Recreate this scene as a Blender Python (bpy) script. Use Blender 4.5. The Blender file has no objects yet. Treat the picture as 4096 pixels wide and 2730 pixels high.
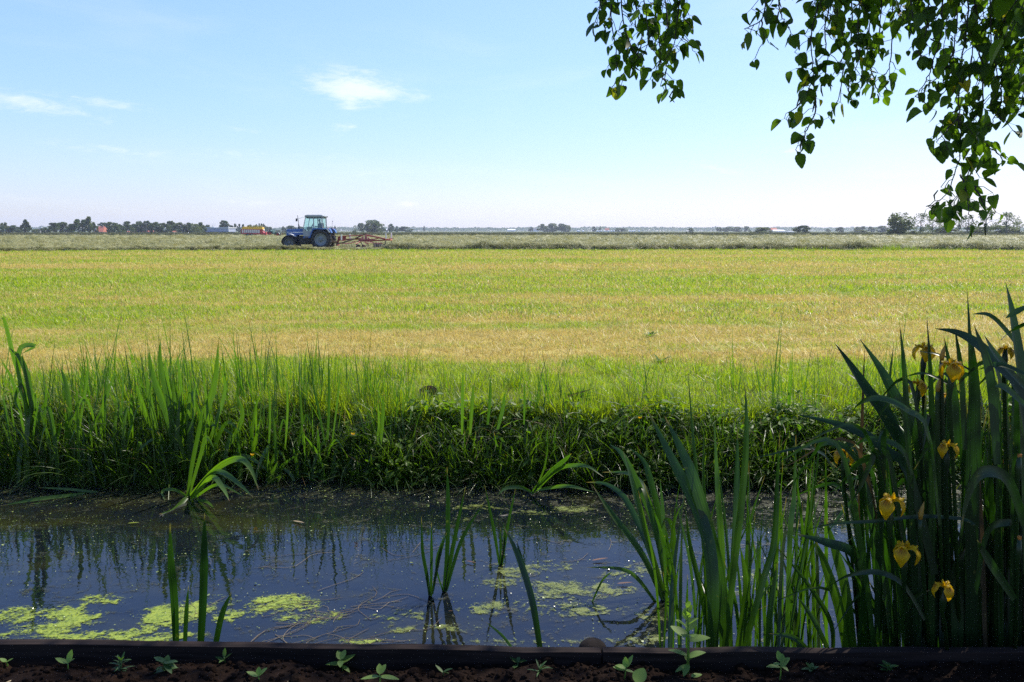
import bpy, bmesh, math, random
import numpy as np
from mathutils import Vector, Matrix, Euler, Quaternion
R = math.radians
C = bpy.context.scene.collection
scene = bpy.context.scene

# ---------------------------------------------------------------- camera
HAZE = 0.00017
H = 1.5                 # eye height above the mown field
PITCH = R(7.88)
F = 3186.0              # focal length in pixels of the 4096 px wide photograph
cd = bpy.data.cameras.new('camera')
cam = bpy.data.objects.new('camera', cd); C.objects.link(cam)
cam.location = (0, 0, H)
cam.rotation_euler = (R(90) - PITCH, 0, 0)
cd.sensor_width = 36.0
cd.lens = 36.0 * F / 4096
cd.clip_start = 0.05
cd.clip_end = 20000
scene.camera = cam

# ---------------------------------------------------------------- sun, sky, exposure
SUN_EL, SUN_AZ = R(50), R(44)          # azimuth measured from +Y towards +X
sd = bpy.data.lights.new('sun', 'SUN'); sd.energy = 4.6; sd.angle = R(0.53); sd.color = (1.0, 0.94, 0.84)
sun = bpy.data.objects.new('sun', sd); C.objects.link(sun)
SUNV = Vector((math.sin(SUN_AZ) * math.cos(SUN_EL), math.cos(SUN_AZ) * math.cos(SUN_EL), math.sin(SUN_EL)))
sun.rotation_euler = SUNV.to_track_quat('Z', 'Y').to_euler()
sun.location = SUNV * 60
scene.view_settings.view_transform = 'Standard'
scene.view_settings.look = 'None'
scene.view_settings.exposure = 0.80
scene.view_settings.gamma = 1.0
scene.cycles.max_bounces = 10
scene.cycles.transparent_max_bounces = 24
scene.cycles.transmission_bounces = 6
scene.cycles.volume_bounces = 0
scene.cycles.caustics_reflective = False
scene.cycles.caustics_refractive = False
scene.cycles.sample_clamp_indirect = 6.0
scene.cycles.use_denoising = False
scene.cycles.use_adaptive_sampling = True
scene.cycles.adaptive_threshold = 0.004


def ray(px, py):
    a, b = (px - 2048) / F, (1365 - py) / F
    return Vector((a, math.cos(PITCH) + b * math.sin(PITCH), -math.sin(PITCH) + b * math.cos(PITCH)))


EYE = Vector((0, 0, H))


def at(px, py, Y):
    r = ray(px, py)
    return EYE + r * (Y / r.y)


def on(px, py, z):
    r = ray(px, py)
    return EYE + r * ((z - H) / r.z)


class G:
    """small helper for node trees"""
    def __init__(s, tree):
        s.t = tree

    def n(s, typ, ins=None, **props):
        nd = s.t.nodes.new(typ)
        for k, v in props.items():
            setattr(nd, k, v)
        for k, v in (ins or {}).items():
            if isinstance(v, bpy.types.NodeSocket):
                s.t.links.new(v, nd.inputs[k])
            else:
                nd.inputs[k].default_value = v
        return nd

    def m(s, op, a, b=0.0, c=0.0, clamp=False):
        return s.n('ShaderNodeMath', {0: a, 1: b, 2: c}, operation=op, use_clamp=clamp).outputs[0]

    def mix(s, f, a, b, blend='MIX'):
        def col(x):
            return x if isinstance(x, bpy.types.NodeSocket) else (*x, 1.0)
        return s.n('ShaderNodeMix', {0: f, 6: col(a), 7: col(b)}, data_type='RGBA', blend_type=blend).outputs[2]

    def mapr(s, v, a, b, c=0.0, d=1.0, smooth=True):
        return s.n('ShaderNodeMapRange', {0: v, 1: a, 2: b, 3: c, 4: d}, interpolation_type='SMOOTHSTEP' if smooth else 'LINEAR').outputs[0]

    def noise(s, vec, scale=1.0, detail=3.0, rough=0.55, dist=0.0):
        return s.n('ShaderNodeTexNoise', {'Vector': vec, 'Scale': scale, 'Detail': detail, 'Roughness': rough, 'Distortion': dist}).outputs[0]

    def scalev(s, vec, sc, off=(0, 0, 0)):
        return s.n('ShaderNodeMapping', {'Vector': vec, 'Scale': sc, 'Location': off}).outputs[0]


world = bpy.data.worlds.new("World"); scene.world = world; world.use_nodes = True
wt = world.node_tree
for nd in list(wt.nodes):
    wt.nodes.remove(nd)
g = G(wt)
sky = g.n('ShaderNodeTexSky', sky_type='NISHITA', sun_disc=False, sun_elevation=SUN_EL, sun_rotation=SUN_AZ,
          altitude=0.0, air_density=1.0, dust_density=0.6, ozone_density=1.0)
tc = g.n('ShaderNodeTexCoord')
dirv = tc.outputs['Generated']
sx = g.n('ShaderNodeSeparateXYZ', {0: dirv})
az = g.m('ARCTAN2', sx.outputs[0], sx.outputs[1])
el = g.m('ARCSINE', sx.outputs[2])


def azel(px, py):
    r = ray(px, py).normalized()
    return math.atan2(r.x, r.y), math.asin(r.z)


ae = g.n('ShaderNodeCombineXYZ', {0: az, 1: el}).outputs[0]
w1 = g.noise(g.scalev(ae, (14, 60, 1)), 1.0, 6.0, 0.66, 0.8)
w2 = g.noise(g.scalev(ae, (46, 150, 1), (3, 1, 0)), 1.0, 6.0, 0.65, 0.6)
cover = None
# the few wisps: (centre px, half size px, tilt deg, strength)
for (cx, cy, hx, hy, tilt, st) in [(1400, 345, 190, 62, 4, 1.0), (1500, 372, 170, 26, 3, 0.7), (1395, 420, 55, 46, 20, 0.55), (1365, 520, 60, 26, -8, 0.6),
                                   (60, 402, 260, 38, 9, 0.75), (430, 412, 150, 18, 5, 0.5), (960, 518, 110, 14, 6, 0.3), (1100, 622, 420, 22, 1, 0.35),
                                   (420, 600, 330, 30, 6, 0.3), (980, 808, 110, 16, 0, 0.5), (1630, 818, 60, 14, 0, 0.5), (3160, 605, 50, 10, -6, 0.7),
                                   (2880, 680, 130, 18, 10, 0.3), (40, 790, 90, 14, 2, 0.4), (1480, 700, 160, 24, 8, 0.3)]:
    a0, e0 = azel(cx, cy)
    sxr, syr = hx / F, hy / F
    t = R(-tilt)
    da, de = g.m('SUBTRACT', az, a0), g.m('SUBTRACT', el, e0)
    u = g.m('DIVIDE', g.m('ADD', g.m('MULTIPLY', da, math.cos(t)), g.m('MULTIPLY', de, math.sin(t))), sxr)
    v = g.m('DIVIDE', g.m('SUBTRACT', g.m('MULTIPLY', de, math.cos(t)), g.m('MULTIPLY', da, math.sin(t))), syr)
    d2 = g.m('ADD', g.m('MULTIPLY', u, u), g.m('MULTIPLY', v, v))
    e = g.m('MULTIPLY', g.m('EXPONENT', g.m('MULTIPLY', d2, -1.1)), st)
    cover = e if cover is None else g.m('ADD', cover, e)
wisp = g.m('ADD', g.m('MULTIPLY', w1, 0.65), g.m('MULTIPLY', w2, 0.6))
cl = g.m('MULTIPLY', g.mapr(g.m('ADD', g.m('MULTIPLY', cover, 0.7), g.m('MULTIPLY', wisp, 1.9)), 1.25, 2.25), g.mapr(cover, 0.02, 0.35))
veil = g.m('MULTIPLY', g.mapr(g.noise(g.scalev(ae, (3.0, 14, 1), (7, 2, 0)), 1.0, 5.0, 0.6, 0.5), 0.45, 0.8), 0.10)
cl = g.m('ADD', g.m('MULTIPLY', cl, 0.5), veil, clamp=True)
SKY_STRENGTH = 0.10
lum0 = g.n('ShaderNodeRGBToBW', {0: sky.outputs[0]}).outputs[0]
sq = g.m('POWER', g.m('DIVIDE', lum0, 4.2), -0.42)
skyt = g.mix(1.0, g.mix(1.0, sky.outputs[0], sq, 'MULTIPLY'), g.mix(g.mapr(el, 0.22, 0.6), g.mix(g.mapr(el, 0.0, 0.17), (0.92, 0.96, 1.36), (0.86, 0.97, 1.16)), (0.84, 0.98, 1.42)), 'MULTIPLY')
lum = g.n('ShaderNodeRGBToBW', {0: skyt}).outputs[0]
white = g.mix(1.0, (1.0, 0.97, 0.95), g.m('ADD', g.m('MULTIPLY', lum, 0.55), 5.2), 'MULTIPLY')
skyc = g.mix(cl, skyt, white)
bg = g.n('ShaderNodeBackground', {'Color': skyc, 'Strength': SKY_STRENGTH})
wo = g.n('ShaderNodeOutputWorld', {0: bg.outputs[0]})

# ---------------------------------------------------------------- object helpers
rng = np.random.default_rng(7)
random.seed(7)


def tag(o, label=None, cat=None, group=None, kind=None):
    if label: o['label'] = label
    if cat: o['category'] = cat
    if group: o['group'] = group
    if kind: o['kind'] = kind
    return o


def empty(name, loc, label=None, cat=None, group=None, rz=0.0):
    o = bpy.data.objects.new(name, None); C.objects.link(o)
    o.location = loc; o.rotation_euler = (0, 0, rz); o.empty_display_size = 0.2
    return tag(o, label, cat, group)


def link(name, me, parent=None, loc=None):
    o = bpy.data.objects.new(name, me); C.objects.link(o)
    if parent is not None: o.parent = parent
    if loc is not None: o.location = loc
    return o


def mesh_np(name, verts, faces, mats, smooth=False, mi=None):
    me = bpy.data.meshes.new(name)
    me.from_pydata([tuple(v) for v in verts], [], faces)
    for m in (mats if isinstance(mats, (list, tuple)) else [mats]):
        me.materials.append(m)
    if smooth:
        me.polygons.foreach_set('use_smooth', [True] * len(me.polygons))
    if mi is not None:
        me.polygons.foreach_set('material_index', mi)
    me.update()
    return me


class MB:
    """collects shapes into ONE mesh"""
    def __init__(s):
        s.v, s.f, s.mi, s.a = [], [], [], {}

    def add(s, vs, fs, mi=0):
        b = len(s.v)
        s.v.extend([tuple(v) for v in vs])
        s.f.extend([tuple(i + b for i in f) for f in fs])
        s.mi.extend([mi] * len(fs))

    def box(s, x0, x1, y0, y1, z0, z1, mi=0, M=None):
        vs = [Vector(p) for p in ((x0, y0, z0), (x1, y0, z0), (x1, y1, z0), (x0, y1, z0), (x0, y0, z1), (x1, y0, z1), (x1, y1, z1), (x0, y1, z1))]
        if M is not None: vs = [M @ v for v in vs]
        s.add(vs, [(3, 2, 1, 0), (4, 5, 6, 7), (0, 1, 5, 4), (1, 2, 6, 5), (2, 3, 7, 6), (3, 0, 4, 7)], mi)

    def prism(s, outline, y0, y1, mi=0):
        """outline: (x, z) points counter-clockwise, extruded along y"""
        n = len(outline)
        vs = [(x, y0, z) for x, z in outline] + [(x, y1, z) for x, z in outline]
        fs = [tuple(range(n)), tuple(range(2 * n - 1, n - 1, -1))]
        fs += [(i, i + n, (i + 1) % n + n, (i + 1) % n) for i in range(n)]
        s.add(vs, fs, mi)

    def tube(s, pts, rad, n=8, mi=0, cap=True):
        pts = [Vector(p) for p in pts]
        rad = rad if isinstance(rad, (list, tuple)) else [rad] * len(pts)
        rings = []
        up = None
        for i, p in enumerate(pts):
            t = (pts[min(i + 1, len(pts) - 1)] - pts[max(i - 1, 0)])
            if t.length < 1e-9: t = Vector((0, 0, 1))
            t.normalize()
            if up is None:
                up = t.orthogonal().normalized()
            else:
                up = (up - t * up.dot(t))
                up = up.normalized() if up.length > 1e-6 else t.orthogonal().normalized()
            bi = t.cross(up)
            rings.append([p + (up * math.cos(2 * math.pi * k / n) + bi * math.sin(2 * math.pi * k / n)) * rad[i] for k in range(n)])
        vs = [v for r_ in rings for v in r_]
        fs = []
        for i in range(len(pts) - 1):
            for k in range(n):
                fs.append((i * n + k, i * n + (k + 1) % n, (i + 1) * n + (k + 1) % n, (i + 1) * n + k))
        if cap:
            fs.append(tuple(range(n - 1, -1, -1)))
            fs.append(tuple((len(pts) - 1) * n + k for k in range(n)))
        s.add(vs, fs, mi)

    def lathe_y(s, c, prof, n=32, mi=0):
        """profile of (radius, y) about an axis along y through c"""
        vs = []
        for (r_, y) in prof:
            for k in range(n):
                a = 2 * math.pi * k / n
                vs.append((c[0] + r_ * math.cos(a), c[1] + y, c[2] + r_ * math.sin(a)))
        fs = []
        for i in range(len(prof) - 1):
            for k in range(n):
                fs.append((i * n + k, (i + 1) * n + k, (i + 1) * n + (k + 1) % n, i * n + (k + 1) % n))
        s.add(vs, fs, mi)

    def ribbon(s, pts, widths, sides, crease=0.0, mi=0):
        """flat leaf: three vertices across; sides = unit side vector per point"""
        vs, fs = [], []
        n = len(pts)
        for i, p in enumerate(pts):
            w = widths[i] * 0.5
            t = (pts[min(i + 1, n - 1)] - pts[max(i - 1, 0)]).normalized()
            nn = t.cross(sides[i]).normalized()
            vs += [p - sides[i] * w, p + nn * (crease * w), p + sides[i] * w]
        for i in range(n - 1):
            a, b = i * 3, (i + 1) * 3
            fs += [(a, a + 1, b + 1, b), (a + 1, a + 2, b + 2, b + 1)]
        b = len(s.v)
        for i in range(n):
            for j in range(3): s.a[b + i * 3 + j] = (j - 1.0, i / (n - 1), widths[i])
        s.add(vs, fs, mi)

    def mesh(s, name, mats, smooth=False):
        me = mesh_np(name, s.v, s.f, mats, smooth, s.mi)
        if s.a:
            at_ = me.attributes.new('leaf', 'FLOAT_VECTOR', 'POINT'); arr = np.zeros((len(s.v), 3), np.float32)
            for k_, v_ in s.a.items(): arr[k_] = v_
            at_.data.foreach_set('vector', arr.ravel())
        return me

    def build(s, name, mats, parent=None, smooth=False, bevel=0.0, loc=None):
        o = link(name, s.mesh(name, mats, smooth), parent, loc)
        if bevel > 0:
            md = o.modifiers.new('bevel', 'BEVEL'); md.width = bevel; md.segments = 2; md.limit_method = 'ANGLE'
        return o


def spline(pts, n):
    """Catmull-Rom through points (tuples), n samples"""
    P = np.array(pts, float)
    if len(P) == 2:
        t = np.linspace(0, 1, n)[:, None]
        return P[0] * (1 - t) + P[1] * t
    Q = np.vstack([2 * P[0] - P[1], P, 2 * P[-1] - P[-2]])
    out = []
    for u in np.linspace(0, len(P) - 1 - 1e-9, n):
        i = int(u); t = u - i
        a, b, c, d = Q[i], Q[i + 1], Q[i + 2], Q[i + 3]
        out.append(0.5 * ((2 * b) + (-a + c) * t + (2 * a - 5 * b + 4 * c - d) * t * t + (-a + 3 * b - 3 * c + d) * t ** 3))
    return np.array(out)


def hash2(ix, iy, seed=0):
    h = (ix.astype(np.int64) * 374761393 + iy.astype(np.int64) * 668265263 + seed * 1442695041) & 0x7fffffff
    h = ((h ^ (h >> 13)) * 1274126177) & 0x7fffffff
    return ((h ^ (h >> 16)) & 0xffff) / 65535.0


def vnoise(x, y, seed=0, octaves=3):
    x = np.asarray(x, float); y = np.asarray(y, float)
    tot = np.zeros(np.broadcast(x, y).shape); amp, norm = 1.0, 0.0
    for o in range(octaves):
        ix, iy = np.floor(x), np.floor(y)
        fx, fy = x - ix, y - iy
        fx, fy = fx * fx * (3 - 2 * fx), fy * fy * (3 - 2 * fy)
        a, b = hash2(ix, iy, seed + o), hash2(ix + 1, iy, seed + o)
        c, d = hash2(ix, iy + 1, seed + o), hash2(ix + 1, iy + 1, seed + o)
        tot += amp * ((a * (1 - fx) + b * fx) * (1 - fy) + (c * (1 - fx) + d * fx) * fy)
        norm += amp; amp *= 0.5; x, y = x * 2.03 + 11.3, y * 2.03 + 5.7
    return tot / norm


def scatter(name, pts, rot, scl, idx, variants, label, cat, kind='stuff'):
    """one stuff object: copies of small meshes set out at the given points"""
    n = len(pts)
    me = bpy.data.meshes.new(name)
    me.vertices.add(n)
    me.vertices.foreach_set('co', np.asarray(pts, np.float32).ravel())
    a = me.attributes.new('turn', 'FLOAT_VECTOR', 'POINT'); a.data.foreach_set('vector', np.asarray(rot, np.float32).ravel())
    b = me.attributes.new('size', 'FLOAT_VECTOR', 'POINT'); b.data.foreach_set('vector', np.asarray(scl, np.float32).ravel())
    i = me.attributes.new('kindex', 'INT', 'POINT'); i.data.foreach_set('value', np.asarray(idx, np.int32).ravel())
    o = link(name, me)
    ng = bpy.data.node_groups.new(name, 'GeometryNodeTree')
    ng.interface.new_socket('Geometry', in_out='INPUT', socket_type='NodeSocketGeometry')
    ng.interface.new_socket('Geometry', in_out='OUTPUT', socket_type='NodeSocketGeometry')
    gg = G(ng)
    gi, go = gg.n('NodeGroupInput'), gg.n('NodeGroupOutput')
    join = gg.n('GeometryNodeJoinGeometry')
    for vm in reversed(variants):
        vo = bpy.data.objects.new(name + '_source', vm)
        oi = gg.n('GeometryNodeObjectInfo', {'Object': vo, 'As Instance': True})
        ng.links.new(oi.outputs['Geometry'], join.inputs[0])
    na = lambda nm, ty: gg.n('GeometryNodeInputNamedAttribute', {'Name': nm}, data_type=ty).outputs[0]
    iop = gg.n('GeometryNodeInstanceOnPoints', {'Points': gi.outputs[0], 'Instance': join.outputs[0], 'Pick Instance': True,
                                               'Instance Index': na('kindex', 'INT'), 'Rotation': na('turn', 'FLOAT_VECTOR'), 'Scale': na('size', 'FLOAT_VECTOR')})
    ng.links.new(iop.outputs[0], go.inputs[0])
    md = o.modifiers.new('scatter', 'NODES'); md.node_group = ng
    return tag(o, label, cat, None, kind)


# ---------------------------------------------------------------- materials
def new_mat(name):
    m = bpy.data.materials.new(name); m.use_nodes = True
    for nd in list(m.node_tree.nodes):
        m.node_tree.nodes.remove(nd)
    gg = G(m.node_tree)
    out = gg.n('ShaderNodeOutputMaterial')
    return m, gg, out


def plain(name, col, rough=0.5, metal=0.0, var=0.15, scale=6.0, bump=0.0, spec=0.5, col2=None):
    m, gg, out = new_mat(name)
    tcn = gg.n('ShaderNodeTexCoord').outputs['Object']
    f = gg.noise(tcn, scale, 5.0, 0.6)
    c2 = col2 or tuple(max(0.0, c * (1 - var * 2)) for c in col)
    c = gg.mix(gg.mapr(f, 0.3, 0.75), col, c2)
    bs = gg.n('ShaderNodeBsdfPrincipled', {'Base Color': c, 'Roughness': gg.mapr(f, 0.2, 0.8, max(0.02, rough - 0.08), min(1, rough + 0.1)), 'Metallic': metal, 'Specular IOR Level': spec})
    if bump:
        b = gg.n('ShaderNodeBump', {'Height': f, 'Strength': bump, 'Distance': 0.02})
        gg.t.links.new(b.outputs[0], bs.inputs['Normal'])
    gg.t.links.new(bs.outputs[0], out.inputs[0])
    return m


def leaf_shader(gg, out, col, tcol, trans=0.45, rough=0.42, spec=0.5, normal=None):
    ins = {'Base Color': col, 'Roughness': rough, 'Specular IOR Level': spec}
    if normal is not None: ins['Normal'] = normal
    bs = gg.n('ShaderNodeBsdfPrincipled', ins)
    tr = gg.n('ShaderNodeBsdfTranslucent', {'Color': tcol})
    mx = gg.n('ShaderNodeMixShader', {0: trans, 1: bs.outputs[0], 2: tr.outputs[0]})
    gg.t.links.new(mx.outputs[0], out.inputs[0])


def leaf_mat(name, c1, c2, trans=0.45, rough=0.42, tmul=(1.5, 1.7, 0.7), stripes=False, spec=0.5):
    """thin leaf, every leaf (island) and every copy a little different"""
    m, gg, out = new_mat(name)
    isl = gg.n('ShaderNodeNewGeometry').outputs['Random Per Island']
    obr = gg.n('ShaderNodeObjectInfo').outputs['Random']
    f = gg.m('FRACT', gg.m('ADD', isl, obr))
    oc = gg.n('ShaderNodeTexCoord').outputs['Object']
    nz = gg.noise(oc, 9.0, 3.0)
    f2 = gg.m('ADD', gg.m('MULTIPLY', f, 0.75), gg.m('MULTIPLY', nz, 0.3), clamp=True)
    c = gg.mix(f2, c1, c2)
    if stripes:      # ribs along the leaf, dry tips, the odd dead leaf
        lf = gg.n('ShaderNodeSeparateXYZ', {0: gg.n('ShaderNodeAttribute', attribute_name='leaf').outputs['Vector']})
        rib = gg.noise(gg.n('ShaderNodeCombineXYZ', {0: gg.m('MULTIPLY', lf.outputs[0], 5.0), 1: gg.m('MULTIPLY', lf.outputs[1], 1.2), 2: gg.m('MULTIPLY', isl, 40.0)}).outputs[0], 1.0, 3.0, 0.7)
        c = gg.mix(1.0, c, gg.mix(gg.mapr(rib, 0.3, 0.7), (0.62, 0.66, 0.7), (1.45, 1.35, 1.3)), 'MULTIPLY')
        blot = gg.noise(oc, 22.0, 4.0, 0.7)
        tip = gg.m('MULTIPLY', gg.mapr(gg.m('ADD', lf.outputs[1], gg.m('MULTIPLY', blot, 0.12)), 0.96, 1.04), gg.m('GREATER_THAN', isl, 0.45))
        dead = tip
        c = gg.mix(dead, c, (0.20, 0.13, 0.05))
        c = gg.mix(gg.m('MULTIPLY', gg.mapr(blot, 0.64, 0.72), 0.5), c, (0.15, 0.14, 0.03))
    t = gg.mix(1.0, c, tmul, 'MULTIPLY')
    leaf_shader(gg, out, c, t, trans, rough, spec)
    return m
# ================================================================= THE SETTING: ground, water
WZ = -0.42       # water level
BTOP = 0.12      # top of the timber edging


def edge(x):
    x = np.asarray(x, float)
    return np.where(x < 0, 63.0 - 0.0034 * x * x, 63.0 - 0.0014 * x * x)


def bank0(x):
    """y of the far waterline"""
    return 5.98 + 0.55 * (vnoise(np.asarray(x) * 1.05 + 40, 3.3, 5, 3) - 0.5) + 0.006 * np.asarray(x) ** 2


def field_z(x, y):
    x = np.asarray(x, float); y = np.asarray(y, float)
    b = bank0(x)
    t = np.clip((y - (b - 0.16)) / 0.62, 0, 1)
    t = t * t * (3 - 2 * t)
    z = -0.62 + t * 0.62
    z = z + (vnoise(x * 1.7, y * 1.7, 21, 3) - 0.5) * 0.10 * np.clip((9.0 - y) / 3, 0.15, 1)
    z = z + (vnoise(x * 0.12, y * 0.2, 22, 2) - 0.5) * 0.05
    e = edge(x)
    z = z - 0.35 * np.clip((y - (e - 2.2)) / 0.8, 0, 1) * np.clip((e + 0.3 - y) / 0.6, 0, 1)
    return z


def fan(name, ys, us, zf, mat, label, smooth=True):
    U, Y = np.meshgrid(us, ys)
    X = U * Y
    Z = zf(X, Y)
    n, m = U.shape
    vs = np.stack([X, Y, Z], -1).reshape(-1, 3)
    fs = [(i * m + j, i * m + j + 1, (i + 1) * m + j + 1, (i + 1) * m + j) for i in range(n - 1) for j in range(m - 1)]
    o = link(name, mesh_np(name, vs, fs, mat, smooth))
    return tag(o, label, name.replace('_', ' ').split()[-1], None, 'structure')


def straw_factor(gg, pos):
    """how much of the mown field is dry straw at a place: long streaks along the mowing rows"""
    s = gg.n('ShaderNodeSeparateXYZ', {0: pos})
    wob = gg.noise(gg.scalev(pos, (0.45, 0.25, 0.0), (1, 6, 0)), 1.0, 4.0, 0.6)
    y = gg.m('ADD', s.outputs[1], gg.m('MULTIPLY', gg.m('SUBTRACT', wob, 0.5), 5.0))
    rows = gg.noise(gg.scalev(pos, (0.010, 0.55, 0.0), (8, 3, 0)), 1.0, 3.0, 0.6)
    a = gg.noise(gg.scalev(pos, (0.07, 0.42, 0.0), (4, 9, 0)), 1.0, 4.0, 0.6, 0.3)
    b = gg.noise(gg.scalev(pos, (0.34, 0.95, 0.0)), 1.0, 4.0, 0.65, 0.3)
    c = gg.noise(gg.scalev(pos, (0.012, 0.11, 0.0), (2, 5, 0)), 1.0, 2.0, 0.5)
    f = gg.m('ADD', gg.m('ADD', gg.m('MULTIPLY', a, 1.05), gg.m('MULTIPLY', b, 1.05)), gg.m('MULTIPLY', c, 0.9))   # about 0.95
    f_rows = gg.m('MULTIPLY', gg.m('SUBTRACT', rows, 0.5), 0.95)
    near = gg.mapr(y, 7.0, 9.6, -0.8, 0.05)          # lush margin along the ditch, then a dry belt
    mid = gg.mapr(y, 11.0, 15.0, 0.0, -0.19)
    far = gg.mapr(y, 26.0, 42.0, 0.0, 0.08)
    end = gg.mapr(y, 54.0, 59.0, 0.0, -0.5)
    f = gg.m('ADD', gg.m('ADD', gg.m('ADD', f, f_rows), near), gg.m('ADD', gg.m('ADD', mid, far), end))
    return gg.mapr(f, 1.13, 1.66, 0.0, 1.0)


# mown field ground
mat_field, gg, out = new_mat('mown_turf')
pos = gg.n('ShaderNodeNewGeometry').outputs['Position']
sf = straw_factor(gg, pos)
fine = gg.noise(gg.scalev(pos, (9, 14, 9)), 1.0, 5.0, 0.7)
grn = gg.mix(fine, (0.07, 0.11, 0.010), (0.20, 0.26, 0.02))
stw = gg.mix(fine, (0.29, 0.235, 0.055), (0.50, 0.41, 0.11))
sep = gg.n('ShaderNodeSeparateXYZ', {0: pos})
soilf = gg.mapr(sep.outputs[2], -0.25, -0.05, 1.0, 0.0)
colr = gg.mix(soilf, gg.mix(sf, grn, stw), (0.025, 0.022, 0.012))
bs = gg.n('ShaderNodeBsdfPrincipled', {'Base Color': colr, 'Roughness': 0.9, 'Specular IOR Level': 0.15})
bp = gg.n('ShaderNodeBump', {'Height': fine, 'Strength': 0.6, 'Distance': 0.06})
gg.t.links.new(bp.outputs[0], bs.inputs['Normal']); gg.t.links.new(bs.outputs[0], out.inputs[0])

ys = np.concatenate([np.linspace(5.2, 9.5, 70), np.geomspace(9.6, 66.0, 130)])
fan('mown_field', ys, np.linspace(-1.35, 1.35, 170), field_z, mat_field, 'mown yellow green hay field beyond the ditch')

# hay field ground and the meadow beyond
mat_hay, gg, out = new_mat('hay_ground')
pos = gg.n('ShaderNodeNewGeometry').outputs['Position']
n1 = gg.noise(gg.scalev(pos, (0.5, 0.5, 1)), 1.0, 5.0, 0.65)
n2 = gg.noise(gg.scalev(pos, (0.03, 0.25, 1)), 1.0, 3.0, 0.5)
cc = gg.mix(n1, (0.20, 0.20, 0.085), (0.36, 0.34, 0.17))
cc = gg.mix(gg.mapr(n2, 0.5, 0.75), cc, (0.42, 0.33, 0.13))
bs = gg.n('ShaderNodeBsdfPrincipled', {'Base Color': cc, 'Roughness': 0.9, 'Specular IOR Level': 0.1})
gg.t.links.new(bs.outputs[0], out.inputs[0])


def hay_z(x, y):
    return (vnoise(x * 0.7, y * 0.7, 31, 3) - 0.5) * 0.22 + 0.02 - 0.9 * np.clip((edge(x) + 0.2 - y) / 0.6, 0, 1)


fan('hay_field', np.geomspace(57.5, 215, 150), np.linspace(-1.35, 1.35, 260), hay_z, mat_hay, 'field of drying cut hay around the tractors')

mat_meadow, gg, out = new_mat('far_meadow')
pos = gg.n('ShaderNodeNewGeometry').outputs['Position']
sy = gg.n('ShaderNodeSeparateXYZ', {0: pos}).outputs[1]
n1 = gg.noise(gg.scalev(pos, (0.02, 0.05, 1)), 1.0, 5.0, 0.65)
cc = gg.mix(n1, (0.05, 0.07, 0.018), (0.115, 0.12, 0.045))
dry = gg.m('MULTIPLY', gg.mapr(sy, 205, 214), gg.mapr(sy, 232, 240, 1, 0))
cc = gg.mix(dry, cc, (0.50, 0.38, 0.14))
bs = gg.n('ShaderNodeBsdfPrincipled', {'Base Color': cc, 'Roughness': 0.95, 'Specular IOR Level': 0.1})
gg.t.links.new(bs.outputs[0], out.inputs[0])
fan('meadow', np.geomspace(214, 3500, 60), np.linspace(-1.35, 1.35, 80), lambda x, y: (vnoise(x * 0.05, y * 0.05, 33, 2) - 0.5) * 0.12 + 0 * x, mat_meadow, 'flat green meadow reaching the horizon')

# ditch water
mat_water, gg, out = new_mat('ditch_water')
pos = gg.n('ShaderNodeNewGeometry').outputs['Position']
rp = gg.noise(gg.scalev(pos, (5.5, 9, 1)), 1.0, 3.0, 0.5)
rp2 = gg.noise(gg.scalev(pos, (26, 40, 1)), 1.0, 2.0, 0.5)
murk = gg.noise(gg.scalev(pos, (1.4, 2.2, 1)), 1.0, 5.0, 0.6)
cc = gg.mix(gg.mapr(murk, 0.35, 0.7), (0.002, 0.0035, 0.007), (0.006, 0.008, 0.009))
mk2 = gg.noise(gg.scalev(pos, (0.9, 1.6, 1), (4, 2, 0)), 1.0, 7.0, 0.68, 0.5)
cc = gg.mix(gg.mapr(mk2, 0.46, 0.68), cc, (0.015, 0.015, 0.006))
bp = gg.n('ShaderNodeBump', {'Height': gg.m('ADD', rp, gg.m('MULTIPLY', rp2, 0.12)), 'Strength': 0.03, 'Distance': 0.05})
bs = gg.n('ShaderNodeBsdfPrincipled', {'Base Color': cc, 'Roughness': 0.015, 'IOR': 1.40, 'Normal': bp.outputs[0]})
gg.t.links.new(bs.outputs[0], out.inputs[0])
wv = [(-16, 2.3, WZ), (16, 2.3, WZ), (16, 7.4, WZ), (-16, 7.4, WZ)]
tag(link('water', mesh_np('water', wv, [(0, 1, 2, 3)], mat_water)), 'dark still ditch water reflecting sky and grass', 'water', None, 'structure')

# garden bed: soil in front of the timber edging
pbl, pbr = on(0, 2556, BTOP), on(4096, 2588, BTOP)
BY = 0.5 * (pbl.y + pbr.y)           # back edge of the board
mat_soil, gg, out = new_mat('garden_soil')
pos = gg.n('ShaderNodeNewGeometry').outputs['Position']
n1 = gg.noise(pos, 30.0, 6.0, 0.7)
n2 = gg.noise(pos, 5.0, 4.0, 0.6)
cc = gg.mix(gg.mapr(n1, 0.3, 0.75), (0.005, 0.003, 0.002), (0.024, 0.013, 0.008))
cc = gg.mix(gg.mapr(n2, 0.4, 0.7), cc, (0.012, 0.007, 0.005))
bs = gg.n('ShaderNodeBsdfPrincipled', {'Base Color': cc, 'Roughness': 1.0, 'Specular IOR Level': 0.06})
bp = gg.n('ShaderNodeBump', {'Height': n1, 'Strength': 0.9, 'Distance': 0.03})
gg.t.links.new(bp.outputs[0], bs.inputs['Normal']); gg.t.links.new(bs.outputs[0], out.inputs[0])


def soil_z(x, y):
    return 0.092 + (vnoise(x * 4, y * 4, 51, 4) - 0.5) * 0.07 + (vnoise(x * 18, y * 18, 53, 3) - 0.5) * 0.035 - 0.022 * np.clip((y - (BY - 0.16)) / 0.12, 0, 1)


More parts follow.
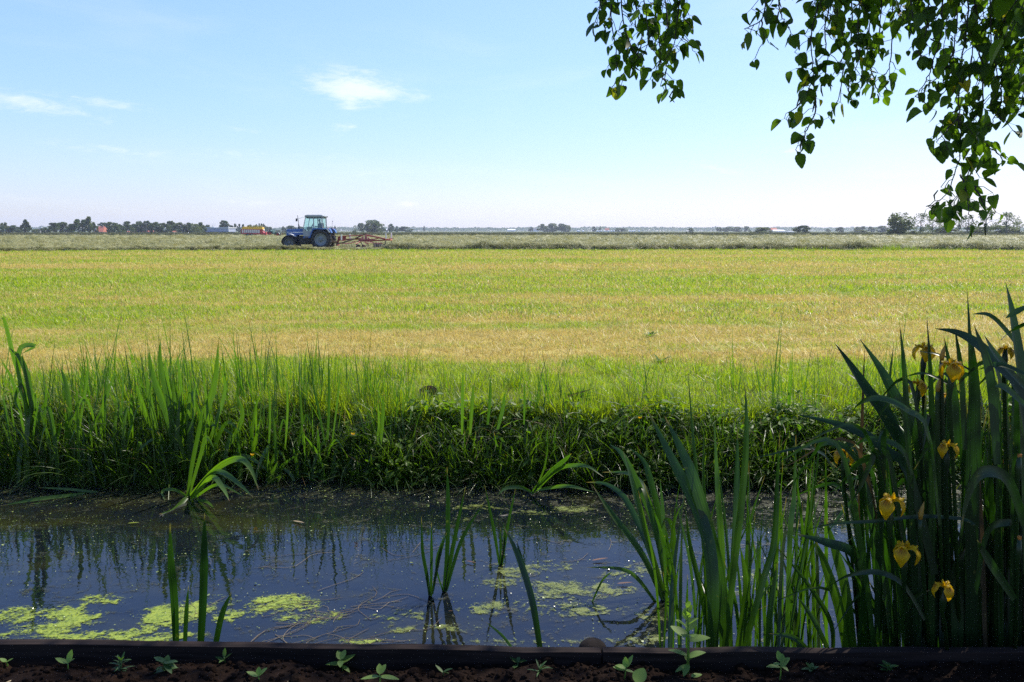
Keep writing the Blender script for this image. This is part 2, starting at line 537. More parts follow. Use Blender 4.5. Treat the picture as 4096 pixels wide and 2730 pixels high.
gx, gy = np.meshgrid(np.linspace(-3.2, 3.2, 260), np.linspace(0.6, BY - 0.035, 100))
gz = soil_z(gx, gy)
n, m = gx.shape
tag(link('garden_soil', mesh_np('garden_soil', np.stack([gx, gy, gz], -1).reshape(-1, 3),
    [(i * m + j, i * m + j + 1, (i + 1) * m + j + 1, (i + 1) * m + j) for i in range(n - 1) for j in range(m - 1)], mat_soil, True)),
    'dark moist garden soil in front of the ditch', 'soil', None, 'structure')
# ================================================================= GRASS (stuff)
def blades(rg, n, rad, h, w, lean, curl, segs=4, mats=None, prof=0.0):
    """mesh data of n thin leaves round the origin"""
    mb = MB()
    for _ in range(n):
        a = rg.uniform(0, 2 * math.pi); r_ = rad * math.sqrt(rg.uniform())
        p = Vector((r_ * math.cos(a), r_ * math.sin(a), -0.01))
        hh = rg.uniform(*h); ww = rg.uniform(*w)
        yaw = rg.uniform(0, 2 * math.pi)
        th = rg.uniform(*lean); cu = rg.uniform(*curl)
        side = Vector((-math.sin(yaw), math.cos(yaw), 0))
        tw = rg.uniform(-0.6, 0.6)
        vs = []
        L = hh / segs
        for i in range(segs + 1):
            t = i / segs
            wd = ww * 0.5 * (1 - t ** 1.8) * (0.75 + 0.25 * min(1, t * 4))
            d = Vector((math.cos(yaw) * math.sin(th), math.sin(yaw) * math.sin(th), math.cos(th)))
            s2 = (side * math.cos(tw * t) + d.cross(side) * math.sin(tw * t))
            if i < segs:
                vs += [p - s2 * wd, p + s2 * wd]
            else:
                vs += [p]
            p = p + d * L
            th = th + cu / segs
        fs = [(2 * i, 2 * i + 1, 2 * i + 3, 2 * i + 2) for i in range(segs - 1)] + [(2 * segs - 2, 2 * segs - 1, 2 * segs)]
        mb.add(vs, fs)
    return mb


# mown stubble: colour follows the straw streaks of the field
mat_stub, gg, out = new_mat('stubble_grass')
pos = gg.n('ShaderNodeNewGeometry').outputs['Position']
isl = gg.n('ShaderNodeNewGeometry').outputs['Random Per Island']
obr = gg.n('ShaderNodeObjectInfo').outputs['Random']
rf = gg.m('FRACT', gg.m('ADD', isl, obr))
sf = straw_factor(gg, pos)
pick = gg.mapr(gg.m('SUBTRACT', gg.m('ADD', gg.m('MULTIPLY', sf, 0.85), 0.12), rf), -0.04, 0.04)
gcol = gg.mix(gg.m('FRACT', gg.m('MULTIPLY', rf, 7.3)), (0.15, 0.23, 0.008), (0.28, 0.355, 0.018))
scol = gg.mix(gg.m('FRACT', gg.m('MULTIPLY', rf, 5.7)), (0.46, 0.365, 0.090), (0.66, 0.54, 0.19))
c = gg.mix(pick, gcol, scol)
t = gg.mix(pick, gg.mix(1.0, gcol, (1.75, 1.75, 0.7), 'MULTIPLY'), gg.mix(1.0, scol, (0.9, 0.85, 0.7), 'MULTIPLY'))
leaf_shader(gg, out, c, t, 0.45, 0.45, 0.35)

rg = np.random.default_rng(11)
V_short = [blades(rg, 26, 0.09, (0.03, 0.085), (0.004, 0.008), (0.1, 0.9), (0.0, 0.9), 3).mesh('short_grass', mat_stub) for _ in range(4)]
V_straw = [blades(rg, 20, 0.12, (0.08, 0.20), (0.004, 0.007), (1.15, 1.6), (-0.15, 0.4), 3).mesh('straw', mat_stub) for _ in range(4)]
V_far = [blades(rg, 64, 0.28, (0.035, 0.10), (0.008, 0.016), (0.2, 1.3), (0.0, 0.6), 2).mesh('field_tuft', mat_stub) for _ in range(4)]


def fan_points(rg, y0, y1, dens, umax=0.70, pad=1.0):
    area_w = lambda y: 2 * (umax * y + pad)
    n = int(dens * (umax * (y1 * y1 - y0 * y0) + 2 * pad * (y1 - y0)))
    ys_ = np.sqrt(rg.uniform(y0 * y0, y1 * y1, n))
    xs_ = rg.uniform(-1, 1, n) * (umax * ys_ + pad)
    return xs_, ys_


P, RT, SC, IX = [], [], [], []


def put(xs_, ys_, zs_, smin, smax, ix, tilt=0.12):
    n = len(xs_)
    P.append(np.stack([xs_, ys_, zs_], -1))
    RT.append(np.stack([rg.normal(0, tilt, n), rg.normal(0, tilt, n), rg.uniform(0, 6.283, n)], -1))
    s = rg.uniform(smin, smax, n)
    SC.append(np.stack([s, s, s * rg.uniform(0.75, 1.3, n)], -1))
    IX.append(ix)


for (y0, y1, d_s, d_w, d_f, sc) in [(6.3, 9.5, 190, 34, 0, 1.0), (9.5, 13, 100, 75, 0, 1.1), (13, 20, 46, 26, 10, 1.35), (20, 32, 6, 6, 17, 1.6), (32, 47, 0, 0, 9, 1.5), (47, 62, 0, 0, 6.5, 1.7)]:
    for dens, base, nv in ((d_s, 0, 4), (d_w, 4, 4), (d_f, 8, 4)):
        if not dens: continue
        x, y = fan_points(rg, y0, y1, dens)
        k = y < edge(x) - 1.6
        if y0 < 7: k &= y > bank0(x) + 0.45
        x, y = x[k], y[k]
        s = sc if base < 8 else (0.85 if y1 < 30 else 1.0) * (1 + y / 70)
        if base < 8:
            put(x, y, field_z(x, y), sc * 0.7, sc * 1.2, rg.integers(base, base + nv, len(x)))
        else:
            put(x, y, field_z(x, y), 0.75 + y0 / 60, 1.15 + y0 / 45, rg.integers(base, base + nv, len(x)))
scatter('field_grass', np.concatenate(P), np.concatenate(RT), np.concatenate(SC), np.concatenate(IX), V_short + V_straw + V_far,
        'short mown grass and dry straw over the field', 'grass')

# lush grass along the far bank of the ditch
mat_lush = leaf_mat('lush_grass', (0.11, 0.165, 0.007), (0.23, 0.29, 0.016), 0.5, 0.42, (1.7, 1.8, 0.6))
mat_bank_shade = leaf_mat('bank_grass', (0.022, 0.050, 0.005), (0.085, 0.145, 0.010), 0.42, 0.42, (1.6, 1.8, 0.6))  # darker than the margin grass: shade of the bank face put into the colour
mat_herb = leaf_mat('bank_herb', (0.055, 0.110, 0.008), (0.12, 0.19, 0.013), 0.48, 0.5, (1.5, 1.8, 0.6), spec=0.3)
mat_reedy = leaf_mat('bank_reed', (0.030, 0.075, 0.008), (0.09, 0.165, 0.014), 0.5, 0.4, (1.6, 1.9, 0.6))
mat_dead = leaf_mat('dead_stalk', (0.18, 0.13, 0.06), (0.32, 0.25, 0.14), 0.3, 0.6, (1.0, 0.9, 0.7))
V_lush = [blades(rg, 22, 0.10, (0.08, 0.24), (0.006, 0.011), (0.05, 0.5), (0.1, 1.1), 4).mesh('margin_tuft', mat_lush) for _ in range(4)]
V_rank = [blades(rg, 26, 0.12, (0.20, 0.52), (0.008, 0.015), (0.05, 0.45), (0.2, 1.5), 6).mesh('bank_tuft', mat_bank_shade) for _ in range(5)]
V_hang = [blades(rg, 22, 0.10, (0.25, 0.5), (0.005, 0.009), (0.5, 1.2), (0.9, 1.9), 6).mesh('hanging_tuft', mat_bank_shade) for _ in range(3)]


def herb(rg, n, rad, h, ls):
    mb = MB()
    for _ in range(n):
        a = rg.uniform(0, 6.283); r_ = rad * math.sqrt(rg.uniform())
        c0 = Vector((r_ * math.cos(a), r_ * math.sin(a), rg.uniform(*h)))
        L = rg.uniform(*ls); W = L * rg.uniform(0.4, 0.65)
        yaw = rg.uniform(0, 6.283); pit = rg.uniform(-0.7, 0.6)
        d = Vector((math.cos(yaw) * math.cos(pit), math.sin(yaw) * math.cos(pit), math.sin(pit)))
        sd_ = Vector((-math.sin(yaw), math.cos(yaw), rg.uniform(-0.4, 0.4))).normalized()
        nn = d.cross(sd_)
        pts = [c0 + d * (L * t) - nn * (L * 0.25 * t * t) for t in (0, 0.3, 0.65, 1.0)]
        mb.ribbon(pts, [W * 0.25, W * 0.95, W * 0.85, W * 0.05], [sd_] * 4, -0.25)
    return mb


V_tall = [blades(rg, 9, 0.16, (0.45, 0.85), (0.009, 0.016), (0.0, 0.22), (0.05, 0.7), 7).mesh('tall_reed', mat_reedy) for _ in range(4)]
V_herb = [herb(rg, 46, 0.14, (0.0, 0.17), (0.03, 0.065)).mesh('herb', mat_herb) for _ in range(4)]

P, RT, SC, IX = [], [], [], []
# margin strip just above the bank
n = 5600
x = rg.uniform(-6.5, 6.5, n); y = bank0(x) + 0.36 + np.abs(rg.normal(0, 0.78, n)) ** 1.1
k = (y < 9.6) & (vnoise(x * 1.3, y * 1.3, 71, 3) > 0.38 + np.clip((y - 7.6) * 0.12, 0, 0.4))
k &= ~((x > -0.7) & (x < 1.2) & (y > 6.45) & (y < 7.3) & (rg.uniform(size=n) < 0.7))
x, y = x[k], y[k]
put(x, y, field_z(x, y), 0.55, 1.1, rg.integers(0, 4, len(x)))
SC[-1][:, 2] *= 0.45 + 1.0 * vnoise(x * 0.9, y * 0.9, 76, 3)
# the bank itself
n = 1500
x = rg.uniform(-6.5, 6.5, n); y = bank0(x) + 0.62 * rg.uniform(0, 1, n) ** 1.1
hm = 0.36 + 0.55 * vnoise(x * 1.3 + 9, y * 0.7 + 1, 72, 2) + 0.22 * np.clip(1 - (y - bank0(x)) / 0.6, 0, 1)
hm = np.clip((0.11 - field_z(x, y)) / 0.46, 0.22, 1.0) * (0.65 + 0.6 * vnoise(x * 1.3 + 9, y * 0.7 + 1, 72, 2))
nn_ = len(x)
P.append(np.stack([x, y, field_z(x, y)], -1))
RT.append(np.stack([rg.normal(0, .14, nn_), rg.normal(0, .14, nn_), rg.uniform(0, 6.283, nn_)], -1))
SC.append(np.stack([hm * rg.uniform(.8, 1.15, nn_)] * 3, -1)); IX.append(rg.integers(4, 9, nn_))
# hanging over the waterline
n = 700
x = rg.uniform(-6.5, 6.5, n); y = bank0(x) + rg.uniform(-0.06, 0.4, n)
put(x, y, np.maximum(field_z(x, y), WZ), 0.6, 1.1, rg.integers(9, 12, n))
# broad leaved herbs, mostly to the right and round the middle
n = 1300
x = rg.uniform(-6.5, 6.5, n); y = bank0(x) + rg.uniform(-0.05, 0.42, n)
k = rg.uniform(size=n) < np.where(x > 0.9, 0.5, np.where((x > -1.1) & (x < 0.2), 0.4, 0.08))
x, y = x[k], y[k]
put(x, y, np.maximum(field_z(x, y), WZ), 0.7, 1.3, rg.integers(12, 16, len(x)))
# tall thin reed blades, thick on the left, thin elsewhere
n = 620
x = rg.uniform(-6.5, 6.5, n); y = bank0(x) + rg.uniform(0.0, 0.95, n)
k = rg.uniform(size=n) < np.where(x < -0.9, 0.75, np.where(x < 0.2, 0.22, 0.16)) * (0.3 + 1.2 * vnoise(x * 1.9, 0 * x, 74, 2))
x, y = x[k], y[k]
put(x, y, field_z(x, y), 0.55, 1.0, rg.integers(16, 20, len(x)), 0.06)
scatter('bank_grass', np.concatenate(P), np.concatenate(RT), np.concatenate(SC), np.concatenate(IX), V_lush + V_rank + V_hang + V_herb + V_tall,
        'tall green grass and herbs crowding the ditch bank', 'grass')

# thin dry stems in the bank
V_dry = [blades(rg, 10, 0.2, (0.2, 0.5), (0.003, 0.005), (0.2, 1.4), (-0.3, 0.8), 5).mesh('dry_stem', mat_dead) for _ in range(3)]
n = 260
x = rg.uniform(-6, 6, n); y = bank0(x) + rg.uniform(0.0, 1.0, n)
P, RT, SC, IX = [], [], [], []
put(x, y, field_z(x, y), 0.6, 1.1, rg.integers(0, 3, n), 0.3)
scatter('dry_grass', np.concatenate(P), np.concatenate(RT), np.concatenate(SC), np.concatenate(IX), V_dry, 'thin dead stalks among the bank grass', 'grass')

# rough green grass in the second ditch at the foot of the hay
V_reed = [blades(rg, 26, 0.35, (0.25, 0.75), (0.02, 0.035), (0.0, 0.35), (0.0, 0.5), 3).mesh('ditch_reed', mat_lush) for _ in range(3)]
n = 900
x = rg.uniform(-46, 46, n)
y = edge(x) - rg.uniform(0.2, 1.4, n)
sz = 0.45 + 0.75 * np.clip((x - 2) / 30, 0, 1) * (vnoise(x * 0.35, 0 * x, 91, 2) ** 1.5) * 1.7
P = [np.stack([x, y, field_z(x, y)], -1)]
RT = [np.stack([0 * x, 0 * x, rg.uniform(0, 6.28, n)], -1)]
s = sz * rg.uniform(0.8, 1.2, n)
SC = [np.stack([np.maximum(s, .6), np.maximum(s, .6), s], -1)]
scatter('ditch_grass', P[0], RT[0], SC[0], rg.integers(0, 3, n), V_reed, 'green ditch grass along the edge of the hay field', 'grass')

# hay: tangled tufts in a front swath and spread behind
mat_haytuft, gg, out = new_mat('cut_hay')
isl = gg.n('ShaderNodeNewGeometry').outputs['Random Per Island']
obr = gg.n('ShaderNodeObjectInfo').outputs['Random']
f = gg.m('FRACT', gg.m('ADD', isl, obr))
c = gg.mix(f, (0.17, 0.19, 0.065), (0.42, 0.40, 0.18))
c = gg.mix(gg.m('MULTIPLY', obr, 0.45), c, (0.38, 0.34, 0.14))
leaf_shader(gg, out, c, c, 0.3, 0.5, 0.3)


def hay_tuft(rg):
    mb = MB()
    for _ in range(70):
        a = rg.uniform(0, 6.283); r_ = 0.34 * math.sqrt(rg.uniform())
        top = 0.30 * math.sqrt(max(0, 1 - (r_ / 0.4) ** 2))
        p = Vector((r_ * math.cos(a), r_ * math.sin(a), rg.uniform(0.0, top)))
        yaw = rg.uniform(0, 6.283); L = rg.uniform(0.15, 0.38); el_ = rg.normal(0.1, 0.45); w = rg.uniform(0.014, 0.03)
        d = Vector((math.cos(yaw) * math.cos(el_), math.sin(yaw) * math.cos(el_), math.sin(el_)))
        sd_ = Vector((-math.sin(yaw), math.cos(yaw), rg.uniform(-.6, .6))).normalized()
        q = [p - d * (L / 2) - Vector((0, 0, 0.05)), p, p + d * (L / 2) - Vector((0, 0, 0.06))]
        vs = [q[0] - sd_ * w * .4, q[0] + sd_ * w * .4, q[1] - sd_ * w * .5, q[1] + sd_ * w * .5, q[2]]
        mb.add(vs, [(0, 1, 3, 2), (2, 3, 4)])
    return mb


V_hay = [hay_tuft(rg).mesh('hay_tuft', mat_haytuft) for _ in range(5)]
P, RT, SC, IX = [], [], [], []
n = 2600
x = rg.uniform(-46, 46, n)
swath = vnoise(x * 0.45, 0 * x, 81, 2)
y = edge(x) + 0.75 + rg.normal(0, 0.35, n) - 0.1
hgt = np.where(x > -10.0, 1.15, np.where(x > -15.2, 0.28, 0.62)) * (0.35 + 1.2 * swath ** 1.3)
P.append(np.stack([x, y, hay_z(x, y) + 0.22 * hgt * np.exp(-((y - edge(x) - 0.8) / 0.5) ** 2)], -1))
RT.append(np.stack([rg.normal(0, .3, n), rg.normal(0, .3, n), rg.uniform(0, 6.28, n)], -1))
s = hgt * rg.uniform(0.7, 1.2, n)
SC.append(np.stack([0.9 + 0 * s, 0.9 + 0 * s, s], -1)); IX.append(rg.integers(0, 5, n))
for (y0, y1, dens, s0, s1) in [(63, 85, 3.2, 0.8, 1.3), (85, 125, 1.3, 1.2, 1.9), (125, 213, 0.55, 1.7, 2.7)]:
    x, y = fan_points(rg, y0, y1, dens, 0.70, 3.0)
    k = (y > edge(x) + 1.2) & (vnoise(x * 0.25, y * 0.55, 82, 3) > 0.42)
    x, y = x[k], y[k]
    put(x, y, hay_z(x, y) - 0.02, s0, s1, rg.integers(0, 5, len(x)), 0.25)
    SC[-1][:, 2] *= 1.15 * (0.15 + 1.6 * vnoise(x * 0.3, y * 0.4, 83, 3) ** 1.5) / (0.5 + 0.5 * s1)
scatter('cut_hay', np.concatenate(P), np.concatenate(RT), np.concatenate(SC), np.concatenate(IX), V_hay, 'grey green cut hay lying in swaths', 'hay')

# reeds and tall meadow grass between the hay field and the trees
mat_reedbed, gg, out = new_mat('reed_bed')
obr = gg.n('ShaderNodeObjectInfo').outputs['Random']
isl = gg.n('ShaderNodeNewGeometry').outputs['Random Per Island']
c = gg.mix(gg.m('FRACT', gg.m('ADD', isl, obr)), (0.055, 0.08, 0.02), (0.15, 0.13, 0.055))
leaf_shader(gg, out, c, c, 0.35, 0.5, 0.2)
V_bed = [blades(rg, 60, 2.2, (0.6, 1.15), (0.10, 0.18), (0.0, 0.4), (0.0, 0.5), 2).mesh('reed_clump', mat_reedbed) for _ in range(3)]
x, y = fan_points(rg, 242, 420, 0.045, 0.75, 8)
n = len(x)
s = rg.uniform(0.7, 1.1, n)
scatter('meadow_reeds', np.stack([x, y, 0 * x - 0.05], -1), np.stack([0 * x, 0 * x, rg.uniform(0, 6.28, n)], -1), np.stack([s * 1.4, s * 1.4, s * 0.85], -1), rg.integers(0, 3, n), V_bed,
        'brownish green reeds and tall grass beyond the hay', 'reeds')
# ================================================================= WATER PLANTS: iris and reed leaves traced as curves
mat_iris = leaf_mat('iris_leaf', (0.006, 0.020, 0.005), (0.022, 0.052, 0.008), 0.30, 0.38, (1.8, 2.5, 0.5), stripes=True, spec=0.4)
mat_reedleaf = leaf_mat('reed_leaf', (0.015, 0.042, 0.006), (0.042, 0.086, 0.010), 0.42, 0.38, (1.8, 2.2, 0.5), stripes=True)
mat_petal, gg, out = new_mat('yellow_petal')
oc = gg.n('ShaderNodeTexCoord').outputs['Object']
pn = gg.noise(oc, 60.0, 3.0)
pc = gg.mix(gg.mapr(pn, 0.3, 0.7), (0.55, 0.33, 0.004), (0.62, 0.43, 0.006))
lfa = gg.n('ShaderNodeSeparateXYZ', {0: gg.n('ShaderNodeAttribute', attribute_name='leaf').outputs['Vector']})
vein = gg.noise(gg.n('ShaderNodeCombineXYZ', {0: gg.m('MULTIPLY', lfa.outputs[0], 7.0), 1: gg.m('MULTIPLY', lfa.outputs[1], 2.0)}).outputs[0], 1.0, 2.0, 0.6)
sig = gg.m('MULTIPLY', gg.m('MULTIPLY', gg.mapr(lfa.outputs[1], 0.30, 0.42), gg.mapr(lfa.outputs[1], 0.5, 0.66, 1.0, 0.0)), gg.mapr(gg.m('ABSOLUTE', lfa.outputs[0]), 0.25, 0.8, 1.0, 0.0))
pc = gg.mix(gg.m('MULTIPLY', sig, gg.mapr(vein, 0.35, 0.6)), pc, (0.22, 0.07, 0.004))
pc = gg.mix(gg.m('MULTIPLY', gg.mapr(vein, 0.5, 0.75), 0.35), pc, (0.45, 0.22, 0.004))
leaf_shader(gg, out, pc, gg.mix(1.0, pc, (1.0, 0.92, 0.6), 'MULTIPLY'), 0.5, 0.5, 0.3)
mat_wilt = leaf_mat('wilted_petal', (0.45, 0.17, 0.02), (0.55, 0.28, 0.04), 0.35, 0.6, (1.0, 0.9, 0.6))
mat_budtip = leaf_mat('bud_tip', (0.40, 0.22, 0.02), (0.30, 0.20, 0.03), 0.3, 0.5, (1.0, 0.9, 0.6))


def leaf_blade(mb, pix, y0, y1, w, yaw=0.0, crease=0.25, n=16, taper=0.55, mi=0):
    """pix: base to tip in photograph pixels; y0/y1: distance in front of the camera at base and tip; w: width in metres"""
    sp = spline(pix, n)
    pts = []
    for i, (px, py) in enumerate(sp):
        t = i / (n - 1)
        pts.append(at(px, py, y0 + (y1 - y0) * t))
    if pix[0][1] > 2590 and pts[0].z > WZ:      # the part hidden behind the timber goes on down to the water
        q = pts[0].copy(); q.z = WZ - 0.02
        q.y = max(q.y, BY + 0.10)
        pts = [q] + pts; n += 1
    widths, sides = [], []
    for i in range(n):
        t = i / (n - 1)
        w_ = w * (0.72 + 0.28 * min(1, t * 3))
        if t > taper: w_ *= max(0.03, 1 - ((t - taper) / (1 - taper)) ** 1.5)
        widths.append(w_)
        tn = (pts[min(i + 1, n - 1)] - pts[max(i - 1, 0)]).normalized()
        a = yaw + 0.35 * (t - 0.4)
        nf = Vector((math.sin(a), -math.cos(a), 0.45 * (1 - abs(tn.z))))
        sd_ = tn.cross(nf)
        sides.append(sd_.normalized())
    mb.ribbon(pts, widths, sides, crease, mi)


mat_withered = leaf_mat('withered_leaf', (0.06, 0.042, 0.018), (0.12, 0.085, 0.035), 0.25, 0.6, (1.0, 0.9, 0.6), stripes=True)


def plant(name, label, cat, specs, mat, group=None, y=None, extra=None):
    """one plant: an Empty at its root with its leaves below it"""
    mb = MB()
    for sp in specs:
        pix, y0, y1, w = sp[:4]
        yaw = sp[4] if len(sp) > 4 else random.uniform(-0.5, 0.5)
        leaf_blade(mb, pix, y0, y1, w, yaw, mi=1 if len(specs) > 20 and w < 0.021 and random.random() < 0.05 else 0)
    zmin = min(mb.v, key=lambda v: v[2])
    base = Vector((zmin[0], zmin[1], WZ))
    mb.v = [tuple(Vector(v) - base) for v in mb.v]
    root = empty(name, base, label, cat, group)
    mb.build('leaves', [mat, mat_withered], root, True)
    return root, base


B = 2600      # hidden root row, below the edge of the timber


def px2m(p, y):
    return p * y / F * 1.05


def L(pix, y0, y1, wpx, yaw=None):
    if pix[0][1] >= B - 5 and y0 < 2.62: y1 += 2.62 - y0; y0 = 2.62
    r = [pix, y0, y1, px2m(wpx, 0.5 * (y0 + y1))]
    if yaw is not None: r.append(yaw)
    return tuple(r)


plant('water_iris', 'four short upright leaves rising behind the timber edging over bright algae', 'water plant', [
    L([(707, B + 60), (697, 2400), (684, 2250), (680, 2092)], 2.85, 2.80, 31, .1), L([(737, B + 60), (744, 2480), (754, 2342)], 2.9, 2.88, 21, -.3),
    L([(798, B + 60), (812, 2400), (817, 2200), (818, 2052)], 2.8, 2.78, 31, .2), L([(848, B + 60), (885, 2470), (926, 2368)], 2.85, 2.9, 23, .3)], mat_iris)
yw = on(1720, 2385, WZ).y
plant('water_iris', 'small iris of three thin leaves standing alone in open water', 'water plant', [
    L([(1720, 2392), (1707, 2300), (1690, 2200), (1686, 2066)], yw, yw, 15), L([(1724, 2388), (1726, 2230), (1726, 2088)], yw, yw, 13), L([(1729, 2378), (1758, 2225), (1787, 2130)], yw, yw, 12)], mat_iris)
yw = on(1778, 2368, WZ).y
plant('water_iris', 'taller iris of four leaves fanning out beside the thin one in open water', 'water plant', [
    L([(1774, 2375), (1789, 2200), (1792, 2000), (1788, 1868)], yw, yw, 20), L([(1780, 2372), (1800, 2250), (1830, 2100), (1863, 1945)], yw, yw, 17),
    L([(1785, 2365), (1845, 2165), (1938, 2005)], yw, yw, 14), L([(1772, 2370), (1745, 2250), (1790, 2110)], yw, yw, 9)], mat_iris)
yw = on(2003, 2262, WZ).y
plant('water_iris', 'thin leafed tuft standing in the pale weed in mid water', 'water plant', [
    L([(1999, 2266), (1975, 2120), (1938, 1940)], yw, yw, 12), L([(2003, 2266), (2001, 2110)], yw, yw, 11), L([(2007, 2264), (2030, 2110), (2062, 1955)], yw, yw, 12), L([(2005, 2264), (2018, 2170), (2014, 2090)], yw, yw, 9)], mat_iris)
plant('water_iris', 'single long leaf leaning left from behind the middle of the edging', 'water plant', [
    L([(2170, B + 60), (2128, 2400), (2070, 2220), (2016, 2108)], 2.9, 3.1, 26, .2), L([(2172, B + 60), (2120, 2380), (2085, 2240), (2066, 2160)], 2.92, 3.1, 20, -.2),
    L([(2060, B + 10), (2010, 2545), (1942, 2488)], 3.2, 3.3, 12)], mat_iris)
yw = on(2622, 2408, WZ).y
plant('reed_plant', 'bent leaf arching low over the water beside the reed clump', 'water plant', [
    L([(2622, 2410), (2548, 2313), (2477, 2276), (2344, 2270)], yw, yw + .1, 16), L([(2366, 2415), (2410, 2322), (2456, 2282)], yw, yw, 9)], mat_reedleaf)
yw = on(2665, 2402, WZ).y
plant('reed_plant', 'mid sized reed clump whose leaves arch left over the ditch', 'water plant', [
    L([(2655, 2405), (2570, 2220), (2455, 2065), (2367, 1938)], yw, yw + .3, 25, .3), L([(2664, 2402), (2600, 2210), (2555, 2098), (2497, 1990), (2422, 1936), (2345, 1930)], yw, yw + .5, 24, -.2),
    L([(2672, 2385), (2640, 2200), (2592, 1996), (2558, 1925), (2503, 1892), (2410, 1890)], yw, yw + .5, 24, .2), L([(2690, 2355), (2620, 2100), (2503, 1840), (2440, 1778)], yw + .1, yw + .4, 26, -.3),
    L([(2700, 2350), (2660, 2150), (2612, 1962), (2578, 1850), (2515, 1790)], yw + .1, yw + .3, 26, .1), L([(2660, 2385), (2580, 2120), (2530, 1930), (2493, 1805)], yw, yw + .2, 24, .4),
    L([(2668, 2400), (2655, 2150), (2650, 2030), (2640, 1918)], yw, yw + .1, 17, -.6), L([(2710, 2380), (2690, 2200), (2700, 2080), (2740, 2000)], yw + .2, yw + .2, 15, .5),
    L([(2680, 2402), (2700, 2240), (2690, 2110), (2660, 2080), (2640, 2140)], yw, yw - .1, 18, .2)], mat_reedleaf)
plant('reed_plant', 'tall thick stemmed reed clump rising behind the edging in front of the iris', 'water plant', [
    L([(2852, B + 60), (2848, 2268), (2800, 2060), (2690, 1840), (2582, 1625)], 2.85, 3.2, 52, .1), L([(2900, B + 60), (2880, 2300), (2782, 1940), (2721, 1792), (2658, 1665)], 2.9, 3.2, 44, -.2),
    L([(2830, B + 60), (2822, 2300), (2785, 1880), (2768, 1700), (2748, 1440)], 3.0, 3.2, 15, .3), L([(2890, B + 60), (2945, 2200), (2977, 1900), (2986, 1700), (2980, 1530)], 2.8, 2.95, 30, .2),
    L([(2905, B + 60), (2940, 2150), (2948, 1900), (2950, 1712)], 2.9, 3.1, 26, -.1), L([(2870, B + 60), (2840, 2250), (2815, 1950), (2817, 1680)], 2.95, 3.15, 24, .5),
    L([(2885, B + 60), (2890, 2250), (2870, 1950), (2858, 1690)], 3.0, 3.2, 24, -.5), L([(2930, B + 60), (2890, 2350), (2850, 2150), (2760, 1900), (2690, 1720)], 2.9, 3.3, 22, .1),
    L([(2860, B + 60), (2800, 2350), (2760, 2180), (2740, 2020)], 3.0, 3.1, 24, .4), L([(2940, B + 60), (2985, 2370), (2960, 2180)], 2.9, 2.9, 30, .1),
    L([(2960, B + 60), (3050, 2330), (3096, 2172), (3108, 1950), (3120, 1720)], 2.8, 3.0, 28, .1), L([(3058, B + 60), (3085, 2420), (3110, 2250)], 2.8, 2.85, 26, -.2)], mat_reedleaf)
plant('reed_plant', 'slender crossing stems between the tall reed clump and the iris bed', 'water plant', [
    L([(3147, B + 60), (3160, 2140), (3176, 1988), (3184, 1740)], 2.9, 3.0, 20), L([(3130, B + 60), (3190, 2350), (3240, 2050), (3262, 1760)], 3.0, 3.2, 12),
    L([(3395, B + 60), (3356, 2433), (3300, 2260), (3261, 2160)], 2.8, 2.85, 40, .1), L([(3420, B + 60), (3382, 2363), (3340, 2200), (3302, 2070)], 2.8, 2.9, 38, -.1),
    L([(3330, B + 60), (3325, 2497), (3236, 2344), (3098, 2175)], 2.85, 3.0, 20, .2), L([(3330, B + 40), (3260, 2490), (3184, 2378)], 2.8, 2.9, 20),
    L([(3190, B + 60), (3230, 2420), (3290, 2240)], 3.0, 3.1, 10), L([(3215, B + 60), (3300, 2380), (3345, 2220)], 3.1, 3.1, 9), L([(3250, B + 60), (3230, 2300), (3290, 2100)], 3.0, 3.1, 11),
    L([(3090, B + 60), (3110, 2480), (3055, 2320)], 3.0, 3.1, 12), L([(3280, B + 60), (3180, 2555), (3075, 2535)], 2.75, 2.8, 22, .3), L([(3020, B + 60), (3030, 2300), (3032, 2100)], 3.1, 3.2, 12),
    L([(3170, B + 60), (3240, 2100), (3270, 1850), (3290, 1640)], 3.1, 3.3, 12), L([(3060, B + 60), (2990, 2340), (3000, 2100), (3060, 1900)], 3.2, 3.3, 14)], mat_reedleaf)

rr = random.Random(15)
thin = []
for i in range(64):
    bx = rr.uniform(2640, 3330); top = rr.uniform(1780, 2330); ln = rr.gauss(0, 70)
    thin.append(L([(bx, B + 60), (bx + ln * .3, (B + top) / 2), (bx + ln, top)], rr.uniform(2.8, 3.4), rr.uniform(2.9, 3.5), rr.uniform(7, 15)))
plant('reed_plant', 'loose thin upright stems scattered through the reeds before the iris bed', 'water plant', thin, mat_reedleaf)
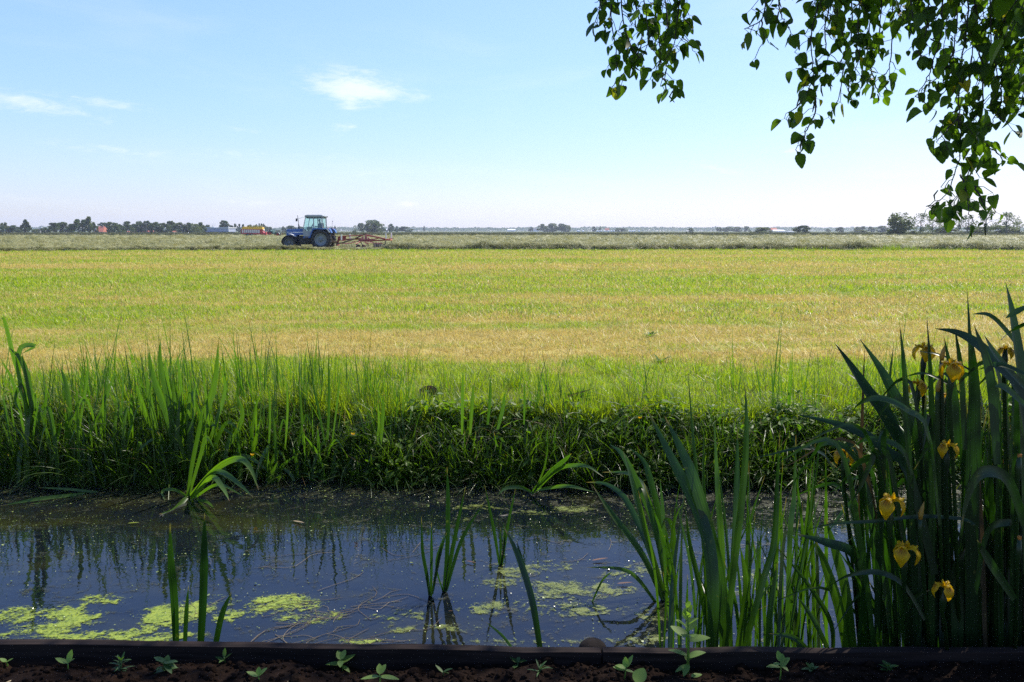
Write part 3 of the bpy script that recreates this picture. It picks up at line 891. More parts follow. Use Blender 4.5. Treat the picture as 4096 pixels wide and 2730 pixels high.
# ---- the big flowering iris bed on the right -------------------------------------------------
traced = [
    L([(3905, B), (3890, 2000), (3880, 1400), (3868, 1145)], 2.7, 2.8, 16), L([(4110, 2300), (4095, 1600), (4057, 1291), (4023, 1130)], 2.5, 2.6, 44, .2),
    L([(3740, B), (3735, 2000), (3724, 1550), (3708, 1266)], 2.65, 2.7, 28, .1), L([(3640, B), (3640, 2000), (3620, 1520), (3598, 1292)], 2.7, 2.75, 24, -.2),
    L([(3560, B), (3545, 1900), (3556, 1560), (3576, 1366)], 2.9, 3.0, 17), L([(3450, B), (3440, 2000), (3450, 1640), (3459, 1375)], 3.0, 3.0, 15),
    L([(3700, 2450), (3655, 1913), (3560, 1690), (3483, 1578), (3406, 1464), (3337, 1370)], 2.7, 3.0, 48, .1), L([(3720, 2300), (3670, 1750), (3578, 1578), (3521, 1473), (3438, 1355)], 2.7, 2.9, 38, -.2),
    L([(3700, 2350), (3600, 1760), (3483, 1565), (3385, 1490)], 2.75, 3.0, 38, .3), L([(3740, 2300), (3636, 1894), (3550, 1808), (3464, 1741), (3339, 1693), (3188, 1658)], 2.6, 2.8, 40, .1),
    L([(3760, 2100), (3712, 1722), (3636, 1645), (3559, 1602), (3492, 1593), (3435, 1617), (3399, 1660)], 2.5, 2.5, 26, .6), L([(3480, 2300), (3450, 1900), (3416, 1827), (3368, 1782), (3291, 1772), (3244, 1837), (3186, 1913), (3153, 2012)], 2.7, 2.7, 24, .5),
    L([(3620, 2200), (3560, 1840), (3521, 1824), (3444, 1846), (3387, 1904), (3345, 1965)], 2.6, 2.6, 26, .4), L([(3560, 2150), (3510, 1825), (3483, 1855), (3440, 1950), (3404, 2015)], 2.6, 2.55, 26, .2),
    L([(3900, 2100), (3846, 2076), (3674, 2066), (3502, 2085), (3339, 2095), (3222, 2122)], 2.5, 2.6, 15, .5), L([(3480, 2400), (3416, 2219), (3310, 2172), (3184, 2136)], 2.7, 2.8, 38, .2),
    L([(3700, 2480), (3626, 2353), (3559, 2303), (3483, 2288), (3387, 2305), (3308, 2352)], 2.5, 2.5, 22, .6), L([(4120, 1800), (4080, 1560), (3990, 1454), (3913, 1377), (3827, 1330), (3739, 1315)], 2.5, 2.6, 46, .3),
    L([(3885, B), (3890, 1950), (3898, 1560), (3885, 1326)], 2.4, 2.4, 56, .0), L([(4100, 2100), (4037, 1926), (3961, 1885), (3904, 1913), (3865, 2009), (3845, 2116)], 2.35, 2.3, 46, .2),
    L([(3830, B), (3825, 2400), (3835, 2260), (3862, 2193)], 2.35, 2.4, 60, .0), L([(4110, 1560), (3990, 1425), (3935, 1340)], 2.5, 2.5, 26, .4),
    L([(4110, 1440), (4040, 1340), (3961, 1262), (3884, 1257)], 2.6, 2.6, 20, .3), L([(4110, 1290), (4040, 1330), (3996, 1372)], 2.4, 2.5, 24, .3),
    L([(4100, 1230), (4060, 1250), (4020, 1275)], 2.4, 2.4, 22), L([(3990, 1860), (3960, 1500), (3896, 1300)], 2.45, 2.5, 34, -.2),
    L([(3860, 1800), (3845, 1500), (3818, 1300)], 2.6, 2.6, 26, .2), L([(3830, 1800), (3815, 1560), (3774, 1338)], 2.6, 2.6, 26, -.1),
    L([(3880, 1480), (3760, 1420), (3666, 1405)], 2.6, 2.7, 12, .5), L([(3800, 1540), (3700, 1494), (3604, 1512)], 2.6, 2.7, 11, .5),
    L([(4110, 1500), (4000, 1458), (3910, 1480)], 2.45, 2.5, 22, .6), L([(4100, 1620), (4020, 1550), (3980, 1545)], 2.4, 2.4, 26, .4),
    L([(3650, 1900), (3600, 1790), (3480, 1755), (3410, 1790)], 2.6, 2.6, 24, .6), L([(3900, 2380), (3950, 2130), (4037, 2090), (4040, 2110)], 2.4, 2.4, 30, .3),
    L([(3560, 2600), (3600, 2500), (3650, 2400), (3720, 2360)], 2.4, 2.4, 30, .3), L([(4060, 2400), (3960, 2250), (3908, 2160)], 2.4, 2.4, 34, .1)]
rr = random.Random(5)
for i in range(290):            # the crowded leaves behind and beside them
    bx = rr.uniform(3460, 4300) if i % 3 == 1 else (rr.uniform(3680, 4350) if i % 3 else rr.uniform(3900, 4900))
    y0 = rr.uniform(2.55, 3.25)
    top = rr.uniform(1500, 2000) - (bx - 3600) * 0.28
    lean = rr.gauss(0, 60) - (60 if bx < 3700 else 0)
    mid = (bx + lean * 0.35, (B + top) * 0.5)
    p = [(bx, B + 40), mid, (bx + lean, top)]
    if rr.random() < 0.30:      # bent over
        p = [(bx, B + 40), (bx + lean * 0.3, (B + top) * 0.52), (bx + lean, top + 60), (bx + lean * 2.2 - 60, top + rr.uniform(60, 220))]
    traced.append(L(p, y0, y0 + rr.uniform(-.1, .25), rr.uniform(15, 36), rr.uniform(-1.1, 1.1)))
for i in range(90):             # lower, crossing leaves at the foot of the bed
    bx = rr.uniform(3430, 4150); top = rr.uniform(1850, 2400); ln = rr.gauss(-20, 95)
    p = [(bx, B + 40), (bx + ln * .35, (B + top) / 2), (bx + ln, top)]
    if rr.random() < .3: p.append((bx + ln * 2.0, top + rr.uniform(60, 200)))
    traced.append(L(p, rr.uniform(2.62, 3.0), rr.uniform(2.6, 3.0), rr.uniform(12, 24), rr.uniform(-1, 1)))
iris, ibase = plant('iris_plant', 'large dark iris bed with yellow flowers and sword leaves at the ditch corner', 'iris plant', traced, mat_iris)


def petal(mb, c, yaw, S, W, path, wid, rr_, mi=0):
    """a petal whose middle line follows PATH (out, up) and whose sides curl back"""
    d = Vector((math.cos(yaw), math.sin(yaw), 0)); sd_ = Vector((-math.sin(yaw), math.cos(yaw), 0))
    n = 11
    pp = spline(path, n); ww = np.interp(np.linspace(0, 1, n), np.linspace(0, 1, len(wid)), wid)
    vs, fs = [], []
    ph = rr_.uniform(0, 6)
    for i in range(n):
        t = i / (n - 1)
        p = c + d * (S * pp[i][0]) + Vector((0, 0, S * pp[i][1]))
        tg = pp[min(i + 1, n - 1)] - pp[max(i - 1, 0)]
        nr = (d * -tg[1] + Vector((0, 0, tg[0]))).normalized()       # outer side of the arch
        for j in (-1, -.66, -.33, 0, .33, .66, 1):
            mb.a[len(mb.v) + len(vs)] = (j, t, S)
            vs.append(p + sd_ * (W * S * 0.5 * ww[i] * j) - nr * (S * W * ww[i] * (0.26 * j * j + 0.05 * math.sin(j * 6 + ph + t * 8))))
    for i in range(n - 1):
        for j in range(6):
            fs.append((i * 7 + j, i * 7 + j + 1, (i + 1) * 7 + j + 1, (i + 1) * 7 + j))
    mb.add(vs, fs, mi)


FALL = ([(0, 0), (.16, .10), (.36, .08), (.49, -.12), (.50, -.36), (.36, -.62)], [.35, .42, .70, 1.0, .95, .62, .12])
ARM = ([(0, 0), (.10, .10), (.22, .15), (.33, .12), (.40, .15)], [.5, .8, 1, 1.1, .5])
STD = ([(0, 0), (.04, .10), (.10, .22), (.13, .30)], [.5, .9, 1, .2])


def iris_flower(px, py, y, size_px, yaw, stem_bx, wilted=False, parent=None, pbase=None):
    """centre of the bloom in photograph pixels"""
    c = at(px, py - size_px * 0.30, y)
    S = px2m(size_px * .86, y)
    mb = MB()
    o0 = Vector((0, 0, 0))
    for k in range(3):
        a = yaw + k * 2 * math.pi / 3
        if wilted:
            petal(mb, o0, a, S * .45, .45, [(0, 0), (.15, .2), (.2, -.1), (.1, -.5)], [.5, .8, 1, .5], rr)
        else:
            petal(mb, o0, a, S * rr.uniform(.92, 1.05), .56, FALL[0], FALL[1], rr)
            petal(mb, o0 + Vector((0, 0, S * .02)), a, S, .22, ARM[0], ARM[1], rr)
            petal(mb, o0, a + math.pi / 3, S, .13, STD[0], STD[1], rr)
    fo = mb.build('flower', mat_wilt if wilted else mat_petal, parent, True, loc=c - pbase)
    st = MB()
    foot = at(stem_bx, B + 20, y + 0.1)
    p = [c - Vector((0, 0, 0.0)), c + Vector((0, 0, -S * 0.7)), c + Vector((0, 0, -S * 1.3)), (c + foot) / 2 + Vector((0, 0, -.02)), foot]
    q = [Vector(v) - c for v in p]
    st.tube(q, [0.005, 0.011, 0.0065, 0.006, 0.007], 8)
    st.build('stem', mat_iris, fo, True)
    return fo


for (px, py, y, sz, yw_, sb, wl) in [(3808, 1497, 2.55, 112, 4.4, 3840, 0), (3698, 1425, 2.85, 100, 2.4, 3730, 0), (3674, 1562, 2.8, 84, 4.9, 3700, 0), (3790, 1600, 2.9, 60, 3.0, 3800, 0),
                                     (3567, 2042, 2.5, 126, 5.9, 3590, 0), (3623, 2232, 2.45, 122, 3.9, 3630, 0), (3777, 2376, 2.4, 100, 4.9, 3790, 0), (3790, 1812, 2.5, 95, 3.6, 3800, 0),
                                     (3378, 1836, 2.8, 95, 3.3, 3440, 0), (4022, 1418, 2.6, 70, 5.2, 4040, 0), (4078, 1850, 2.45, 90, 4.6, 4060, 1), (4078, 2180, 2.4, 95, 1.2, 4060, 1)]:
    iris_flower(px, py, y, sz, yw_, sb, bool(wl), iris, ibase)


def iris_bud(px, py, y, h_px, sb):
    c = at(px, py, y); h = px2m(h_px, y)
    mb = MB()
    foot = at(sb, B + 20, y + .05) - c
    mb.tube([Vector((0, 0, -h * .2)), Vector((0, 0, -h * 0.9)), (foot + Vector((0, 0, -h))) / 2, foot], [0.006, 0.0075, 0.006, 0.006], 7, 1)
    mb.tube([(0, 0, -h * .3), (0, 0, 0), (h * .06, 0, h * .35), (h * .14, 0, h * .75)], [0.006, 0.0085, 0.006, 0.0008], 8, 0)
    mb.build('flower_bud', [mat_budtip, mat_iris], iris, True, loc=c - ibase)


for a in [(3683, 2058, 2.5, 70, 3720), (3768, 1425, 2.6, 60, 3790), (3752, 1550, 2.6, 60, 3775)]:
    iris_bud(*a)

mat_farreed = leaf_mat('far_reed_leaf', (0.028, 0.075, 0.008), (0.080, 0.150, 0.013), 0.48, 0.38, (1.7, 2.0, 0.5), stripes=True)
# ---- plants of the far bank ----------------------------------------------------------------
FB = 6.0


def far(pix, wpx, dy=0.0, yaw=None, dt=0.0):
    return L(pix, FB + dy, FB + dy + dt, wpx, yaw)


plant('reed_plant', 'tall broad leafed reed at the left edge of the far bank', 'water plant', [
    far([(165, 1900), (120, 1650), (60, 1450), (20, 1290), (5, 1275)], 26), far([(150, 1900), (125, 1600), (90, 1450), (35, 1390)], 22), far([(170, 1900), (85, 1560), (78, 1400), (140, 1385), (80, 1420)], 20),
    far([(130, 1900), (60, 1560), (0, 1430)], 18), far([(190, 1900), (130, 1640), (85, 1400)], 16), far([(120, 1930), (105, 1660), (90, 1540), (60, 1600), (90, 1660)], 14),
    far([(180, 1900), (150, 1700), (200, 1570)], 15), far([(70, 1900), (30, 1700), (10, 1560)], 16), far([(140, 1960), (200, 1850), (275, 1815)], 12), far([(110, 1960), (60, 1820), (20, 1760)], 12)], mat_farreed)
plant('reed_plant', 'narrow reed with a bent over tip on the far bank', 'water plant', [
    far([(300, 1880), (280, 1650), (262, 1530), (240, 1468)], 17), far([(305, 1880), (320, 1700), (350, 1500), (345, 1400)], 10), far([(300, 1880), (420, 1600), (470, 1450)], 10)], mat_farreed)
def thicket(x0, x1, yb, t0, t1, n, spread, w0, w1, dy=0.0):
    out_ = []
    for _ in range(n):
        bx = rr.uniform(x0, x1); ln = rr.gauss(0, spread); top = rr.uniform(t0, t1) + abs(ln) * .8
        p = [(bx, yb), (bx + ln * .3, yb + (top - yb) * .55), (bx + ln, top)]
        if rr.random() < .25: p += [(bx + ln * 1.8, top + rr.uniform(40, 130))]
        out_.append(L(p, FB + dy + rr.uniform(-.12, .12), FB + dy + rr.uniform(-.15, .1), rr.uniform(w0, w1), rr.uniform(-.8, .8)))
    return out_


plant('reed_plant', 'thick dark green reed thicket spilling over the waterline left of the tall iris', 'water plant', thicket(60, 560, 1960, 1500, 1860, 64, 60, 10, 19), mat_farreed)
plant('reed_plant', 'ragged low reed thicket at the waterline right of the tall iris', 'water plant', thicket(880, 1330, 1945, 1600, 1880, 40, 60, 8, 15), mat_farreed)
plant('reed_plant', 'overhanging dark sedge mound at the waterline below the rushes', 'water plant', thicket(1760, 2280, 1950, 1680, 1880, 70, 70, 7, 12), mat_farreed)
plant('iris_plant', 'tall upright iris clump without flowers on the far bank', 'water plant', thicket(650, 850, 1980, 1430, 1720, 34, 75, 15, 24) + [
    far([(700, 2000), (690, 1750), (610, 1500), (597, 1405)], 24), far([(705, 2000), (690, 1700), (645, 1480), (640, 1355)], 22), far([(730, 2000), (700, 1700), (665, 1500), (660, 1425)], 16),
    far([(760, 2000), (790, 1750), (855, 1550), (876, 1350)], 26), far([(750, 2000), (740, 1750), (720, 1520), (705, 1400)], 16), far([(770, 2000), (830, 1700), (800, 1420)], 12),
    far([(700, 1990), (620, 1760), (560, 1590), (545, 1530)], 26), far([(690, 1990), (640, 1800), (600, 1600), (580, 1460)], 24), far([(760, 2000), (860, 1700), (900, 1560), (880, 1460)], 18),
    far([(720, 2000), (740, 1800), (690, 1640), (670, 1640)], 34), far([(740, 2000), (760, 1780), (735, 1690)], 30), far([(755, 2000), (690, 1860), (640, 1740), (580, 1710)], 17),
    far([(765, 2000), (960, 1700), (940, 1560)], 16), far([(748, 2000), (752, 1700), (765, 1480)], 16), far([(735, 2000), (700, 1640), (690, 1500)], 16)], mat_farreed)
yw = on(760, 1985, WZ).y
plant('reed_plant', 'drooping reed with leaves lying out over the water below the tall iris', 'water plant', [
    L([(760, 1990), (860, 1880), (950, 1835), (1000, 1870), (1035, 1962)], yw, yw - .3, 24, .4), L([(765, 1992), (840, 1900), (890, 1890), (960, 1940), (1015, 1992)], yw, yw - .4, 20, .3),
    L([(768, 1995), (845, 1910), (890, 1950), (918, 2005)], yw - .1, yw - .5, 20, .4), L([(755, 1985), (800, 1830), (825, 1750), (860, 1800)], yw, yw, 14), L([(770, 1998), (870, 1940), (975, 1985)], yw, yw - .3, 12, .5),
    L([(748, 1990), (720, 2020), (690, 2045), (635, 2058)], yw - .1, yw - .4, 20, .8), L([(750, 1990), (770, 1850), (800, 1700), (810, 1620)], yw, yw, 16), L([(790, 2000), (830, 2010), (860, 2040)], yw - .1, yw - .4, 14, .6),
    L([(745, 1985), (700, 1960), (650, 1965), (660, 2005)], yw - .1, yw - .2, 12, .6)], mat_farreed)
plant('reed_plant', 'tuft of floating blades trailing on the dark water by the far bank', 'water plant', [
    L([(340, 1975), (250, 1985), (130, 2000), (0, 2025)], yw + .05, yw - .25, 14, .9), L([(330, 1985), (220, 2010), (120, 2015)], yw, yw - .2, 12, .9), L([(420, 1975), (300, 1960), (150, 1950)], yw + .1, yw, 10, .8)], mat_farreed)
plant('rush_plant', 'dense tuft of dark thin rushes on the middle of the bank', 'rush', [
    far([(2290 + rr.gauss(0, 30), 1660), (2290 + rr.gauss(0, 45), 1600), (2300 + (k - 20) * 4.6 + rr.gauss(0, 10), 1535 + rr.uniform(-10, 70) + abs(k - 24) * 1.2)], 7, 0.55 + rr.uniform(-.1, .15)) for k in range(46)], mat_farreed)
yw = on(2130, 1985, WZ).y
plant('reed_plant', 'pale arching reed reaching over the water from the middle of the bank', 'water plant', [
    L([(2130, 1970), (2200, 1890), (2260, 1840), (2285, 1815)], yw, yw - .1, 18), L([(2140, 1965), (2230, 1880), (2300, 1862), (2360, 1870), (2415, 1910)], yw, yw - .3, 16, .4),
    L([(2135, 1975), (2080, 1950), (2020, 1955), (1990, 1985)], yw, yw - .2, 14, .5), L([(2150, 1960), (2270, 1945), (2380, 1970)], yw - .1, yw - .3, 14, .6), L([(2138, 1972), (2180, 1860), (2195, 1740)], yw, yw, 8)], mat_farreed)
for (lab, specs) in [
    ('lone tall reed blade left of the rabbit sized soil mound', [far([(1310, 1760), (1316, 1600), (1314, 1400)], 11), far([(1330, 1760), (1350, 1600), (1365, 1450)], 8), far([(1300, 1780), (1270, 1620), (1240, 1490)], 9)]),
    ('short pair of upright reed blades below the soil mound', [far([(1520, 1790), (1530, 1680), (1534, 1570)], 14), far([(1510, 1790), (1515, 1690), (1512, 1600)], 10)]),
    ('upright bright reed blades standing right of the soil mound', [far([(1848, 1740), (1850, 1600), (1852, 1470)], 14), far([(1950, 1700), (1960, 1600), (1962, 1500)], 12), far([(1880, 1740), (1888, 1620), (1895, 1530)], 14), far([(2096, 1700), (2098, 1590), (2097, 1510)], 8), far([(1990, 1720), (2010, 1640), (2022, 1560)], 15)]),
    ('scattered upright reed blades near the tall iris on the far bank', [far([(1075, 1800), (1080, 1650), (1072, 1520)], 9), far([(1140, 1800), (1150, 1640), (1145, 1500)], 9), far([(1210, 1780), (1205, 1640), (1190, 1500)], 9), far([(480, 1800), (490, 1600), (493, 1450)], 9), far([(415, 1800), (420, 1620), (424, 1460)], 9), far([(1005, 1800), (1020, 1640), (1050, 1560)], 9)])]:
    plant('reed_plant', lab.replace('rabbit sized ', ''), 'water plant', specs, mat_farreed)
# ================================================================= THE BIRCH: trunk and crown to the right, hanging twigs over the view
mat_birchleaf, gg, out = new_mat('birch_leaf')
isl = gg.n('ShaderNodeNewGeometry').outputs['Random Per Island']
oc = gg.n('ShaderNodeTexCoord').outputs['Object']
nz = gg.noise(oc, 14.0, 4.0, 0.6)
c = gg.mix(gg.m('ADD', gg.m('MULTIPLY', isl, 0.7), gg.m('MULTIPLY', nz, 0.35), clamp=True), (0.018, 0.042, 0.006), (0.048, 0.088, 0.010))
c = gg.mix(gg.mapr(isl, 0.975, 0.99), c, (0.20, 0.17, 0.015))
leaf_shader(gg, out, c, gg.mix(1.0, c, (4.2, 4.4, 0.9), 'MULTIPLY'), 0.48, 0.5, 0.25)
mat_twig = plain('birch_twig', (0.035, 0.022, 0.016), 0.7, var=0.2, scale=40)
mat_bark, gg, out = new_mat('birch_bark')
oc = gg.n('ShaderNodeTexCoord').outputs['Object']
b1 = gg.noise(gg.scalev(oc, (3, 3, 14)), 1.0, 4.0, 0.7)
c = gg.mix(gg.mapr(b1, 0.52, 0.62), (0.62, 0.60, 0.55), (0.05, 0.045, 0.04))
bs = gg.n('ShaderNodeBsdfPrincipled', {'Base Color': c, 'Roughness': 0.8}); gg.t.links.new(bs.outputs[0], out.inputs[0])
mat_catkin = plain('catkin', (0.06, 0.07, 0.015), 0.8, var=0.2, scale=60)


def leaf_outline():
    """half outline of a birch leaf: (along, across), serrated"""
    pts = []
    for i in range(11):
        t = i / 10
        w = 0.385 * math.sin(math.pi * min(1, t ** 0.62)) ** 0.75 * (1 - 0.12 * t) if 0 < t < 1 else 0
        w = max(w, 0) + (0.016 if (i % 2 and 0 < t < 1) else 0)
        pts.append((t, w))
    return pts


OUTL = leaf_outline()


def leaf_geo(mb, base, d, n, size, fold, curl, rg):
    """one leaf from its stalk end BASE along D with normal N"""
    sd_ = d.cross(n).normalized(); n = sd_.cross(d).normalized()
    mid, lft, rgt = [], [], []
    for (t, w) in OUTL:
        c0 = base + d * (size * t) - n * (curl * size * t * t)
        mid.append(c0)
        lft.append(c0 - sd_ * (w * size) + n * (fold * w * size))
        rgt.append(c0 + sd_ * (w * size * rg.uniform(.95, 1.05)) + n * (fold * w * size))
    vs = mid + lft[1:-1] + rgt[1:-1]
    k = len(mid)
    li = [0] + list(range(k, k + k - 2)) + [k - 1]
    ri = [0] + list(range(k + k - 2, k + 2 * (k - 2))) + [k - 1]
    fs = []
    for i in range(k - 1):
        a, b, c_, d_ = li[i], li[i + 1], i + 1, i
        q = [a, b, c_, d_]
        q = [x for j, x in enumerate(q) if x not in q[:j]]
        fs.append(tuple(q))
        q = [i, i + 1, ri[i + 1], ri[i]]
        q = [x for j, x in enumerate(q) if x not in q[:j]]
        fs.append(tuple(q))
    mb.add(vs, fs)


BX = Vector((3.4, 1.55, 0.0))
birch = empty('birch_tree', BX, 'birch tree with thin twigs of serrated leaves hanging over the view', 'tree')
rb = random.Random(12)


T = -70


def hang(pix_list, y0, dens, size=0.041, side_twigs=True):
    """one spray: main twig lines with leaves, as branch > leaves"""
    tw, lf, ck = MB(), MB(), MB()
    for pix in pix_list:
        dy0 = y0 + rb.uniform(-.22, .22); dy1 = dy0 + rb.uniform(-.12, .12)
        n = max(6, int(len(pix) * 5))
        sp = spline(pix, n)
        pts = [at(px, py, dy0 + (dy1 - dy0) * i / (n - 1)) + Vector((0, rb.gauss(0, .004), 0)) for i, (px, py) in enumerate(sp)]
        if pix[0][1] <= T:          # the twig goes on up to the bough above the frame
            p0 = pts[0]; up_ = rb.uniform(.75, 1.15); sx_ = rb.uniform(.0, .25)
            ext = [p0 + Vector((sx_ * (1 - k / 6) ** 1.0, rb.gauss(0, .01), up_ * (1 - k / 6))) for k in range(6)]
            pts = ext + pts; n += 6
        rad = [0.0030 - 0.0018 * i / (n - 1) for i in range(n)]
        tw.tube(pts, rad, 5)
        length = sum((pts[i + 1] - pts[i]).length for i in range(n - 1))
        cum = np.concatenate([[0], np.cumsum([(pts[i + 1] - pts[i]).length for i in range(n - 1)])])
        k = max(3, int(length * dens * 1.12))
        for j in range(k):
            t = (j + rb.uniform(.1, .9)) / k
            if j == k - 1: t = 1.0
            i = min(int(np.searchsorted(cum, t * cum[-1], 'right')) - 1, n - 2)
            p = pts[i].lerp(pts[i + 1], min(1.0, (t * cum[-1] - cum[i]) / max(1e-6, cum[i + 1] - cum[i])))
            yaw = rb.uniform(0, 6.283)
            q = p
            if side_twigs and rb.random() < 0.45:        # short side shoot
                ln = rb.uniform(.02, .055)
                q = p + Vector((math.cos(yaw) * ln, math.sin(yaw) * ln, -ln * rb.uniform(.3, 1.1)))
                tw.tube([p, (p + q) / 2 + Vector((0, 0, .008)), q], 0.0012, 4)
            for _ in range(rb.choice((1, 2, 2, 3))):
                yaw2 = rb.uniform(0, 6.283)
                st = q + Vector((math.cos(yaw2), math.sin(yaw2), -0.4)) * rb.uniform(.010, .022)
                tw.tube([q, st], 0.0006, 4)
                pit = rb.gauss(-1.0, .5)
                d = Vector((math.cos(yaw2) * math.cos(pit), math.sin(yaw2) * math.cos(pit), math.sin(pit))).normalized()
                up = Vector((math.cos(yaw2 + rb.gauss(0, .8)), math.sin(yaw2 + rb.gauss(0, .8)), rb.uniform(.1, .9)))
                s = size * rb.choice((.45, .6, .78, .92, 1.0, 1.08, 1.25))
                leaf_geo(lf, st, d, up, s, rb.uniform(-.15, .95), rb.uniform(-.2, .4), rb)
            if rb.random() < .10:
                c0 = q + Vector((rb.gauss(0, .006), rb.gauss(0, .006), -.01))
                ck.tube([c0, c0 + Vector((rb.gauss(0, .004), 0, -.016)), c0 + Vector((rb.gauss(0, .008), 0, -.034))], [.0018, .0028, .0012], 6)
    org = Vector(tw.v[0])
    tw.add(ck.v, ck.f, 1)
    for m in (tw, lf): m.v = [tuple(Vector(v) - org) for v in m.v]
    b = tw.build('branch', [mat_twig, mat_catkin], birch, True, loc=org - BX)
    lf.build('leaves', mat_birchleaf, b)
    return b


T = -70
hang([[(2450, T), (2445, 90), (2466, 200), (2455, 255)], [(2520, T), (2567, 150), (2530, 250), (2485, 305), (2448, 350)], [(2480, T), (2500, 120), (2560, 230), (2600, 150)],
      [(2400, T), (2398, 30), (2380, 90)], [(2560, T), (2585, 60), (2600, 190)]], 2.75, 44)
hang([[(2605, T), (2636, 150), (2643, 260), (2651, 300), (2642, 345)], [(2651, 315), (2668, 335), (2685, 352)], [(2727, T), (2705, 115), (2697, 175), (2668, 230)], [(2750, T), (2735, 60), (2760, 100)],
      [(2705, 120), (2740, 160), (2755, 170)], [(2650, T), (2670, 80), (2660, 190), (2620, 290)]], 2.8, 40)
hang([[(3067, T), (3065, 0), (3048, 76), (3005, 105), (2975, 118)], [(3048, 76), (3050, 130), (3060, 165)], [(3109, T), (3120, 45), (3140, 90), (3165, 135)]], 2.7, 30)
hang([[(3399, T), (3407, 137), (3369, 305), (3353, 400), (3315, 470)], [(3292, T), (3246, 153), (3254, 305), (3205, 408)], [(3205, 405), (3180, 435), (3150, 452)], [(3254, 320), (3262, 440), (3232, 510), (3215, 555), (3198, 585)],
      [(3340, T), (3300, 120), (3310, 240), (3290, 330)], [(3246, 250), (3215, 270), (3185, 275)]], 2.75, 36)
hang([[(3491, T), (3475, 153), (3460, 300), (3420, 340)], [(3475, 250), (3505, 350), (3520, 385)], [(3567, T), (3567, 190), (3552, 280), (3530, 310)], [(3445, T), (3430, 100), (3440, 220), (3400, 330)], [(3360, T), (3350, 60), (3380, 200), (3330, 300)], [(3530, T), (3520, 100), (3500, 220)]], 2.85, 34)
hang([[(3640, T), (3650, 60), (3680, 150), (3672, 210)], [(3720, T), (3710, 80), (3690, 180), (3660, 215)], [(3770, T), (3765, 120), (3730, 260), (3700, 330), (3665, 385)], [(3690, T), (3640, 20), (3625, 70)]], 2.6, 34)
hang([[(3880, T), (3865, 130), (3842, 305), (3834, 458), (3845, 600), (3820, 690), (3790, 770), (3740, 815), (3722, 832)], [(3910, 130), (3933, 366), (3910, 519), (3888, 656), (3835, 800), (3792, 868)],
      [(3888, 527), (3940, 580), (3985, 610), (4020, 650)], [(3895, 740), (3925, 800), (3938, 825)], [(3842, 458), (3790, 520), (3745, 570)], [(3845, 700), (3868, 780), (3876, 858)], [(3834, 440), (3780, 470), (3770, 530)]], 2.6, 42, .047)
hang([[(3850, T), (3820, 150), (3800, 330), (3745, 400)], [(3980, T), (3960, 60), (3930, 200), (3925, 330)], [(4010, T), (4045, 90), (4030, 220), (4060, 330)], [(3900, T), (3890, 200), (3870, 360), (3850, 470)], [(3800, T), (3790, 60), (3770, 220)], [(3960, T), (3965, 150), (3990, 330), (3960, 430)], [(3820, 200), (3770, 290), (3690, 360)]], 2.75, 42)
hang([[(4040, T), (4060, 150), (4070, 300), (4045, 430)], [(4090, T), (4110, 180), (4095, 380), (4075, 445)], [(4000, T), (4020, 100), (4010, 280), (3985, 400)], [(4120, T), (4130, 120), (4100, 300)], [(4010, 300), (4000, 420), (3960, 500)]], 2.7, 46)
hang([[(3440, T), (3450, -20), (3420, 40)], [(3600, T), (3610, 10), (3590, 60)], [(3250, T), (3260, 0), (3240, 60)], [(3950, T), (3930, 30), (3950, 110)], [(4060, T), (4030, 40), (4000, 120)], [(3320, T), (3330, 20), (3350, 90)]], 2.9, 50)
hang([[(4090, T - 30), (4060, 10), (4030, 60)], [(4110, T), (4090, 50), (4070, 90)]], 2.3, 40, .052)

# trunk, limbs and the crown that shades the corner of the garden
tr = MB()
tp = [Vector((0, 0, -.1)), Vector((.05, .05, 1.2)), Vector((-.05, .15, 2.6)), Vector((.05, .3, 4.2)), Vector((0, .5, 6.0)), Vector((.1, .6, 7.8))]
tr.tube(tp, [.17, .14, .12, .095, .065, .02], 12)
limb_ends = []
for k in range(16):
    z = rb.uniform(2.7, 6.8); a = rb.uniform(0, 6.283)
    i = max(j for j in range(6) if tp[j].z <= z); b0 = tp[i].lerp(tp[min(5, i + 1)], (z - tp[i].z) / max(.1, tp[min(5, i + 1)].z - tp[i].z))
    ln = rb.uniform(1.3, 2.6)
    e1 = b0 + Vector((math.cos(a) * ln * .5, math.sin(a) * ln * .5, ln * .45)); e2 = b0 + Vector((math.cos(a) * ln, math.sin(a) * ln, ln * .45))
    tr.tube([b0, e1, e2], [.04, .022, .007], 7); limb_ends.append((b0, e1, e2))
for (ex, ey, ez) in [(-1.0, 1.3, 3.2), (-2.2, 1.5, 3.3), (-.4, 2.6, 3.7), (.6, 1.4, 3.1), (-1.6, 2.4, 4.1), (-2.6, .6, 3.6), (.9, 3.0, 4.3), (-2.9, 1.2, 3.35), (-2.2, 1.2, 3.4), (-1.5, 1.1, 3.35)]:
    b0 = tp[2].lerp(tp[3], rb.uniform(.0, .9)); e2 = Vector((ex, ey, ez)); e1 = (b0 + e2) / 2 + Vector((0, 0, .35))
    tr.tube([b0, e1, e2], [.05, .028, .008], 7); limb_ends.append((b0, e1, e2))
tr.build('trunk', mat_bark, birch, True)
cr = MB()


def crown_leaf(p, s):
    yaw = rb.uniform(0, 6.283); pit = rb.gauss(-.8, .5)
    d = Vector((math.cos(yaw) * math.cos(pit), math.sin(yaw) * math.cos(pit), math.sin(pit)))
    sd_ = Vector((-math.sin(yaw), math.cos(yaw), rb.uniform(-.5, .5))).normalized()
    cr.add([p, p + d * s * .45 + sd_ * s * .42, p + d * s, p + d * s * .45 - sd_ * s * .42], [(0, 1, 2, 3)])


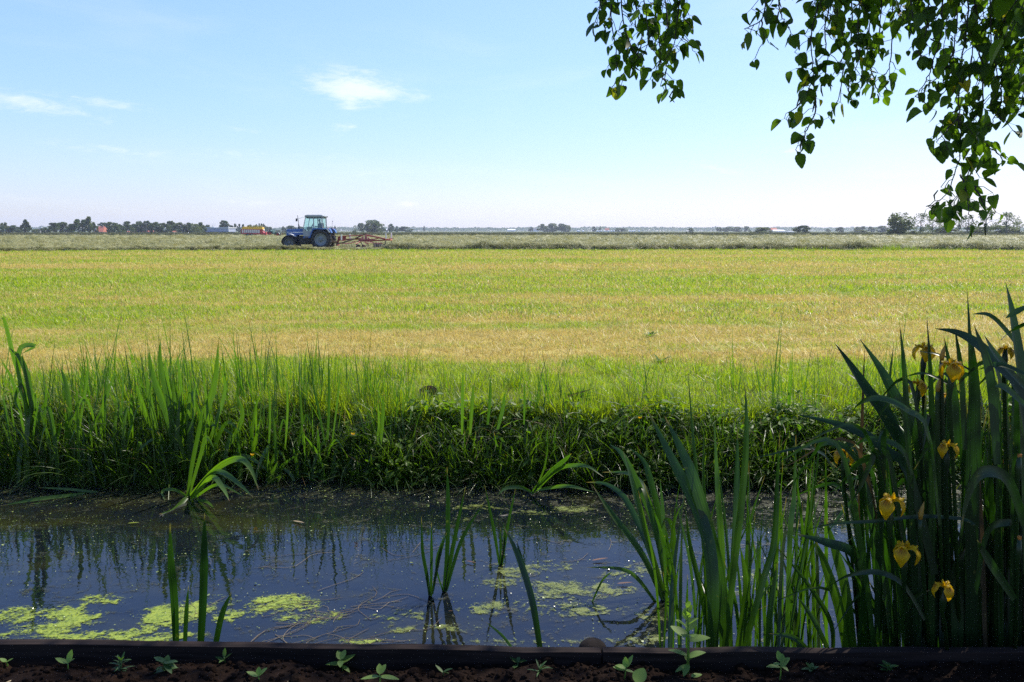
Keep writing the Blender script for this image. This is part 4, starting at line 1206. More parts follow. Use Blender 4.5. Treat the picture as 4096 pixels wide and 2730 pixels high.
def visible(p):
    """would this point (in the world) fall inside the photograph's frame, with a margin"""
    q = p - EYE
    f = q.y * math.cos(PITCH) - q.z * math.sin(PITCH)
    if f < 0.02: return False
    u = q.y * math.sin(PITCH) + q.z * math.cos(PITCH)
    return abs(q.x / f) < 0.69 and -0.5 < u / f < 0.47


SHADE_CLUMPS = [(1.2, 4.2, 4.0, 1.0), (2.4, 4.6, 4.3, 1.2), (.6, 3.6, 3.6, .8), (3.4, 4.4, 4.2, 1.2), (1.9, 3.4, 3.8, .6), (4.2, 3.9, 3.6, 1.1), (3.1, 5.3, 5.0, 1.1), (1.6, 5.0, 4.9, .9), (1.0, 5.15, 4.2, .8), (.2, .6, 3.0, 1.0), (1.6, .4, 3.2, 1.1), (-.9, 1.2, 3.3, .9), (2.6, -.4, 3.4, 1.2), (.8, -.8, 3.3, 1.1), (-.6, -.4, 3.5, 1.0), (1.8, 1.6, 3.1, .8), (3.0, 2.4, 2.9, .8), (.4, 2.2, 3.2, .7), (4.3, 4.9, 4.4, 1.0)]  # unseen leaf clumps added to shade the foreground and hold back sky light
clumps = [(BX + e2, 0.62) for (_, _, e2) in limb_ends] + [(BX + e1, 0.5) for (_, e1, _) in limb_ends] + [(Vector((x, y, z)), r_) for x, y, z, r_ in SHADE_CLUMPS]
for ci, (c0, r_) in enumerate(clumps):
    for _ in range(int((330 if 2 * len(limb_ends) <= ci < 2 * len(limb_ends) + 9 else 500) * r_)):
        v = Vector((rb.gauss(0, 1), rb.gauss(0, 1), rb.gauss(0, .75)))
        v = v.normalized() * r_ * rb.uniform(.1, 1) ** .5
        p = c0 + v - Vector((0, 0, rb.uniform(0, .25)))
        if not visible(p): crown_leaf(p - BX, rb.uniform(.05, .085))
cr.build('crown', mat_birchleaf, birch)
# ================================================================= VEHICLES
def paint(name, col, rough=0.35, dirt=(0.16, 0.13, 0.08), amt=0.35):
    m, gg, out = new_mat(name)
    oc = gg.n('ShaderNodeTexCoord').outputs['Object']
    f = gg.noise(oc, 4.0, 6.0, 0.65)
    c = gg.mix(gg.m('MULTIPLY', gg.mapr(f, 0.42, 0.75), amt), col, dirt)
    bs = gg.n('ShaderNodeBsdfPrincipled', {'Base Color': c, 'Roughness': gg.mapr(f, 0.3, 0.8, rough, min(1, rough + .3)), 'Coat Weight': 0.15})
    gg.t.links.new(bs.outputs[0], out.inputs[0]); return m


mat_blue = paint('blue_paint', (0.006, 0.085, 0.30))
mat_greyp = paint('grey_paint', (0.30, 0.32, 0.32), 0.45)
mat_light = paint('light_grey_paint', (0.62, 0.62, 0.60), 0.4)
mat_dark = paint('dark_metal', (0.015, 0.016, 0.018), 0.5, (0.06, 0.05, 0.035), 0.4)
mat_tyre = paint('tyre_rubber', (0.012, 0.012, 0.013), 0.55, (0.07, 0.06, 0.04), 0.35)
mat_rim = paint('grey_rim', (0.19, 0.215, 0.22), 0.5)
mat_frim = paint('dark_rim', (0.12, 0.13, 0.13), 0.5)
mat_redrim = paint('red_rim', (0.35, 0.015, 0.02), 0.45)
mat_red = paint('red_paint', (0.45, 0.015, 0.025), 0.4)
mat_rust = paint('worn_red_paint', (0.26, 0.032, 0.028), 0.55, (0.16, 0.08, 0.045), 0.55)
mat_pink = paint('faded_red_paint', (0.42, 0.12, 0.11), 0.55, (0.25, 0.15, 0.09), 0.6)
mat_brown = paint('muddy_steel', (0.13, 0.085, 0.045), 0.7, (0.2, 0.15, 0.08), 0.6)
mat_orange = paint('orange_paint', (0.50, 0.13, 0.06), 0.5)
mat_cream = paint('cream_board', (0.85, 0.78, 0.66), 0.6, (0.6, 0.3, 0.2), 0.4)
mat_yellow = paint('yellow_paint', (0.70, 0.42, 0.015), 0.4, (0.4, 0.25, 0.05), 0.3)
mat_slat = paint('pale_slat', (0.55, 0.50, 0.46), 0.5)
mat_dgreen = paint('dark_green_paint', (0.025, 0.055, 0.035), 0.35, (0.05, 0.05, 0.03), 0.3)
mat_seat = plain('black_seat', (0.02, 0.02, 0.022), 0.7)
mat_lampred = plain('red_lamp', (0.5, 0.03, 0.02), 0.3)
mat_lampamber = plain('amber_lamp', (0.7, 0.25, 0.02), 0.3)
mat_glass, gg, out = new_mat('tinted_cab_glass')
tb = gg.n('ShaderNodeBsdfTransparent', {0: (0.70, 0.90, 0.86, 1)})
gb = gg.n('ShaderNodeBsdfGlossy', {0: (0.8, 0.95, 0.92, 1), 'Roughness': 0.03})
mx = gg.n('ShaderNodeMixShader', {0: 0.10, 1: tb.outputs[0], 2: gb.outputs[0]}); gg.t.links.new(mx.outputs[0], out.inputs[0])


def tyre_mb(r, w, rr_, lugs=0, lug_h=0.04):
    mb = MB()
    hw = w / 2
    mb.lathe_y((0, 0, 0), [(rr_, -hw * .86), (rr_ + .02, -hw), (r * .90, -hw * 1.0), (r - .02, -hw * .86), (r, -hw * .5), (r, hw * .5), (r - .02, hw * .86), (r * .90, hw), (rr_ + .02, hw), (rr_, hw * .86)], 40)
    for k in range(lugs):
        for sgn in (-1, 1):
            a = 2 * math.pi * (k + (0.5 if sgn > 0 else 0)) / lugs
            M = Matrix.Rotation(-a, 4, 'Y') @ Matrix.Translation((r + lug_h * .4, sgn * hw * .48, 0)) @ Matrix.Rotation(sgn * 0.7, 4, 'X')
            mb.box(-lug_h, lug_h * .6, -hw * .55, hw * .55, -.028, .028, 0, M)
    return mb


def rim_mb(rr_, w, dish=0.35, hub=0.12, n=36):
    mb = MB(); hw = w / 2
    mb.lathe_y((0, 0, 0), [(rr_ + .025, -hw * .9), (rr_ + .02, -hw * .98), (rr_ - .03, -hw * .9), (rr_ - .05, -hw * .5), (rr_ * .80, -hw * dish), (rr_ * .62, -hw * dish * 1.2), (hub * 1.6, -hw * dish * .9), (hub, -hw * dish * 1.2), (hub * .9, -hw * (dish + .35)), (.001, -hw * (dish + .35))], n)
    mb.lathe_y((0, 0, 0), [(.001, hw * .3), (rr_ * .8, hw * .3), (rr_ - .05, hw * .5), (rr_ - .03, hw * .9), (rr_ + .025, hw * .9)], n)
    for k in range(8):
        a = 2 * math.pi * k / 8
        mb.tube([(hub * 1.35 * math.cos(a), -hw * dish * .7, hub * 1.35 * math.sin(a)), (hub * 1.35 * math.cos(a), -hw * (dish + .18), hub * 1.35 * math.sin(a))], .014, 6)
    return mb


def wheel(name, root, loc, r, w, rr_, rim_mat, lugs=0, flip=False, tilt=0.0):
    o = tyre_mb(r, w, rr_, lugs).build(name, mat_tyre, root, True, loc=loc)
    for p in o.data.polygons: p.use_smooth = len(p.vertices) == 4 and p.index < 40 * 9
    if flip: o.rotation_euler = (0, 0, math.pi)
    if tilt: o.rotation_euler = (0, 0, tilt)
    rim_mb(rr_, w).build('rim', rim_mat, o, True)
    return o


# ---- blue tractor ---------------------------------------------------------------------------
TS, TZ, TX = 0.00205, 1470, 1610


def tx(X): return (X - TX) * TS
def tz(Y): return (TZ - Y) * TS
def tp_(X, Y, y): return Vector((tx(X), y, tz(Y)))
def tout(pts): return [(tx(a), tz(b)) for a, b in pts]


near = at(1284, 990, 64.3)
trac = empty('blue_tractor', (near.x, 65.25, 0.0), 'blue tractor with pale cab raking hay, driver at the wheel', 'tractor')
mb = MB(); mb.prism(tout([(195, 690), (215, 960), (600, 960), (640, 905), (892, 905), (892, 655), (500, 672)]), -.36, .36)
hood = mb.build('hood', mat_blue, trac, bevel=.035)
mb = MB(); mb.prism(tout([(168, 688), (185, 975), (240, 975), (240, 962), (214, 962), (193, 688)]), -.34, .34)
mb.build('grille', mat_greyp, hood, bevel=.02)
for sy in (-.364, .360):
    mb = MB(); mb.prism(tout([(232, 780), (232, 815), (296, 815), (296, 780)]), sy, sy + .004); mb.prism(tout([(470, 780), (470, 815), (885, 815), (885, 780)]), sy, sy + .004)
    mb.build('stripe', mat_light, hood)
fc = bpy.data.curves.new('number', 'FONT'); fc.body = '7880'; fc.size = .17; fc.extrude = .003; fc.align_x = 'CENTER'; fc.materials.append(mat_light)
fo = link('number', fc, hood, (tx(382), -.366, tz(845))); fo.rotation_euler = (R(90), 0, 0)
bpy.context.view_layer.update(); nme = bpy.data.meshes.new_from_object(fo); nme.materials.clear(); nme.materials.append(mat_light); bpy.data.objects.remove(fo)
fo = link('number', nme, hood, (tx(382), -.366, tz(845))); fo.rotation_euler = (R(90), 0, 0)
mb = MB()
mb.box(tx(330), tx(1750), -.24, .24, .42, 1.12); mb.box(tx(640), tx(1250), -.42, .42, .40, .86); mb.box(tx(300), tx(560), -.62, .62, .45, .62)
mb.box(tx(1480), tx(1740), -.62, .62, .60, .95)
mb.build('chassis', mat_dark, trac, bevel=.03)
mb = MB(); mb.tube([tp_(900, 1045, -.62), tp_(1010, 1160, -.66), tp_(1140, 1160, -.66)], .02, 6); mb.box(tx(930), tx(1140), -.75, -.5, tz(1190), tz(1175))
mb.build('step', mat_dark, trac)
for sgn in (-1, 1):
    wheel('rear_wheel', trac, (0, sgn * .80, .80), .80, .44, .47, mat_rim, 20, sgn > 0)
    wheel('front_wheel', trac, (tx(355), sgn * .74, .53), .53, .34, .335, mat_frim, 16, sgn > 0)
    # front mudguard
    mb = MB(); cx, cz = tx(355), .53
    pts = []
    for k in range(13):
        a = R(12 + k * 14); pts.append((cx + .62 * math.cos(a), cz + .62 * math.sin(a)))
    inner = [(cx + .585 * math.cos(R(12 + k * 14)), cz + .585 * math.sin(R(12 + k * 14))) for k in range(12, -1, -1)]
    mb.prism(pts + inner, sgn * .74 - .19, sgn * .74 + .19)
    gd = mb.build('mudguard', mat_dark, trac)
    mb = MB(); q = [(340, 850), (430, 858), (520, 895), (612, 950)]
    up, lo = spline(q, 9), spline([(a + 2, b + 22) for a, b in q], 9)[::-1]
    y_ = sgn * .74 - sgn * .0
    mb.prism(tout([tuple(p) for p in up] + [tuple(p) for p in lo])[::-1], y_ - .21, y_ + .21)
    mb.build('mudguard_top', mat_light, gd)
    # rear fender, blue skin over dark inside
    mb = MB()
    o_ = [(1160, 1022), (1290, 690), (1330, 640), (1900, 640), (1990, 690), (2050, 820)]
    i_ = [(2010, 830), (1940, 740), (1880, 690), (1370, 690), (1320, 740), (1205, 1022)]
    mb.prism(tout(o_ + i_)[::-1], sgn * .80 - .24, sgn * .80 + .24)
    fd = mb.build('fender', mat_blue, trac, bevel=.015)
    mb = MB(); mb.prism(tout([(1210, 1022), (1325, 742), (1375, 693), (1878, 693), (1936, 743), (2000, 830), (1960, 900), (1230, 1022)])[::-1], sgn * .55 - .03, sgn * .55 + .03)
    mb.build('inner_guard', mat_dark, fd)
    mb = MB(); mb.prism(tout([(1850, 660), (1960, 815), (2005, 800), (2005, 770), (1895, 648)])[::-1], sgn * .82 - .25, sgn * .82 + .25)
    mb.build('tail_panel', mat_light, fd)
    mb = MB(); mb.box(tx(1870), tx(1915), sgn * .82 - .12, sgn * .82 + .12, tz(655), tz(625)); mb.build('tail_lamp', mat_lampred, fd)
# cab
mb = MB()
for sgn in (-1, 1):
    y0, y1 = sgn * .75, sgn * .68
    mb.tube([tp_(905, 690, y0), tp_(1012, 205, y1)], .032, 6); mb.tube([tp_(1325, 690, y0), tp_(1325, 205, y1)], .045, 6)
    mb.tube([tp_(1655, 640, y0), tp_(1655, 205, y1)], .05, 6); mb.tube([tp_(905, 690, y0), tp_(930, 960, y0)], .03, 6)
    mb.tube([tp_(1325, 690, y0), tp_(1165, 1000, y0)], .03, 6)
for (X, Y) in [(1012, 212), (1655, 212)]: mb.tube([tp_(X, Y, -.68), tp_(X, Y, .68)], .035, 6)
for (X, Y) in [(905, 690), (1655, 640)]: mb.tube([tp_(X, Y, -.75), tp_(X, Y, .75)], .035, 6)
mb.box(tx(1340), tx(1655), -.72, .72, tz(665), tz(642)); mb.box(tx(905), tx(1200), -.72, .72, tz(1015), tz(985))
mb.build('cab_frame', mat_greyp, trac)
mb = MB(); mb.prism(tout([(985, 205), (1700, 205), (1715, 175), (1700, 148), (1640, 132), (1020, 130), (990, 150), (978, 180)])[::-1], -.76, .76)
roof = mb.build('roof', mat_greyp, trac, bevel=.04)
mb = MB()
for X in (1060, 1310, 1640): mb.tube([tp_(X, 122, -.7), tp_(X, 122, .7)], .014, 6)
for y_ in (-.7, .7): mb.tube([tp_(1060, 122, y_), tp_(1640, 122, y_)], .014, 6)
mb.build('roof_rail', mat_light, roof)
mb = MB(); mb.box(tx(1040), tx(1650), -.62, .62, tz(262), tz(215)); mb.build('headlining', mat_dark, roof)
for sgn in (-1, 1):
    mb = MB(); mb.tube([tp_(1690, 190, sgn * .58), tp_(1735, 190, sgn * .58)], .05, 10); mb.build('work_lamp', mat_dark, roof)
    y0 = sgn * .755
    mb = MB(); mb.prism(tout([(915, 700), (935, 955), (1170, 955), (1290, 690), (1160, 745), (990, 745), (958, 640)])[::-1], y0 - .02, y0 + .02)
    dr = mb.build('door', mat_greyp, trac)
    mb = MB(); mb.add([tp_(1020, 228, sgn * .69), tp_(1298, 228, sgn * .69), tp_(1295, 640, sgn * .745), tp_(1160, 742, sgn * .75), tp_(990, 742, sgn * .75), tp_(955, 640, sgn * .745)], [(0, 1, 2, 3, 4, 5)])
    mb.build('pane', mat_glass, dr)
    mb = MB(); mb.add([tp_(1352, 228, sgn * .69), tp_(1612, 228, sgn * .69), tp_(1612, 638, sgn * .745), tp_(1352, 638, sgn * .745)], [(0, 1, 2, 3)])
    mb.build('window', mat_glass, trac)
mb = MB(); mb.add([tp_(900, 660, -.70), tp_(900, 660, .70), tp_(1005, 225, .64), tp_(1005, 225, -.64)], [(0, 1, 2, 3)]); mb.build('windscreen', mat_glass, trac)
mb = MB(); mb.add([tp_(1672, 640, -.70), tp_(1672, 640, .70), tp_(1668, 225, .64), tp_(1668, 225, -.64)], [(0, 1, 2, 3)]); mb.build('rear_window', mat_glass, trac)
mb = MB(); mb.prism(tout([(905, 960), (905, 1020), (1160, 1020), (1180, 960)])[::-1], -.77, .77); sl = mb.build('sill', mat_blue, trac)
mb = MB(); mb.box(tx(975), tx(1095), -.776, -.772, tz(1008), tz(966)); mb.build('plate', mat_brown, sl)
mb = MB(); mb.tube([tp_(632, 662, .18), tp_(625, 482, .18)], .05, 10); mb.tube([tp_(622, 490, .18), tp_(608, 300, .18), tp_(590, 128, .18)], .022, 8); mb.build('exhaust', mat_dark, trac, True)
mb = MB(); mb.tube([tp_(985, 215, -.72), tp_(950, 212, -.95), tp_(745, 285, -1.05)], .012, 6)
ma = mb.build('mirror_arm', mat_light, trac)
mb = MB(); M = Matrix.Translation(tp_(708, 320, -1.06)) @ Matrix.Rotation(.1, 4, 'Y'); mb.box(-.07, .07, -.03, .03, -.12, .12, 0, M); mb.build('mirror', mat_dark, ma, bevel=.015)
mb = MB(); mb.tube([tp_(1930, 640, .3), tp_(1950, 385, .3)], .01, 5); mb.tube([tp_(1940, 385, .3), tp_(1965, 350, .3)], .03, 6); mb.build('rod_lamp', mat_dark, trac)
mb = MB(); mb.box(tx(1420), tx(1600), -.25, .25, tz(760), tz(690)); mb.box(tx(1580), tx(1625), -.25, .25, tz(700), tz(440)); mb.build('seat', mat_seat, trac, bevel=.04)
mb = MB()
ring = [tp_(1190, 530, 0) + Vector((.10 * math.cos(k * .449), .19 * math.sin(k * .449), .15 * math.cos(k * .449))) for k in range(15)]
mb.tube(ring, .014, 6, cap=False); mb.tube([tp_(1190, 530, 0), tp_(1120, 700, 0)], .03, 8); mb.tube([ring[0], ring[7]], .01, 5); mb.tube([ring[3], ring[10]], .01, 5)
mb.build('steering_wheel', mat_dark, trac)
mb = MB(); mb.prism(tout([(985, 690), (1000, 600), (1120, 575), (1190, 700)])[::-1], -.3, .3); mb.build('dashboard', mat_dark, trac, bevel=.02)
mb = MB()
for y_ in (-.38, .38): mb.tube([tp_(1740, 1130, y_), tp_(2180, 1165, y_ * .9)], .03, 6)
mb.tube([tp_(1740, 880, 0), tp_(2180, 960, 0)], .03, 6); mb.tube([tp_(2050, 1150, -.36), tp_(1900, 900, -.3)], .02, 6)
mb.build('linkage', mat_brown, trac)
mb = MB(); M = Matrix.Translation(tp_(1660, 600, -.5)); mb.lathe_y((0, 0, 0), [(.001, -.03), (.05, -.03), (.05, .03), (.001, .03)], 10); mb.v = [tuple(M @ Vector((a, c, b))) for a, b, c in mb.v]; mb.build('beacon', mat_lampamber, trac)

# driver: one continuous body
def person_body(name, joints, bones, mats, parent=None):
    me = bpy.data.meshes.new(name)
    me.from_pydata([j[0] for j in joints], bones, [])
    o = link(name, me, parent)
    bm = bmesh.new(); bm.from_mesh(me)
    sk = bm.verts.layers.skin.verify(); bm.verts.ensure_lookup_table()
    for v, j in zip(bm.verts, joints):
        v[sk].radius = (j[1], j[2] if len(j) > 2 else j[1]); v[sk].use_root = False
    bm.verts[0][sk].use_root = True
    bm.to_mesh(me); bm.free()
    o.modifiers.new('skin', 'SKIN').use_smooth_shade = True
    ss = o.modifiers.new('smooth', 'SUBSURF'); ss.levels = 2; ss.render_levels = 2
    me.materials.append(mats)
    return o


mat_driver, gg, out = new_mat('driver_clothes_and_skin')
oc = gg.n('ShaderNodeTexCoord').outputs['Object']
sz_ = gg.n('ShaderNodeSeparateXYZ', {0: oc})
isk = gg.m('GREATER_THAN', sz_.outputs[2], .575)
isl_ = gg.m('MULTIPLY', gg.m('LESS_THAN', sz_.outputs[0], -.40), gg.m('GREATER_THAN', sz_.outputs[2], .15))
wv_ = gg.noise(oc, 30.0, 3.0)
cloth = gg.mix(wv_, (0.012, 0.018, 0.035), (0.03, 0.04, 0.07))
cc = gg.mix(gg.m('MAXIMUM', isk, isl_), cloth, (0.38, 0.21, 0.14))
bs = gg.n('ShaderNodeBsdfPrincipled', {'Base Color': cc, 'Roughness': 0.75}); gg.t.links.new(bs.outputs[0], out.inputs[0])
hip = tp_(1505, 690, 0)
J = [((0, 0, .02), .15, .17), ((.01, 0, .22), .15, .18), ((-.02, 0, .42), .14, .20), ((-.03, 0, .52), .08, .09), ((-.045, 0, .60), .058, .058), ((-.06, 0, .70), .095, .082), ((-.06, 0, .78), .085, .078),
     ((-.02, -.20, .46), .07), ((-.12, -.27, .24), .05), ((-.36, -.16, .24), .04), ((-.45, -.14, .27), .035), ((-.02, .20, .46), .07), ((-.12, .27, .24), .05), ((-.36, .16, .24), .04), ((-.45, .14, .27), .035),
     ((-.10, -.11, .02), .095), ((-.45, -.12, .06), .075), ((-.52, -.12, -.30), .05), ((-.62, -.12, -.33), .04), ((-.10, .11, .02), .095), ((-.45, .12, .06), .075), ((-.52, .12, -.30), .05), ((-.62, .12, -.33), .04),
     ((-.145, 0, .695), .022)]
BN = [(0, 1), (1, 2), (2, 3), (3, 4), (4, 5), (5, 6), (2, 7), (7, 8), (8, 9), (9, 10), (2, 11), (11, 12), (12, 13), (13, 14), (0, 15), (15, 16), (16, 17), (17, 18), (0, 19), (19, 20), (20, 21), (21, 22), (5, 23)]
drv = person_body('person', J, BN, mat_driver)
drv.location = trac.location + hip
tag(drv, 'person in dark clothes sitting in the blue tractor cab with hands on the wheel', 'person')
mb = MB()
for i in range(5):
    th = i / 4 * math.pi / 2
    for k in range(12): mb.v.append((-.055 + .10 * math.cos(th) * math.cos(k * .5236), .09 * math.cos(th) * math.sin(k * .5236), .735 + .115 * math.sin(th)))
mb.f = [(i * 12 + k, i * 12 + (k + 1) % 12, (i + 1) * 12 + (k + 1) % 12, (i + 1) * 12 + k) for i in range(4) for k in range(12)]; mb.mi = [0] * len(mb.f)
mb.build('hair', mat_seat, drv, True)

# ---- hay rake behind the tractor --------------------------------------------------------------
KS = 0.00228


def kp(X, Y, y=0.0): return Vector((X * KS, y, (885 - Y) * KS))


ko = at(1320, 990, 65.25)
rake = empty('hay_rake', (ko.x + .02, 65.25, 0), 'worn red rotary hay rake towed behind the blue tractor', 'hay rake')
mb = MB(); mb.tube([kp(325, 435), kp(290, 590), kp(250, 745)], .085, 8); mb.box(.55, .66, -.45, .45, .30, .42); mb.build('hitch_mast', mat_rust, rake)
mb = MB(); ol = [(330, 440), (590, 400), (575, 450), (570, 490), (590, 545), (330, 555)]
mb.prism([(a * KS, (885 - b) * KS) for a, b in ol][::-1], -.06, .06); mb.build('head_plate', mat_rust, rake)
mb = MB()
for y_ in (-.12, .12): mb.tube([kp(330, 432, y_), kp(700, 405, y_), kp(1180, 388, y_ * .5)], 0.0390, 6)
mb.tube([kp(320, 555), kp(800, 525), kp(1100, 508)], 0.0585, 6); mb.tube([kp(1310, 380), kp(1560, 430), kp(1990, 520)], 0.0650, 6); mb.tube([kp(1080, 540), kp(1580, 530), kp(1780, 470)], 0.0390, 6)
mb.tube([kp(1280, 565), kp(1600, 575), kp(1990, 552)], 0.0520, 6); mb.tube([kp(1990, 520), kp(2280, 498)], 0.0234, 6); mb.tube([kp(1600, 440, .1), kp(1605, 540, .1)], .012, 5)
fr = mb.build('frame', mat_rust, rake)
mb = MB(); mb.tube([kp(230, 690, -.15), kp(500, 640, -.15), kp(900, 510, -.1), kp(1160, 375), kp(1315, 318)], 0.0585, 6); mb.tube([kp(-30, 610), kp(240, 640)], 0.0585, 6); mb.tube([kp(1150, 395, .2), kp(1240, 330, .1), kp(1320, 330)], 0.0455, 6)
mb.build('strut', mat_brown, rake)
mb = MB(); mb.prism([(a * KS, (885 - b) * KS) for a, b in [(1100, 555), (1160, 430), (1222, 425), (1215, 560)]][::-1], -.28, -.22); mb.build('gear_plate', mat_pink, rake); mb = MB(); mb.prism([(a * KS, (885 - b) * KS) for a, b in [(1245, 520), (1250, 360), (1330, 380), (1345, 520)]][::-1], -.18, -.1); mb.build('gear_plate', mat_pink, rake); mb = MB()
mb.prism([(a * KS, (885 - b) * KS) for a, b in [(1345, 520), (1350, 450), (1430, 520)]][::-1], .1, .16); mb.build('gear_plate', mat_pink, rake)
mb = MB(); mb.box(kp(1030, 0).x, kp(1570, 0).x, -.2, .2, kp(0, 600).z, kp(0, 525).z); mb.build('gearbox', mat_rust, rake, bevel=.03)
mb = MB(); cx = kp(1150, 595)
for (r0, z0, r1, z1) in [(.08, .07, .34, .03), (.34, .03, .34, -.02), (.34, -.02, .05, -.03)]:
    n = 28; vs = []
    for (r_, z_) in ((r0, z0), (r1, z1)):
        vs += [(cx.x + r_ * math.cos(6.2832 * k / n), r_ * math.sin(6.2832 * k / n), cx.z + z_) for k in range(n)]
    mb.add(vs, [(k, (k + 1) % n, n + (k + 1) % n, n + k) for k in range(n)])
mb.build('rotor_cover', mat_pink, rake, True)
for k in range(10):
    a = 2 * math.pi * k / 10 + .15; ca, sa = math.cos(a), math.sin(a)
    mb = MB()
    q = lambda r_, Z: Vector((cx.x + ca * r_, sa * r_, Z))
    mb.tube([q(.3, cx.z), q(.75, cx.z - .03), q(.85, cx.z - .12), q(1.05, cx.z - .14), q(1.65, cx.z - .20)], .026, 6)
    arm = mb.build('rotor_arm', mat_pink if k % 2 else mat_rust, rake)
    mb = MB()
    for j in range(4):
        b0 = q(1.1 + .17 * j, cx.z - .17); mb.tube([b0, b0 + Vector((-sa * .06, ca * .06, -.3)), b0 + Vector((-sa * .12, ca * .12, -.46))], .008, 4)
    mb.build('tine', mat_dark, arm)
mb = MB()
for j in range(24):
    u = j / 23
    mb.add([Vector((kp(1640 + 100 * u, 0).x, -1.2 + 2.6 * u, kp(0, 650).z)), Vector((kp(1640 + 100 * (u + .043), 0).x, -1.2 + 2.6 * (u + .043), kp(0, 650).z)), Vector((kp(1650 + 100 * (u + .043), 0).x + .05 * math.sin(j), -1.2 + 2.6 * (u + .043), .10)), Vector((kp(1650 + 100 * u, 0).x + .05 * math.sin(j - 1), -1.2 + 2.6 * u, .10))], [(0, 1, 2, 3)])
mb.build('swath_curtain', mat_seat, rake)
for (X, Y0, Y1, y_) in [(465, 365, 560, -.6), (668, 343, 512, .55), (2022, 300, 512, -.35), (2163, 298, 500, .4)]:
    mb = MB(); mb.box(kp(X - 26, 0).x, kp(X + 26, 0).x, y_ - .02, y_ + .02, kp(0, Y1).z, kp(0, Y0).z); mb.build('warning_board', mat_cream, rake, bevel=.01)
mb = MB(); mb.box(kp(1995, 0).x, kp(2190, 0).x, -.42, .42, kp(0, 572).z, kp(0, 522).z); mb.build('cross_bar', mat_orange, rake, bevel=.01)
mb = MB(); mb.box(kp(465, 0).x, kp(570, 0).x, -.62, -.55, kp(0, 585).z, kp(0, 560).z); mb.build('cross_bar', mat_orange, rake, bevel=.01)
mb = MB(); mb.tube([kp(2000, 575, -.4), kp(2000, 720, -.4), kp(2000, 780, -.5)], 0.0390, 6); mb.build('wheel_leg', mat_dark, rake)
mb = MB(); mb.tube([kp(2175, 570, .4), kp(2165, 660, .4)], 0.0260, 6); mb.build('wheel_leg', mat_dark, rake)
mb = MB(); mb.tube([kp(960, 690, -.3), kp(1010, 800, -.3)], 0.0390, 6); mb.build('wheel_leg', mat_dark, rake)
mb = MB(); mb.tube([kp(1060, 610, .2), kp(1110, 680, .2), kp(1160, 790, .2)], 0.0390, 6); mb.build('wheel_leg', mat_dark, rake)
wheel('wheel', rake, kp(1030, 800, -.35), .19, .15, .11, mat_rust, tilt=.5); wheel('wheel', rake, kp(1170, 800, .3), .18, .15, .11, mat_rust, tilt=.5); wheel('wheel', rake, kp(2000, 782, -.55), .235, .16, .10, mat_dark)

# ---- loaded forage wagon and its tractor, far off ----------------------------------------------
WD = 212.0
WS = 0.08075 * WD / F * 1.04
wo_ = at(950, 940, WD)


def wp(X, Y, y=0.0): return Vector((X * WS, y, (672 - Y) * WS))
def wout(pts): return [(p[0] * WS, (672 - p[1]) * WS) for p in pts][::-1]


wag = empty('forage_wagon', (wo_.x, WD, 0), 'red and yellow forage wagon heaped with cut grass', 'wagon')
mb = MB(); mb.box(wp(225, 0).x, wp(1150, 0).x, -.78, .78, wp(0, 520).z, wp(0, 330).z); mb.build('load_space', mat_dark, wag)
mb = MB()
for sgn in (-1, 1):
    y_ = sgn * .82
    mb.prism(wout([(215, 500), (215, 540), (1100, 580), (1150, 540), (1130, 515)]), y_ - .05, y_ + .05); mb.prism(wout([(225, 315), (225, 340), (1130, 355), (1130, 335)]), y_ - .05, y_ + .05)
    mb.prism(wout([(225, 330), (250, 330), (250, 510), (225, 510)]), y_ - .05, y_ + .05); mb.prism(wout([(350, 330), (372, 330), (355, 510), (335, 510)]), y_ - .05, y_ + .05)
    mb.prism(wout([(1110, 345), (1150, 345), (1150, 540), (1110, 540)]), y_ - .05, y_ + .05)
    mb.tube([wp(262, 490, y_), wp(350, 390, y_)], .035, 5)
mb.box(wp(215, 0).x, wp(240, 0).x, -.87, .87, wp(0, 530).z, wp(0, 320).z); mb.build('frame', mat_red, wag)
for sgn in (-1, 1):
    for k in range(9):
        X0 = 262 + k * 95; mb = MB(); mb.box(wp(X0, 0).x, wp(X0 + 76, 0).x, sgn * .83 - .03, sgn * .83 + .03, wp(0, 498 + k * 2).z, wp(0, 342 + k * 1.5).z); mb.build('side_panel', mat_slat, wag)
mb = MB(); top = [(255, 310), (340, 205), (450, 210), (470, 240), (620, 205), (760, 250), (900, 215), (1060, 235), (1230, 240), (1235, 335), (1140, 335)]
mb.prism(wout(top[:] + [(255, 318)]), -.86, .86); mb.build('yellow_hood', mat_yellow, wag, bevel=.03)
mb = MB()
for k in range(260):
    X = random.uniform(470, 1180); p = wp(X, 235 - 34 * abs(math.sin((X - 470) / 142 * math.pi / 2)) * 1.0, random.uniform(-.8, .8)) + Vector((0, 0, random.uniform(-.1, .12)))
    d = Vector((random.gauss(0, 1), random.gauss(0, 1), random.gauss(0, .6))).normalized() * .28; s_ = d.orthogonal().normalized() * .08
    mb.add([p - d - s_, p - d + s_, p + d + s_, p + d - s_], [(0, 1, 2, 3)])
mb.build('grass_load', mat_haytuft, wag)
mb = MB(); mb.prism(wout([(1150, 340), (1250, 340), (1240, 440), (1300, 500), (1380, 450), (1390, 600), (1330, 600), (1300, 570), (1150, 590)]), -.7, .7); mb.build('pickup_housing', mat_red, wag, bevel=.04)
mb = MB(); mb.tube([wp(1330, 600), wp(1400, 640), wp(1470, 640)], .09, 6); mb.build('drawbar', mat_red, wag); mb = MB(); mb.tube([wp(1080, 620, -.6), wp(1180, 650, -.6)], .2, 8); mb.build('pickup_reel', mat_red, wag)
mb = MB(); mb.tube([wp(1240, 375, -.5), wp(1240, 375, .5)], .22, 12); mb.build('roller', mat_light, wag)
